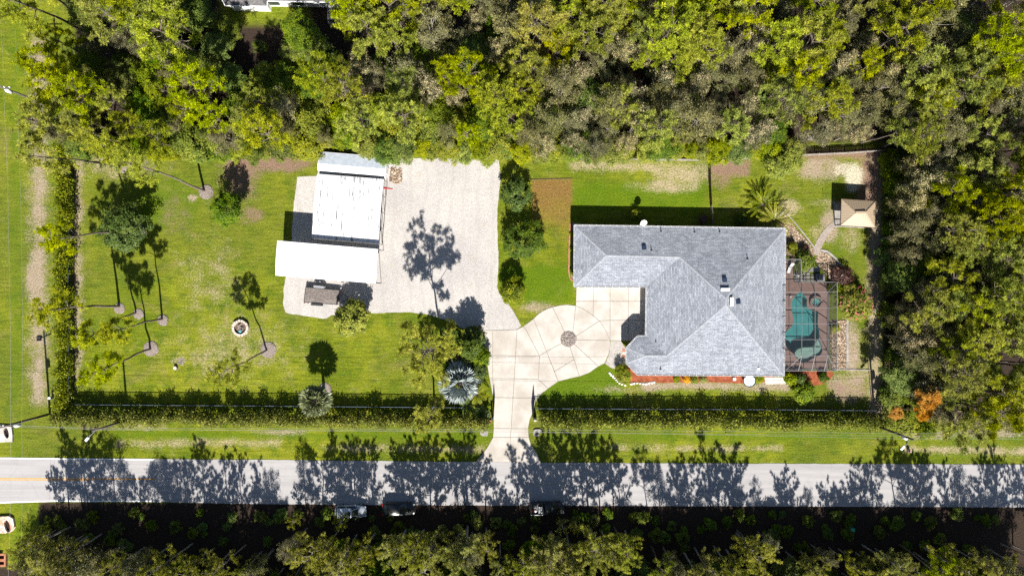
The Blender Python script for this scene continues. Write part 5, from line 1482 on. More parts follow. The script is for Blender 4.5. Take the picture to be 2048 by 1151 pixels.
plant(broadleaf, "broadleaf_tree", "dark pointed tree where the gravel meets the driveway", "tree", (942, 690), dict(seed=58, h=6.4, r=1.75, z0=.05, mat='dark', nc=110, ln=46, L=.28, W=.13, cl=.45))
plant(broadleaf, "garden_shrub", "rounded green shrub between the large pine and the driveway", "shrub", (962, 712), dict(seed=59, h=2.6, r=1.5, z0=.05, mat='broad', nc=60, ln=40, L=.3, W=.13, cl=.4))
for x_, y_, h_, r_, sd_, lab in ((950, 672, 4.2, 1.9, 71, "dense dark tree overhanging the driveway's top corner"), (905, 668, 3.2, 1.5, 72, "dark shrub in the large pine's shade"), (955, 742, 2.4, 1.3, 73, "dark shrub between the silver palm and the driveway"), (890, 738, 2.2, 1.2, 74, "dark shrub west of the silver palm")):
    plant(broadleaf, "broadleaf_tree" if h_ > 4 else "garden_shrub", lab, "tree" if h_ > 4 else "shrub", (x_, y_), dict(seed=sd_, h=h_, r=r_, z0=.05, mat='dark', nc=80, ln=44, L=.28, W=.13, cl=.4))
plant(cycad, "cycad", "yellow-green feathery cycad above the silver palm", "cycad", (921, 716), dict(seed=60, trunk_h=.8, reach=2.0, nf=18, mat='cycad', leafl=.3, lw=.11), names=("trunk", "fronds"))
plant(fan_palm, "silver_palm", "large silver-blue fan palm beside the driveway", "palm", (921, 762), dict(seed=61, trunk_h=1.8, reach=3.3, nl=19, mat='silver', pet=.42), names=("trunk", "fronds"))
plant(fan_palm, "fan_palm", "grey-green fan palm rising over the front hedge", "palm", (649, 790), dict(seed=62, trunk_h=4.4, reach=2.5, nl=24, mat='fan', pet=.42), names=("trunk", "fronds"))
for x, y, h_, L_, sd_, lab in ((955, 784, 1.6, 1.8, 63, "bright green feather palm between silver palm and driveway"), (938, 806, 1.2, 1.5, 64, "dark feather palm just below the silver palm"), (962, 826, 1.1, 1.5, 65, "feather palm by the west gate post"), (966, 846, .9, 1.2, 66, "low feather palm nearest the driveway culvert")):
    plant(cycad, "small_palm", lab, "palm", (x, y), dict(seed=sd_, trunk_h=h_, reach=L_, nf=13, mat='broad' if sd_ != 63 else 'bright', leafl=.45, arch=.75, lw=.10), names=("trunk", "fronds"))
plant(strap_plant, "croton_bush", "small orange-leaved croton beside the feather palms", "shrub", (956, 806), dict(seed=67, nleaf=26, L=.8, W=.16, mat='orange'), names=("stem", "leaves"))
plant(cycad, "cycad", "dark green cycad on the lawn's edge north of the house", "cycad", (1520, 411), dict(seed=68, trunk_h=1.0, reach=2.6, nf=24, mat='hedge', leafl=.30, arch=.35, lw=.13, el0=.75, el1=.35), names=("trunk", "fronds"))
plant(cycad, "cycad", "golden-green cycad by the house's north-east corner", "cycad", (1541, 443), dict(seed=69, trunk_h=1.3, reach=2.9, nf=26, mat='cycad', leafl=.30, arch=.35, lw=.13, el0=.8, el1=.3), names=("trunk", "fronds"))
# shrubs round the house and pool
SH = [(1580, 497, 1.5, .78, 'bright', "clipped round yellow-green ball shrub at the house corner", 60, .16, .10), (1603, 521, 2.2, 1.5, 'broad', "leafy green shrub between stone bed and pool enclosure", 70, .26, .13), (1604, 503, 1.1, .8, 'red_leaf', "dark red shrub in the stone bed by the house", 40, .3, .1),
      (1680, 552, 1.7, 1.5, 'red_leaf', "dark red shrub in the bed by the pool equipment", 60, .36, .12), (1668, 580, 1.6, 1.1, 'broad', "green shrub at the pool enclosure's north-east corner", 50, .3, .12),
      (1577, 757, 1.5, .85, 'bright', "yellow shrub at the house's south-east corner", 50, .2, .12), (1603, 782, 2.2, 1.5, 'broad', "green shrub south of the pool enclosure by the hedge", 70, .28, .12), (1643, 753, 1.2, .75, 'dark', "small dark shrub on the red mulch south of the pool", 40, .2, .1), (1595, 755, 1.6, .8, 'dark', "dark upright shrub on the mulch beside the yellow shrub", 40, .2, .1),
      (1352, 757, .8, .45, 'bright', "first low yellow shrub on the front mulch bed from the porch", 24, .2, .09), (1372, 757, .9, .55, 'orange', "low orange-tinged shrub on the front mulch bed", 26, .2, .09), (1386, 757, 1.0, .6, 'bright', "low green shrub in the middle of the front mulch bed", 28, .2, .09), (1404, 757, .9, .5, 'cycad', "low olive shrub on the front mulch bed", 26, .2, .09), (1516, 757, .9, .65, 'bright', "low yellow shrub beside the mosaic table", 30, .2, .09),
      (1146, 470, .8, .4, 'hedge', "northernmost low shrub in the bed along the west wall", 24, .18, .09), (1146, 500, .8, .42, 'hedge', "middle low shrub in the bed along the west wall", 24, .18, .09), (1146, 545, .9, .45, 'broad', "southernmost low shrub in the bed along the west wall", 24, .18, .09),
      (1668, 655, .9, .6, 'bright', "yellow-green shrub at the top of the stone strip by the pool", 30, .2, .1), (1270, 430, 1.4, .8, 'hedge', "shrub in the shade behind the house by the satellite dish", 40, .22, .1), (1405, 440, 1.0, .7, 'red_leaf', "dark shrub in the shade of the house's north wall", 30, .22, .1), (1480, 440, 1.2, .9, 'dark', "dark shrub north of the house by the cycads", 40, .22, .1),
      (1775, 790, 2.6, 1.9, 'broad', "leafy shrub at the lot's south-east corner", 70, .3, .16), (1800, 840, 2.4, 2.1, 'bright', "pale green creeper mound by the eastern utility pole", 90, .26, .16), (1845, 855, 1.6, 1.6, 'broad', "low mound of creeper east of the eastern utility pole", 60, .26, .16)]
for i, (x, y, h_, r_, mt, lab, nc_, L_, W_l) in enumerate(SH):
    plant(broadleaf, "garden_shrub", lab, "shrub", (x, y), dict(seed=200 + i, h=h_, r=r_, z0=.04, mat=mt, nc=nc_, ln=34, L=L_, W=W_l, cl=.28 * r_ + .1), names=("stem", "foliage"))
b = plant(broadleaf, "garden_shrub", "large lime-yellow clipped shrub at the porch corner", "shrub", (1244, 746), dict(seed=260, h=1.9, r=1.5, z0=.03, mat='bright', nc=90, ln=40, L=.18, W=.09, cl=.35, rx=.75, ry=1.25), names=("stem", "foliage"), rotz=.45)
# plumeria-like bush with pink flowers
w_, c_ = broadleaf(270, 3.2, 2.55, .15, 'bright', 105, 30, .40, .13, .5)
rg_ = np.random.default_rng(271); d = rsph(rg_, 34); d[:, 2] = np.abs(d[:, 2]); C = d * np.array([[2.3, 2.3, 1.45]]) + np.array([[0, 0, 1.85]])
Vf, Ff, lf = leaves(rg_, C, 7, .16, .15, .10, (0, 0, 1), .8, .6, .4)
r = new_plant("flowering_bush", "glossy bush with pink flowers along the pool enclosure", "bush", w_, c_, [("flowers", np_mesh("flowers", Vf, Ff, MAT['pink'], lf))])
for c_ in r.children:
    for d_ in c_.children: d_["kind"] = "stuff"
r.location = P(1699, 605)

# ------------------------------------------------------------------ hedges
def hedge(name, label, pts, width, h, seed, dens=430, hv=.45, mat='hedge', group=None):
    rg = np.random.default_rng(seed); parts = []; w = Wood()
    p0 = P(*pts[0]); t_ = thing(name, label, "hedge", p0, 0, group)
    for (a, b) in zip(pts[:-1], pts[1:]):
        A, B = np.array(P(*a)), np.array(P(*b)); L = np.linalg.norm(B - A); d = (B - A) / L; s = np.array([-d[1], d[0], 0])
        nb = max(2, int(L / .9))
        bu = (np.arange(nb) + .5) / nb * L + rg.uniform(-.2, .2, nb); bh = h + rg.normal(size=nb) * hv * .6; bw = width / 2 * rg.uniform(.62, 1.25, nb)
        bo = rg.normal(size=nb) * .20
        for u, hh in zip(bu, bh):
            q = A + d * u; w.tube(np.array([q, q + [rg.uniform(-.1, .1), rg.uniform(-.1, .1), hh * .5], q + [rg.uniform(-.2, .2), rg.uniform(-.2, .2), hh * .85]]), .035, .012, 4)
        n = int(L * dens * width / 2)
        k = rg.integers(0, nb, n)
        ang = rg.uniform(0, 6.283, n); rr = rg.uniform(0, 1, n) ** .5; zz = rg.uniform(0.02, 1, n) ** .42
        prof = np.where(zz > .55, np.sqrt(np.clip(1 - ((zz - .55) / .47) ** 2, 0, 1)), 1.0)
        pos = A[None] + d[None] * (bu[k] + np.cos(ang) * rr * .75)[:, None] + s[None] * (bo[k] + np.sin(ang) * rr * bw[k] * np.maximum(prof, .35))[:, None]
        pos[:, 2] = zz * bh[k] * (1 + .10 * rg.normal(size=n) * (zz > .8))
        spike = (rg.uniform(0, 1, n) < .05); pos[:, 2] += spike * rg.uniform(0, hv * 1.3, n)
        out = s[None] * np.sin(ang)[:, None] + d[None] * np.cos(ang)[:, None]
        Nn = unit(out * .6 + np.array([[0, 0, .55]]) + rsph(rg, n) * .75); D = unit(np.cross(Nn, rsph(rg, n)) + np.array([[0, 0, .3]])); Sd = unit(np.cross(Nn, D))
        sc = rg.uniform(.7, 1.2, n); V, F = kites(pos, D, Sd, .27 * sc, .15 * sc, .5)
        patch = .5 + .5 * np.sin(bu[k] * .55 + seed) * np.cos(bu[k] * .23 + 1)
        parts.append((V, F, np.clip(rg.uniform(0, .75, n) + .25 * patch * rg.uniform(0, 1, n) + .1 * (zz > .8), 0, 1)))
    V, F, lv = merge(parts); V = V - np.array(p0)
    link("foliage", np_mesh("foliage", V, F, MAT[mat], lv), t_)["kind"] = "stuff"
    w.V = [v - np.array(p0) for v in w.V]; link("stems", w.mesh("stems", MAT['bark']), t_)["kind"] = "stuff"
    return t_
hedge("hedge", "tall front hedge between the west corner and the driveway", [(122, 830), (300, 832), (560, 834), (800, 836), (976, 840)], 2.3, 2.55, 301, 640, .62)
hedge("hedge", "tall front hedge between the driveway and the east wood", [(1080, 837), (1300, 838), (1540, 840), (1765, 842)], 2.3, 2.55, 302, 640, .62)
hedge("hedge", "clipped hedge along the west boundary beside the dirt strip", [(143, 268), (141, 420), (140, 560), (141, 700), (140, 826)], 2.4, 2.4, 303, 560, .30)

# ------------------------------------------------------------------ the woods
proto = {}
def reg(key, name, cat, out):
    r = new_plant(name, "x", cat, out[0], out[1], out[2] if len(out) > 2 else None)
    proto.setdefault(key, []).append(r)
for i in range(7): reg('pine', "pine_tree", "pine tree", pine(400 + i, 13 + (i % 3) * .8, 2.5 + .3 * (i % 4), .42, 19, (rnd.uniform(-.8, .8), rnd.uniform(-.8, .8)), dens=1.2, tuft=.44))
for i in range(2): reg('gold', "pine_tree", "pine tree", pine(420 + i, 12.5, 2.9, .42, 19, (.4, -.3), 'pine_gold', dens=1.2, tuft=.44))
for i in range(6): reg('mela', "paperbark_tree", "tree", paperbark(430 + i, 9.5 + (i % 3), 1.9 + .25 * (i % 3)))
for i in range(4): reg('bloom', "paperbark_tree", "tree", paperbark(440 + i, 9.8 + (i % 2), 2.0 + .2 * (i % 3), .7))
for i in range(4): reg('broad', "broadleaf_tree", "tree", broadleaf(450 + i, 6.5 + i % 2, 2.5, .2, 'broad', 110, 60, .24, .12, .6))
for i in range(4): reg('bright', "broadleaf_tree", "tree", broadleaf(460 + i, 5.0 + i % 2, 2.3, .08, 'bright', 110, 60, .23, .12, .55))
for i in range(3): reg('under', "understorey_shrub", "shrub", broadleaf(470 + i, 2.4, 1.7, .05, 'broad', 44, 30, .30, .16, .5))
for i in range(9): reg('casu', "she_oak", "tree", casuarina(480 + i, [9.0, 10.5, 12.0, 13.5, 15.0, 8.0, 9.5, 11.5, 13.0][i], [1.9, 2.0, 2.3, 2.5, 2.9, 2.0, 1.5, 2.7, 1.8][i]))
for i in range(2): reg('rust', "pine_tree", "tree", pine(490 + i, 8.5, 1.0, .2, 9, (0, 0), 'rust', dens=2.2))
used = {}
LABELS = {'pine': ("yellow-green slash pine in the dense wood", "slash pines of the wood"), 'gold': ("golden-needled slash pine in the dense wood", "golden pines of the wood"), 'mela': ("olive-grey fine-leaved tree in the dense wood", "olive-grey trees of the wood"),
          'bloom': ("cream-blossomed olive tree in the dense wood", "cream-blossomed trees of the wood"), 'broad': ("green broad-leaved tree in the dense wood", "broad-leaved trees of the wood"), 'bright': ("lime-green bushy tree along the wood's edge", "bushy trees of the wood's edge"),
          'under': ("low shaded shrub on the wood's floor", "shrubs of the wood's floor"), 'casu': ("feathery grey-green tree south of the road", "feathery trees south of the road"), 'rust': ("pine with rust-orange dying needles in the east wood", "rust-coloured dying pines")}
WHERE = [(0, 340, "above the west hedge"), (340, 620, "north of the lawn pines"), (620, 800, "behind the shed"), (800, 1010, "behind the gravel yard"), (1010, 1150, "behind the dry brown lawn patch"), (1150, 1420, "north of the house roof"), (1420, 1610, "north of the cycads"), (1610, 1768, "north of the gazebo"), (1768, 3000, "beyond the gazebo")]
def put(kind, px, py, scale=1.0, label=None, group=None, variant=None, zs=1.0):
    v = rnd.randrange(len(proto[kind])) if variant is None else variant
    src = proto[kind][v]
    lab, grp = LABELS[kind]
    if label is None and kind in ('pine', 'gold', 'mela', 'bloom', 'broad', 'bright') and py < 1000:
        for x0, x1, wh in WHERE:
            if x0 <= px < x1: break
        if px > 1768 and py > 300: wh = "level with the gazebo" if py < 480 else "level with the pool" if py < 700 else "by the verge's east end"
        deep = "" if px > 1768 else "at the front of the wood " if py > 210 else "deep in the wood " if py < 110 else "in the middle of the wood "
        lab = lab.replace(" in the dense wood", "").replace(" along the wood's edge", "") + (" in the east wood " if not deep else " ") + deep + wh
        grp = grp + ", " + deep + wh
    lab, grp = label or lab, group or grp
    if lab.startswith("lime-green bush spilling"):
        for x0, x1, wh in WHERE:
            if x0 <= px < x1: break
        lab, grp = lab + " " + wh.replace("behind", "by"), grp + ", " + wh
    if py > 1000:
        wh = "opposite the front hedge's west corner" if px < 400 else "opposite the fan palm" if px < 660 else "behind the parked cars" if px < 860 else "opposite the driveway" if px < 1140 else "opposite the house" if px < 1570 else "opposite the east wood"
        lab, grp = lab + ", " + wh, grp + ", " + wh
    loc, rz = P(px, py), rnd.uniform(0, 6.28)
    sc = (scale, scale, scale * zs)
    if (kind, v) not in used:
        used[(kind, v)] = 1
        src.location = loc; src.rotation_euler = (0, 0, rz); src.scale = sc
        tag(src, lab, None, grp); return src
    return copy_tree(src, loc, rz, sc, lab, grp)

placed = []
def free(x, y, d):
    for a, b, c in placed:
        if (a - x) ** 2 + (b - y) ** 2 < (min(d, c) if True else d) ** 2: return False
    return True
def scatter(n, area, d, chooser, tries=40):
    k = 0
    for _ in range(n * tries):
        if k >= n: break
        x, y = area()
        if not free(x, y, d): continue
        kind, sc = chooser(x, y)
        if kind is None: continue
        placed.append((x, y, d)); put(kind, x, y, sc); k += 1
    return k
def north():
    while True:
        x, y = rnd.uniform(165, 1985), rnd.uniform(15, 312)
        if x > 1760: return x, y
        if y > 300 - 14 * math.sin(x * .01): continue
        if 1600 < x < 1760 and y > 288: continue
        if 430 < x < 760 and y < 150: continue
        if 430 < x < 690 and y < 225 and rnd.random() < .8: continue
        return x, y
def pick_n(x, y):
    # pines gather in patches, fine-leaved trees fill the rest
    f = math.sin(x * .0105 + 1.3) * math.cos(y * .021 + x * .004) + math.sin(x * .023 + y * .017) * .6
    s = rnd.uniform(.72, 1.18)
    u = rnd.random()
    if 430 < x < 690 and y < 225: return ('broad', .7) if u < .5 else ('bright', .8)
    if x < 520:
        return (('pine', s) if u < .52 else ('broad', s) if u < .74 else ('mela', s * .9))
    if y > 225 and x < 1000:
        return (('bright', s * 1.1) if u < .38 else ('broad', s) if u < .58 else ('pine', s * .9) if u < .88 else ('mela', s * .85))
    if f > .25: return (('pine', s) if u < .66 else ('gold', s) if u < .72 else ('bloom', s * .9) if u < .8 else ('mela', s))
    return (('mela', s * 1.05) if u < .48 else ('bloom', s) if u < .70 else ('pine', s * .95) if u < .88 else ('broad', s))
scatter(305, north, 31.5, pick_n)
def east():
    while True:
        x, y = rnd.uniform(1763, 1985), rnd.uniform(300, 822)
        if not (x < 1815 and y > 770): return x, y
def pick_e(x, y):
    u = rnd.random(); s = rnd.uniform(.85, 1.1)
    return (('pine', s) if u < .42 else ('mela', s) if u < .70 else ('bloom', s) if u < .86 else ('broad', s))
scatter(118, east, 30, pick_e)
# wood's edge: low bright bushes on the north boundary
for x in list(range(190, 640, 27)) + list(range(790, 1010, 27)) + list(range(1040, 1420, 30)) + list(range(1430, 1600, 34)):
    put('bright' if rnd.random() < .62 else 'broad', x + rnd.uniform(-8, 8), rnd.uniform(299, 311), rnd.uniform(.6, .95), "lime-green bush spilling over the north boundary", "bushes along the north boundary")
for x, y, s in ((655, 284, .7), (690, 284, .7), (722, 287, .75), (748, 302, .78), (772, 300, .7)):
    put('bright', x, y, s, "bright bush overhanging the shed roof", "bushes behind the shed")
put('bright', 1545, 335, .95, "bright bush standing forward of the north boundary by the wooden fence")
put('bright', 1565, 322, .9, "bright bush with orange flowers at the north boundary near the gazebo")
# neighbour's garden: low growth only
for x, y, s in ((470, 60, .9), (455, 95, 1.1), (520, 78, .8), (440, 140, 1.2), (480, 150, 1.0), (610, 60, 1.2), (630, 85, 1.2), (600, 100, 1.0), (560, 130, 1.0), (650, 110, 1.1), (670, 130, 1.2), (530, 165, 1.0), (590, 160, 1.2), (640, 165, 1.2)):
    put('broad' if rnd.random() < .6 else 'under', x + 3, y + 20, s * .8, "dark shrub in the neighbour's back garden", "shrubs in the neighbour's garden")
for x, y in ((735, 95), (745, 70)): put('pine', x, y, 1.0)
# understorey
for _ in range(120):
    x, y = north() if rnd.random() < .7 else east()
    put('under', x, y, rnd.uniform(.7, 1.4))
for y in range(330, 830, 75): put('under', rnd.uniform(1768, 1785), y, rnd.uniform(.8, 1.2), "dark shrub at the foot of the east wood", "shrubs at the east wood's foot")
# rust-coloured dying trees in the south-east
put('rust', 1782, 784, .95, variant=0, zs=1.1); put('rust', 1744, 806, .62, variant=1, zs=1.3); put('rust', 1788, 812, .7, variant=0, zs=1.2)
for x, y in ((1830, 815), (1870, 820)): put('bloom', x, y, .8)

# south of the road: tall trees whose crowns lean out of the picture and whose shadows cross the asphalt
# tip pixel of the shadow on the road -> height, for a foot on the given pixel row
CAS_H = [9.0, 10.5, 12.0, 13.5, 15.0, 8.0, 9.5, 11.5, 13.0]
def tip(x, yt, yf=1078, v=None, fat=1.0):
    h = (yf - yt) / S * math.tan(SUN_EL)
    u = rnd.random()
    kind = 'casu' if u < .82 else 'mela' if u < .94 else 'pine'
    if kind == 'casu': v = min(range(len(CAS_H)), key=lambda i: abs(CAS_H[i] - h) + rnd.uniform(0, 3)); hh = CAS_H[v]
    elif kind == 'mela': v = rnd.randrange(6); hh = 9.5 + v % 3
    else: v = rnd.randrange(7); hh = 13 + (v % 3) * .8
    s_ = h / hh
    o = put(kind, x + .075 * (yf - yt), yf, 1.0, None if kind == 'casu' else "olive fine-leaved tree in the row south of the road" if kind == 'mela' else "slash pine in the row south of the road", None if kind == 'casu' else "olive trees in the row south of the road" if kind == 'mela' else "pines in the row south of the road", variant=v)
    if kind == 'pine': fat *= 1.1
    o.scale = (s_ * fat, s_ * fat, s_)
row = [(110, 945), (128, 860), (160, 850), (190, 855), (220, 870), (246, 935), (280, 962), (310, 918), (330, 925), (372, 912), (398, 888), (420, 965), (452, 918), (478, 912), (510, 926), (535, 930), (580, 890), (602, 862), (632, 858), (665, 862), (700, 858), (740, 868), (765, 900), (800, 868), (835, 866), (868, 878), (905, 862), (930, 880),
       (962, 915), (990, 950), (1030, 920), (1056, 930), (1090, 870), (1120, 866), (1155, 862), (1188, 880), (1215, 868), (1240, 925), (1288, 912), (1312, 906), (1352, 916), (1376, 918), (1410, 862), (1440, 935), (1465, 945), (1506, 952), (1560, 955), (1585, 950), (1612, 972), (1648, 965), (1668, 975), (1712, 932), (1738, 945), (1784, 898), (1812, 902), (1846, 910), (1885, 935), (1915, 940), (1966, 918), (1988, 908), (2015, 945), (2042, 930)]
for x, yt in row:
    if (560 < x < 965 or 1060 < x < 1250) and rnd.random() < .2: continue
    near = 560 < x < 965 or 1060 < x < 1250 or 1450 < x < 1550 or x < 200
    tip(x, max(yt, 885) if near else yt, rnd.uniform(1050, 1068) if near else rnd.uniform(1086, 1104), None, rnd.uniform(.6, .9))
for _ in range(900):  # mostly unseen rows, added behind the wood's edge to shade its floor
    x = rnd.uniform(85, 2010); y = rnd.uniform(1128, 1262)
    if free(x, y, 21):
        placed.append((x, y, 21))
        k = rnd.random(); hmax = max(7.6, (y - 1022) / S * .93); put('casu' if k < .3 else 'mela' if k < .7 else 'broad', x, y, min(1.5, hmax / (12 if k < .3 else 10 if k < .7 else 6.5)) * rnd.uniform(.85, 1.02), None if k < .3 else "dull green tree added south of the road for shade", None if k < .3 else "mixed trees added south of the road for shade")
# nearer, broad plumes that stand out bright against the dark: crown pixel, height, radius
for k_, (x, y, h_, r_, lab) in enumerate(((120, 1105, 9.5, 3.6, "wide feathery tree at the west end of the south verge, crossed by bare branches"), (625, 1100, 8.0, 2.9, "feathery plume tree south of the road opposite the fan palm"), (700, 1125, 8.5, 3.0, "feathery plume tree behind the silver car"), (800, 1085, 7.5, 2.3, "tufted feathery tree behind the black car"),
        (855, 1120, 8.5, 3.3, "broad feathery tree behind the parked cars"), (930, 1085, 9.0, 2.6, "tall bright feathery tree opposite the driveway's west side"), (1105, 1105, 9.0, 3.4, "bright many-limbed feathery tree behind the pickup"), (1190, 1085, 8.5, 3.6, "feathery tree with a long side limb east of the pickup"), (1135, 1150, 9.5, 3.4, "broad bright feathery tree farthest behind the pickup"), (1500, 1095, 8.0, 2.9, "lone feathery tree in the dark wood opposite the house"),
        (1745, 1130, 6.5, 2.0, "green plume opposite the pool"), (1890, 1120, 8.0, 2.6, "grey feathery tree opposite the east wood"))):
    hc = h_ * .72; f = P(x, y, hc); h_ *= 1.3; out = plume_tree(700 + k_, h_, r_ * 1.1)
    o = new_plant("she_oak", lab, "tree", out[0], out[1]); o.location = (f.x, f.y, 0)
for x in (668, 690, 715, 745, 775, 800, 826, 1068, 1094, 1120):  # trees added to keep sun flecks off the parked vehicles
    put('broad', x, 1086 + rnd.uniform(-5, 5), .62, "dark bushy tree added to shade the parked vehicles", "bushy trees added to shade the parked vehicles")
for x, y, v, s_ in ((1120, 1036, 5, .5), (690, 1030, 5, .5), (600, 1028, 5, .45), (1150, 1038, 6, .45)):
    put('casu', x, y, s_, "slim feathery sapling at the road's edge", "slim saplings at the road's edge", variant=v)
for _ in range(130):
    put('under', rnd.uniform(95, 1990), 1022 + 75 * rnd.random() ** 1.3, rnd.uniform(.28, .6), "dark undergrowth shrub along the road's south verge", "undergrowth south of the road")
for k, lst in proto.items():     # a variant that was never set out must not stay at the origin
    for v, r in enumerate(lst):
        if (k, v) not in used:
            for ch in list(r.children):
                for g_ in list(ch.children): bpy.data.objects.remove(g_)
                bpy.data.objects.remove(ch)
            bpy.data.objects.remove(r)

# ------------------------------------------------------------------ fences and gates
m, t = nt("chain_link"); n = N(t)
tr = n.new("ShaderNodeBsdfTransparent"); df = n.new("ShaderNodeBsdfDiffuse"); df.inputs[0].default_value = (.02, .02, .022, 1)
mx = n.new("ShaderNodeMixShader", i_0=0.35); n.link(tr.outputs[0], mx.inputs[1]); n.link(df.outputs[0], mx.inputs[2]); n.out(mx.outputs[0]); MAT['chain'] = m
m_rail = mat_plain("blue_grey_rail", (.10, .13, .17), .4, .5, .3)
def chain_fence(label, pts, h):
    p0 = P(*pts[0], h); f = thing("chain_link_fence", label, "fence", (p0.x, p0.y, 0))
    for a, b in zip(pts[:-1], pts[1:]):
        A, B = P(*a, h), P(*b, h); L = (B - A).length; k = max(1, int(L / 3.0))
        g = Geo(); g.tube([A, B], .045, 6); g.obj("top_rail", m_rail, f)
        g = Geo(); g.add([Vector((A.x, A.y, .03)), Vector((B.x, B.y, .03)), B, A], [(0, 1, 2, 3)]); g.obj("mesh_panel", MAT['chain'], f)
        for j in range(k):
            q = lerp(A, B, j / k); g = Geo(); g.tube([Vector((q.x, q.y, 0)), Vector((q.x, q.y, h + .05))], .04, 6); g.obj("post", MAT['black'], f)
    return f
chain_fence("black chain-link fence behind the front hedge, west of the driveway", [(150, 808.5), (512, 811), (960, 815)], 1.5)
chain_fence("black chain-link fence behind the front hedge, east of the driveway", [(1072, 816.5), (1536, 818.5), (1753, 820.5)], 1.5)
chain_fence("black chain-link fence inside the west hedge", [(136, 285), (136, 560), (137, 808)], 1.5)
def board_fence(label, pts, h, mat, cat="fence", step=2.4):
    p0 = P(*pts[0], 0); f = thing("board_fence", label, cat, p0)
    for a, b in zip(pts[:-1], pts[1:]):
        A, B = P(*a, 0), P(*b, 0); L = (B - A).length; k = max(1, round(L / step)); d = (B - A).normalized(); nr = Vector((-d.y, d.x, 0)); ang = math.atan2(d.y, d.x)
        for j in range(k):
            q0, q1 = lerp(A, B, j / k), lerp(A, B, (j + 1) / k); g = Geo(); w_ = (q1 - q0).length / 14
            for e in range(14):
                c_ = q0 + d * (w_ * (e + .5)); hh = h + rnd.uniform(-.02, .02); g.box((c_.x, c_.y, hh / 2 + .03), (w_ * .93, .025, hh), ang)
            for z_ in (.4, h - .3): g.box(((q0.x + q1.x) / 2 + nr.x * .04, (q0.y + q1.y) / 2 + nr.y * .04, z_), ((q1 - q0).length, .04, .09), ang)
            g.obj("panel", mat, f)
            g = Geo(); g.box((q0.x, q0.y, (h + .08) / 2), (.1, .1, h + .08), ang); g.obj("post", mat, f)
    return f
board_fence("weathered wooden fence behind the bushes north of the house", [(1005, 316), (1110, 317), (1250, 320), (1415, 322)], 1.3, MAT['fence_wood'])
board_fence("weathered wooden fence north of the gazebo lawn", [(1420, 322), (1600, 312), (1690, 308), (1762, 303)], 1.3, MAT['fence_wood'])
board_fence("low brown wooden fence dividing the back lawn", [(1417, 330), (1418, 370), (1420, 412)], 1.1, MAT['brown_wood'])
board_fence("thin wooden rail fence from the dividing fence to the house", [(1421, 414), (1424, 448)], .9, MAT['fence_wood'])
def gate_leaf(label, hinge, tip, h):
    A, B = P(*hinge), P(*tip); g0 = thing("gate_leaf", label, "gate", A); d = B - A
    for z_ in (.15, h * .55, h): 
        g = Geo(); g.bar(A + Vector((0, 0, z_)), B + Vector((0, 0, z_ + (.0 if z_ < h else -.25))), .06); g.obj("rail", MAT['black'], g0)
    for j in range(17):
        q = A + d * (j / 16); top = h - .25 * j / 16; g = Geo(); g.bar(q + Vector((0, 0, .1)), q + Vector((0, 0, top)), .05 if j not in (0, 16) else .08); g.obj("bar", MAT['black'], g0)
gate_leaf("black metal gate leaf swung open on the driveway's west side", (987.6, 829), (989.5, 792), 1.9)
gate_leaf("black metal gate leaf swung open on the driveway's east side", (1065, 830), (1068.5, 793), 1.9)
gp = thing("gate_keypad", "grey gate operator box beside the driveway's west gate", "gate operator", P(974, 828)); c0 = P(974, 828)
g = Geo(); g.box(c0 + Vector((0, 0, .35)), (.55, .4, .7)); g.obj("housing", MAT['galv'], gp); g = Geo(); g.box(c0 + Vector((.5, .1, .4)), (.5, .3, .12)); g.obj("arm", MAT['dark_metal'], gp)
for x, y, lab in ((985, 832, "dark square gate post at the driveway's west side"), (1068, 832, "dark square gate post at the driveway's east side")):
    q = thing("gate_post", lab, "gate post", P(x, y)); g = Geo(); g.box(P(x, y) + Vector((0, 0, 1.0)), (.22, .22, 2.0)); g.obj("shaft", MAT['dark_metal'], q); g = Geo(); g.box(P(x, y) + Vector((0, 0, 2.03)), (.3, .3, .06), 0, 0, .7); g.obj("cap", MAT['dark_metal'], q)
st = thing("garden_statue", "white statue on a pedestal by the east gate post", "statue", P(1070, 836.5)); c0 = P(1070, 836.5)
g = Geo(); g.box(c0 + Vector((0, 0, .3)), (.45, .45, .6), 0, 0, .85); g.obj("pedestal", MAT['white_conc'], st)
g = Geo(); g.lathe([(.2, .6), (.23, .75), (.15, .95), (.19, 1.15), (.10, 1.28), (.13, 1.4), (.05, 1.52)], c0, 12); g.obj("figure", MAT['white'], st, True)
fp = thing("flower_pot", "small terracotta pot beside the driveway's west edge", "flower pot", P(980, 842)); g = Geo(); g.lathe([(.14, 0), (.2, .3), (.23, .32), (.2, .32), (.17, .2)], P(980, 842), 14); g.obj("pot", MAT['terracotta'], fp); 

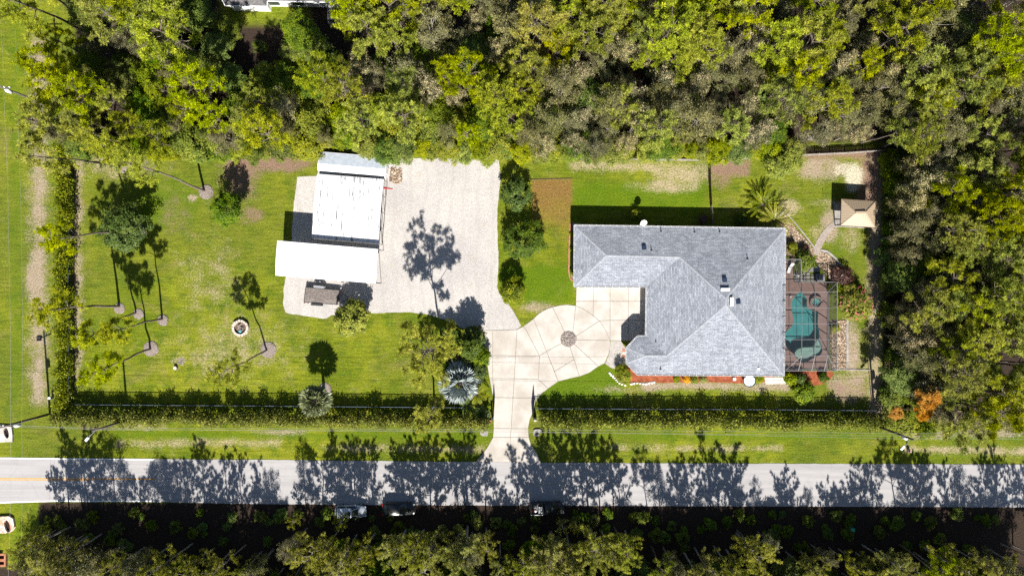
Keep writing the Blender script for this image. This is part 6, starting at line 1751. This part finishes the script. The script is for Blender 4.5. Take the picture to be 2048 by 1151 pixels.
# ------------------------------------------------------------------ utility poles and wires
def pole(label, foot, h, transformer=None, arm=True, lamp=False, rz=0.0):
    b0 = P(*foot); p = thing("utility_pole", label, "utility pole", b0)
    g = Geo(); g.tube([b0 - Vector((0, 0, .3)), b0 + Vector((.03, 0, h * .5)), b0 + Vector((0, .02, h))], [.19, .165, .13], 10); g.obj("shaft", MAT['pole'], p, True)
    if arm:
        d = Vector((math.cos(rz), math.sin(rz), 0)); c_ = b0 + Vector((0, 0, h - .7)); g = Geo(); g.bar(c_ - d * 1.1, c_ + d * 1.1, .1, .12); ca = g.obj("crossarm", MAT['pole'], p)
        for e in (-1, -.35, .35, 1): g = Geo(); g.lathe([(.05, 0), (.07, .08), (.04, .12), (.06, .2)], c_ + d * e + Vector((0, 0, .06)), 8); g.obj("insulator", MAT['white'], ca)
    if transformer:
        c_ = b0 + Vector((.32, -.25, transformer)); g = Geo(); g.lathe([(.1, -.05), (.26, 0), (.26, .75), (.2, .86), (.05, .9)], c_, 14); tf = g.obj("transformer", MAT['white_metal'], p, True)
        for e in (-.1, .1): g = Geo(); g.lathe([(.04, 0), (.05, .12), (.03, .2)], c_ + Vector((e, 0, .86)), 8); g.obj("bushing", MAT['white'], tf)
    if lamp:
        c_ = b0 + Vector((0, 0, lamp)); g = Geo(); g.tube([c_, c_ + Vector((-.5, -.6, .25)), c_ + Vector((-.9, -1.0, .25))], .04, 6); la = g.obj("lamp_arm", MAT['galv'], p); g = Geo(); g.box(c_ + Vector((-1.05, -1.15, .22)), (.3, .7, .14), -.75, 0, .8); g.obj("lamp_head", MAT['white_metal'], la)
    return p
pole("wooden utility pole at the west hedge corner with a transformer", (100, 827), 11.0, 6.6, True, False, .4)
pole("slim wooden utility pole rising from the front hedge", (255, 838), 8.4, None, False, 7.6)
pole("wooden utility pole with transformer by the east wood's creeper mounds", (1750, 850), 9.6, 6.6, False, 8.8)
pole("wooden utility pole among the pines of the north-west corner", (122, 221), 12.2, 10.4, True, False, 0)
def wire(label, pts, r=.016, sag=.35):
    P3 = [P(x, y, z) for x, y, z in pts]; w_ = thing("power_line", label, "wire", P3[0]); g = Geo(); q = []
    for a, b in zip(P3[:-1], P3[1:]):
        for j in range(8): u = j / 8; q.append(lerp(a, b, u) - Vector((0, 0, sag * 4 * u * (1 - u))))
    g.tube(q + [P3[-1]], r * .55, 5); g.obj("cable", MAT['wire'], w_)
wire("upper power line along the verge between the utility poles", [(-60, 853, 10.2), (190, 858, 8.3), (1815, 871, 9.2), (2200, 874, 9)], .02)
wire("middle power line along the verge between the utility poles", [(-60, 846, 8), (192, 859, 8.0), (1000, 862, 7.8), (1812, 877, 8.6), (2200, 880, 8.4)], .018)
wire("lower telephone cable along the verge between the utility poles", [(-60, 850, 6.5), (205, 856, 6.0), (1000, 858.5, 5.6), (1790, 866, 6.2), (2200, 870, 6)], .022)
wire("pale power line along the western strip of grass", [(2, 60, 11), (8, 200, 11), (17, 470, 10), (21, 840, 10.0), (19, 1060, 9.5), (12, 1220, 9.5)], .018, .15)
wire("dark telephone cable along the western strip of grass", [(30, 60, 8.6), (36, 250, 8.2), (44, 560, 7.8), (43, 838, 8), (43, 1060, 7.6), (40, 1220, 7.6)], .015, .15)

# ------------------------------------------------------------------ culverts, boxes, stumps, fire pit
m_pit = mat_plain("culvert_shade", (.03, .018, .014), .95, .1)  # dark colour stands for the shade inside the openings
def culvert(name, label, outline, holes, h, mat, cat="culvert end"):
    b0 = P(*outline[0]); c_ = thing(name, label, cat, b0)
    oo = [tuple(P(x, y))[:2] for x, y in outline]; hh = [[tuple(P(x, y))[:2] for x, y in q] for q in holes]
    poly_with_hole(oo, hh, h, "headwall", mat, c_)
    g = Geo()
    for ring in [oo] + hh:
        for i in range(len(ring)): a, b = ring[i], ring[(i + 1) % len(ring)]; g.add([(*a, 0), (*b, 0), (*b, h), (*a, h)], [(0, 1, 2, 3)])
    g.obj("side", mat, c_)
    for q in hh: g = Geo(); g.sheet(inset(q, .003), .02); g.obj("shade_sheet", m_pit, c_)
def oval(cx, cy, rx, ry, n_=14, sk=0): return [(cx + rx * math.cos(t_ * 6.283 / n_) + sk * math.sin(t_ * 6.283 / n_), cy + ry * math.sin(t_ * 6.283 / n_)) for t_ in range(n_)]
culvert("culvert_headwall", "pale concrete culvert end with two dark pipes north of the road", [(-14, 852), (0, 850), (26, 852), (28, 868), (28, 882), (0, 883), (-14, 882)], [oval(16, 864, 5, 11, 14, 2), oval(-2, 864, 4, 11, 14, 2)], .35, MAT['white_conc'])
culvert("culvert_headwall", "bleached orange-stained culvert end with two pipes south of the road", [(-14, 1034), (3, 1031), (20, 1030), (29, 1035), (32, 1052), (27, 1060), (14, 1064), (-14, 1063)], [oval(18, 1050, 6, 13, 14, 3), oval(-2, 1050, 5, 12, 14, 3)], .35, mat_mottled("stained_concrete", (.50, .25, .16), (.62, .56, .52), 1.2, .9, 10, .3, .3, 30, .3, 0, .42, .58))
culvert("brick_frame", "orange brick drain frame at the west end of the south verge", [(-14, 1105), (15.5, 1104), (15, 1130), (-14, 1131)], [[(-10, 1108.5), (12, 1108), (12, 1115), (-10, 1115)], [(-10, 1120), (12, 1120), (12, 1126.5), (-10, 1127)]], .4, MAT['brick_red'], "drain frame")
culvert("culvert_headwall", "small concrete pipe end on the driveway's west side", [(961, 861), (968, 856.5), (975, 857), (976.5, 864), (975, 871), (966, 871), (961, 868)], [oval(965.5, 863, 3.6, 1.8)], .22, MAT['grey_conc'])
culvert("culvert_headwall", "small concrete pipe end on the driveway's east side", [(1067, 860), (1070, 857.5), (1080, 857), (1084, 861), (1079, 865), (1077, 871), (1070, 872), (1066.5, 868)], [oval(1075.5, 866, 3.0, 1.8)], .22, MAT['grey_conc'])
vb = thing("valve_box", "black square valve box in the dirt strip beside the west hedge", "valve box", P(79, 676.5)); g = Geo(); g.box(P(79, 676.5) + Vector((0, 0, .09)), (.62, .62, .18), .05); g.obj("box", MAT['black'], vb); g = Geo(); g.box(P(79, 676.5) + Vector((0, 0, .195)), (.54, .54, .03), .05); g.obj("lid", MAT['dark_metal'], vb)
mt_ = thing("blue_meter", "small blue-grey meter pedestal at the west hedge", "meter", P(106, 794)); g = Geo(); g.box(P(106, 794) + Vector((0, 0, .4)), (.3, .25, .8)); g.obj("pedestal", mat_plain("blue_plastic", (.05, .09, .22), .5), mt_); g = Geo(); g.box(P(106, 794) + Vector((0, 0, .83)), (.36, .31, .06)); g.obj("cap", MAT['white_metal'], mt_)
mk = thing("marker_post", "short pink-and-white marker post on the verge near the eastern pole", "marker post", P(1816, 900)); c0 = P(1816, 900)
g = Geo(); g.box(c0 + Vector((0, 0, .25)), (.42, .42, .5)); g.obj("base", MAT['white_conc'], mk); g = Geo(); g.lathe([(.13, .5), (.13, .56), (.06, .58)], c0, 12); g.obj("cap", mat_plain("pink_paint", (.55, .14, .12), .5), mk)
gb = thing("green_box", "small green utility pedestal in the trees south of the road", "utility box", P(1700, 1055)); c0 = P(1700, 1055); g = Geo(); g.box(c0 + Vector((0, 0, .4)), (.5, .4, .8)); g.obj("cabinet", mat_plain("green_paint", (.02, .30, .20), .4), gb); g = Geo(); g.box(c0 + Vector((0, 0, .83)), (.56, .46, .06)); g.obj("lid", mat_plain("green_lid", (.03, .38, .26), .4), gb)
sg = thing("tree_stump", "sawn pale tree stump on the lawn beside a lawn pine", "stump", P(352, 735)); c0 = P(352, 735)
g = Geo(); g.lathe([(.36, 0), (.29, .12), (.27, .38)], c0, 14); g.obj("bark", MAT['bark'], sg); g = Geo(); g.lathe([(.255, .382), (.24, .39)], c0, 14); g.obj("cut_face", MAT['stone'], sg)
tag(pebbles("wood_chips", disc(363, 722, .55), 130, .03, .08, MAT['greystones'], None, 0, 91), "patch of pale wood chips next to the stump", "wood chips", None, "stuff")
# fire pit: two courses of separate stones round an ash bed
fc = P(482, 655.5); pit = thing("fire_pit", "round fire pit of pale stones with ash and scraps inside", "fire pit", fc)
blk = Geo(); blk.box((1.03, 0, 0), (.34, .36, .22), 0, 0, .94); bm_ = blk.obj("stone", MAT['stone'], pit, at=(0, 0, 0)); bm_.location = (0, 0, .11); first = True
for c_ in range(2):
    for k in range(17):
        o = bm_ if first else bm_.copy()
        if not first: COL.objects.link(o)
        first = False
        s_ = rnd.uniform(.95, 1.04); o.location = (0, 0, .115 + c_ * .225); o.rotation_euler = (0, 0, (k + .5 * c_) * 2 * math.pi / 17 + rnd.uniform(-.03, .03)); o.scale = (s_, s_, 1); o.parent = pit
g = Geo(); g.lathe([(.9, 0.01), (.86, .10), (.3, .16)], fc, 20); g.obj("ash_bed", mat_mottled("ash_and_leaves", (.03, .022, .018), (.16, .10, .075), 4, .95, 25, .5), pit)
for a, b in (((-.2, .3, .35), (.45, .75, .55)), ((-.5, -.1, .2), (.1, .25, .28)), ((-.35, .4, .2), (-.1, -.4, .24))): 
    lg = thing("log", "charred branch lying in the fire pit", "log", fc + Vector((0, 0, .15)), 0, "branches in the fire pit"); g = Geo(); g.tube([fc + Vector(a), fc + Vector(b)], [.06, .045], 7); g.obj("wood", MAT['bark_pale'], lg)
cb = thing("cinder_block", "hollow concrete block in the fire pit", "block", fc + Vector((.18, -.1, .16))); c0 = fc + Vector((.18, -.1, .26)); g = Geo()
for dx, dy, sx, sy in ((-.17, 0, .06, .4), (.17, 0, .06, .4), (0, -.17, .28, .06), (0, .17, .28, .06)): g.box(c0 + Vector((dx, dy, 0)), (sx, sy, .2))
g.obj("walls", MAT['grey_conc'], cb)
bt = thing("blue_scrap", "crumpled bright blue plastic in the fire pit", "plastic", fc + Vector((-.05, -.5, .16))); g = Geo(); g.lathe([(.05, .12), (.2, .16), (.16, .26), (.04, .30)], fc + Vector((-.05, -.48, .02)), 9, 0, 1.3, .7); g.v = [(v[0] + rnd.uniform(-.03, .03), v[1] + rnd.uniform(-.03, .03), v[2]) for v in g.v]; g.obj("sheet", mat_plain("bright_blue_plastic", (.10, .45, .60), .4), bt)

# ------------------------------------------------------------------ vehicles
def layers(rings, mi=0):
    """stacked plan rings (same vertex count) as one closed skin"""
    g = Geo(); n_ = len(rings[0]); vs = [v for r_ in rings for v in r_]; fs = []
    for i in range(len(rings) - 1):
        for k in range(n_): k2 = (k + 1) % n_; fs.append((i * n_ + k, i * n_ + k2, (i + 1) * n_ + k2, (i + 1) * n_ + k))
    fs.append(tuple(range(n_))[::-1]); fs.append(tuple(range((len(rings) - 1) * n_, len(rings) * n_)))
    return g.add(vs, fs, mi)
def plan(L, W, z, sx=1.0, sy=1.0, ox=0.0, round_=.22):
    base = [(-L / 2, -W / 2 + .25), (-L / 2 + .3, -W / 2), (L / 2 - .75, -W / 2), (L / 2 - .1, -W / 2 + .35), (L / 2, 0), (L / 2 - .1, W / 2 - .35), (L / 2 - .75, W / 2), (-L / 2 + .3, W / 2), (-L / 2, W / 2 - .25), (-L / 2 - .05, 0)]
    return [(x * sx + ox, y * sy, z) for x, y in smooth_poly(base, 1)]
def paint(name, c): 
    m, t = nt(name); n = N(t); b = n.new("ShaderNodeBsdfPrincipled"); b.inputs["Base Color"].default_value = (*c, 1); b.inputs["Metallic"].default_value = .35; b.inputs["Roughness"].default_value = .3; b.inputs["Coat Weight"].default_value = .8; b.inputs["Coat Roughness"].default_value = .05; n.out(b.outputs[0]); return m
def car(name, label, cat, cpx, L, W, Hh, col, rz=0.0, style="suv"):
    b0 = P(*cpx); c_ = thing(name, label, cat, b0, rz); pm = paint(name + "_paint", col); Z = (0, 0, 0)
    def part(g, nm, mt, par=c_, sm=False): return g.obj(nm, mt, par, sm, at=Z)
    zb = .95 if style != "sedan" else .86
    if style == "pickup":
        body = part(layers([plan(L, W, .32, .97, .95), plan(L, W, .5), plan(L, W, .85), plan(L, W, 1.0, .985, .95)]), "body", pm)
        bx0, bx1 = -L / 2 + .12, -L / 2 + 1.75
        g = Geo()
        for sy in (-1, 1): g.box(((bx0 + bx1) / 2, sy * (W / 2 - .12), 1.14), (bx1 - bx0, .12, .28))
        g.box((bx0, 0, 1.14), (.1, W - .14, .28)); g.box((bx1, 0, 1.14), (.1, W - .14, .28)); part(g, "bed_wall", pm)
        g = Geo(); g.box(((bx0 + bx1) / 2, 0, 1.012), (bx1 - bx0 - .1, W - .36, .02)); part(g, "bed_floor", MAT['dark_metal'])
        g = Geo(); g.bar((bx0, -W / 2 + .12, 1.31), (bx1, -W / 2 + .12, 1.31), .08); part(g, "bed_rail", MAT['galv'])
        cab = (bx1 + .08, L / 2 - 1.25)
    else: cab = (-L / 2 + .18, L / 2 - 1.15)
    if style != "pickup": body = part(layers([plan(L, W, .28, .96, .93), plan(L, W, .45), plan(L, W, .75), plan(L, W, zb, .97, .93)]), "body", pm, c_, True)
    x0, x1 = cab; cl = x1 - x0; cx = (x0 + x1) / 2; zt = Hh - .06
    def ring(xa, xb, w, z): return [(xa, -w / 2 + .12, z), (xa + .12, -w / 2, z), (xb - .25, -w / 2, z), (xb, -w / 2 + .3, z), (xb, w / 2 - .3, z), (xb - .25, w / 2, z), (xa + .12, w / 2, z), (xa, w / 2 - .12, z)]
    ta, tb = x0 + (.30 if style != "sedan" else .65), x1 - .75
    part(layers([ring(x0, x1, W * .93, zb - .02), ring(ta, tb, W * .76, zt)]), "windows", MAT['glass'])
    rf = part(layers([ring(ta - .03, tb + .04, W * .79, zt - .01), ring(ta + .06, tb - .06, W * .72, Hh)]), "roof", pm, c_, True)
    B, T = ring(x0, x1, W * .94, zb), ring(ta, tb, W * .77, zt)
    for i in (1, 3, 4, 6): g = Geo(); g.bar(B[i], T[i], .09, .06); part(g, "pillar", pm)
    g = Geo(); mxx = (ta + tb) / 2
    for sy in (-1, 1): g.bar((cx + .05, sy * W * .465, zb), (mxx, sy * W * .38, zt), .08, .05)
    part(g, "door_pillar", pm)
    if style == "suv": g = Geo(); g.box((tb - .45, 0, Hh + .004), (.42, .62, .012)); part(g, "sunroof", MAT['glass'], rf)
    for sx_, xx in ((1, L * .31), (-1, -L * .31)):
        for sy in (-1, 1):
            g = Geo(); g.tube([(xx, sy * (W / 2 - .21), .33), (xx, sy * (W / 2 - .01), .33)], .33, 18); w_ = part(g, "wheel", MAT['rubber'])
            g = Geo(); g.tube([(xx, sy * (W / 2 - .01), .33), (xx, sy * (W / 2 + .012), .33)], .2, 14); part(g, "rim", MAT['galv'], w_)
    for sy in (-1, 1):
        g = Geo(); g.box((L / 2 - .2, sy * (W / 2 - .36), .74), (.26, .34, .14), -sy * .5); part(g, "headlight", MAT['white_metal'])
        g = Geo(); g.box((-L / 2 + .04, sy * (W / 2 - .28), .8), (.1, .3, .16)); part(g, "tail_light", mat_plain("tail_lens", (.30, .01, .01), .3))
        g = Geo(); g.box((x1 - .38, sy * (W / 2 + .08), zb + .05), (.14, .2, .14)); part(g, "mirror", pm)
    g = Geo(); g.bar((-L / 2 - .02, -W / 2 + .3, .5), (-L / 2 - .02, W / 2 - .3, .5), .12, .16); part(g, "bumper", MAT['dark_metal'])
    g = Geo(); g.bar((L / 2 - .02, -W / 2 + .5, .5), (L / 2 - .02, W / 2 - .5, .5), .1, .16); part(g, "grille", MAT['black'])
    return c_, b0
car("silver_car", "silver hatchback with a sunroof parked on the road's south verge", "car", (704, 1019), 4.5, 1.82, 1.52, (.50, .52, .55), .01, "suv")
car("black_car", "black car parked on the verge behind the silver one", "car", (799, 1014), 4.6, 1.85, 1.48, (.006, .006, .008), 0.02, "sedan")
pk, pb_ = car("black_pickup", "black pickup truck with things in its bed parked at the road edge", "pickup truck", (1094, 1012), 4.85, 1.85, 1.7, (.006, .006, .007), 0.0, "pickup")
def cargo(name, label, cat, dx, dy, g, mat, nm):
    loc = pb_ + Vector((dx, dy, 1.022)); t_ = thing(name, label, cat, loc); g.v = [(v[0] + loc.x, v[1] + loc.y, v[2] + loc.z) for v in g.v]; g.obj(nm, mat, t_)
g = Geo(); g.lathe([(.17, 0), (.17, .34), (.09, .42), (.05, .45)], (0, 0, 0), 14); cargo("fuel_can", "red round can in the pickup's bed", "can", -2.05, -.30, g, mat_plain("red_can", (.45, .01, .03), .4), "drum")
g = Geo(); g.lathe([(.11, 0), (.13, .28), (.13, .3), (.04, .31)], (0, 0, 0), 12); cargo("white_bucket", "small white tub in the pickup's bed", "tub", -1.68, -.30, g, MAT['white'], "tub")
g = Geo(); g.box((0, 0, .17), (.5, .9, .34)); cargo("grey_box", "grey storage box against the pickup's cab", "box", -.98, -.12, g, MAT['galv'], "box")
g = Geo(); g.add([(-.4, -.3, 0), (.3, -.35, 0), (.4, .3, 0), (-.3, .35, 0), (-.2, -.1, .32), (.2, -.15, .36), (.2, .2, .25), (-.15, .15, .3)], [(3, 2, 1, 0), (4, 5, 6, 7), (0, 1, 5, 4), (1, 2, 6, 5), (2, 3, 7, 6), (3, 0, 4, 7)]); cargo("tarp_bundle", "crumpled grey tarp in the pickup's bed", "tarp", -1.72, .32, g, mat_plain("grey_tarp", (.16, .16, .16), .7), "tarp")

# ------------------------------------------------------------------ two people on the road's edge
def person(label, foot, rz, shirt, trousers, hair, skin, arm_out):
    V = [(0, 0, .95), (0, 0, 1.12), (0, 0, 1.35), (0, .01, 1.50), (0, .02, 1.58), (0, .03, 1.70)]
    R = [.15, .135, .16, .07, .085, .10]
    E = [(0, 1), (1, 2), (2, 3), (3, 4), (4, 5)]
    def chain(start, pts):
        i = start
        for p, r in pts: V.append(p); R.append(r); E.append((i, len(V) - 1)); i = len(V) - 1
        return i
    for s in (-1, 1):
        chain(0, [((s * .10, 0, .88), .10), ((s * .11, .02, .50), .07), ((s * .11, -.02, .10), .045), ((s * .12, .02, .045), .045), ((s * .13, .16, .035), .04)])
        o = arm_out if s > 0 else .06
        hnd = chain(2, [((s * .19, 0, 1.40), .065), ((s * (.24 + o), .03, 1.14), .047), ((s * (.24 + o * 1.2), .14 + o, .95), .035), ((s * (.24 + o * 1.2), .17 + o, .88), .032)])
        bx, by, bz = V[hnd]
        for k, (dx, l_) in enumerate(((-.03, .075), (-.01, .085), (.01, .08), (.03, .065))): chain(hnd, [((bx + dx, by + .02, bz - l_ * .6), .010), ((bx + dx, by + .035, bz - l_), .009)])
        chain(hnd, [((bx - s * .045, by + .03, bz - .01), .011), ((bx - s * .055, by + .05, bz - .04), .009)])
    me = bpy.data.meshes.new("person_skeleton"); me.from_pydata(V, E, []); ob = bpy.data.objects.new("person_skeleton", me); COL.objects.link(ob)
    md = ob.modifiers.new("skin", 'SKIN'); sv = me.skin_vertices[0].data
    for i, r in enumerate(R): sv[i].radius = (r, r * (.72 if i in (0, 1, 2) else 1)); 
    sv[0].use_root = True
    sb = ob.modifiers.new("smooth", 'SUBSURF'); sb.levels = sb.render_levels = 1
    dg = bpy.context.evaluated_depsgraph_get(); ev = bpy.data.meshes.new_from_object(ob.evaluated_get(dg)); bpy.data.objects.remove(ob)
    for mt in (skin, shirt, trousers, MAT['black']): ev.materials.append(mt)
    for f in ev.polygons:
        c_ = f.center; ar = abs(c_.x) > .19
        f.material_index = 3 if c_.z < .08 else 2 if c_.z < .98 and not ar else 1 if 1.46 > c_.z > (1.12 if ar else .9) else 0
        f.use_smooth = True
    pr = thing("person", label, "person", P(*foot), rz); b = link("body", ev, pr)
    g = Geo(); g.lathe([(.10, 1.66), (.118, 1.72), (.10, 1.80), (.05, 1.835)], (0, 0, 0), 12); h_ = g.obj("hair", hair, pr, True, at=(0, 0, 0))
    for s in (-1, 1): g = Geo(); g.lathe([(.012, -.01), (.016, 0), (.012, .01)], (s * .04, .118, 1.68), 8); g.obj("eye", MAT['black'], pr, at=(0, 0, 0))
    g = Geo(); g.add([(-.015, .115, 1.64), (.015, .115, 1.64), (0, .15, 1.645), (0, .12, 1.69)], [(0, 1, 2), (1, 3, 2), (3, 0, 2), (0, 3, 1)]); g.obj("nose", skin, pr, at=(0, 0, 0))
    return pr
sk = mat_plain("skin", (.42, .26, .19), .6); hr1 = mat_plain("dark_hair", (.03, .02, .015), .7)
person("person in a white shirt standing on the road's edge", (912, 1001), 2.6, mat_plain("white_shirt", (.74, .76, .82), .8), mat_plain("beige_trousers", (.40, .34, .27), .85), hr1, sk, .12)
person("person in black clothes standing beside the one in white", (929.5, 1006), -2.2, mat_plain("black_shirt", (.012, .012, .014), .85), mat_plain("black_trousers", (.012, .012, .013), .85), hr1, sk, .05)
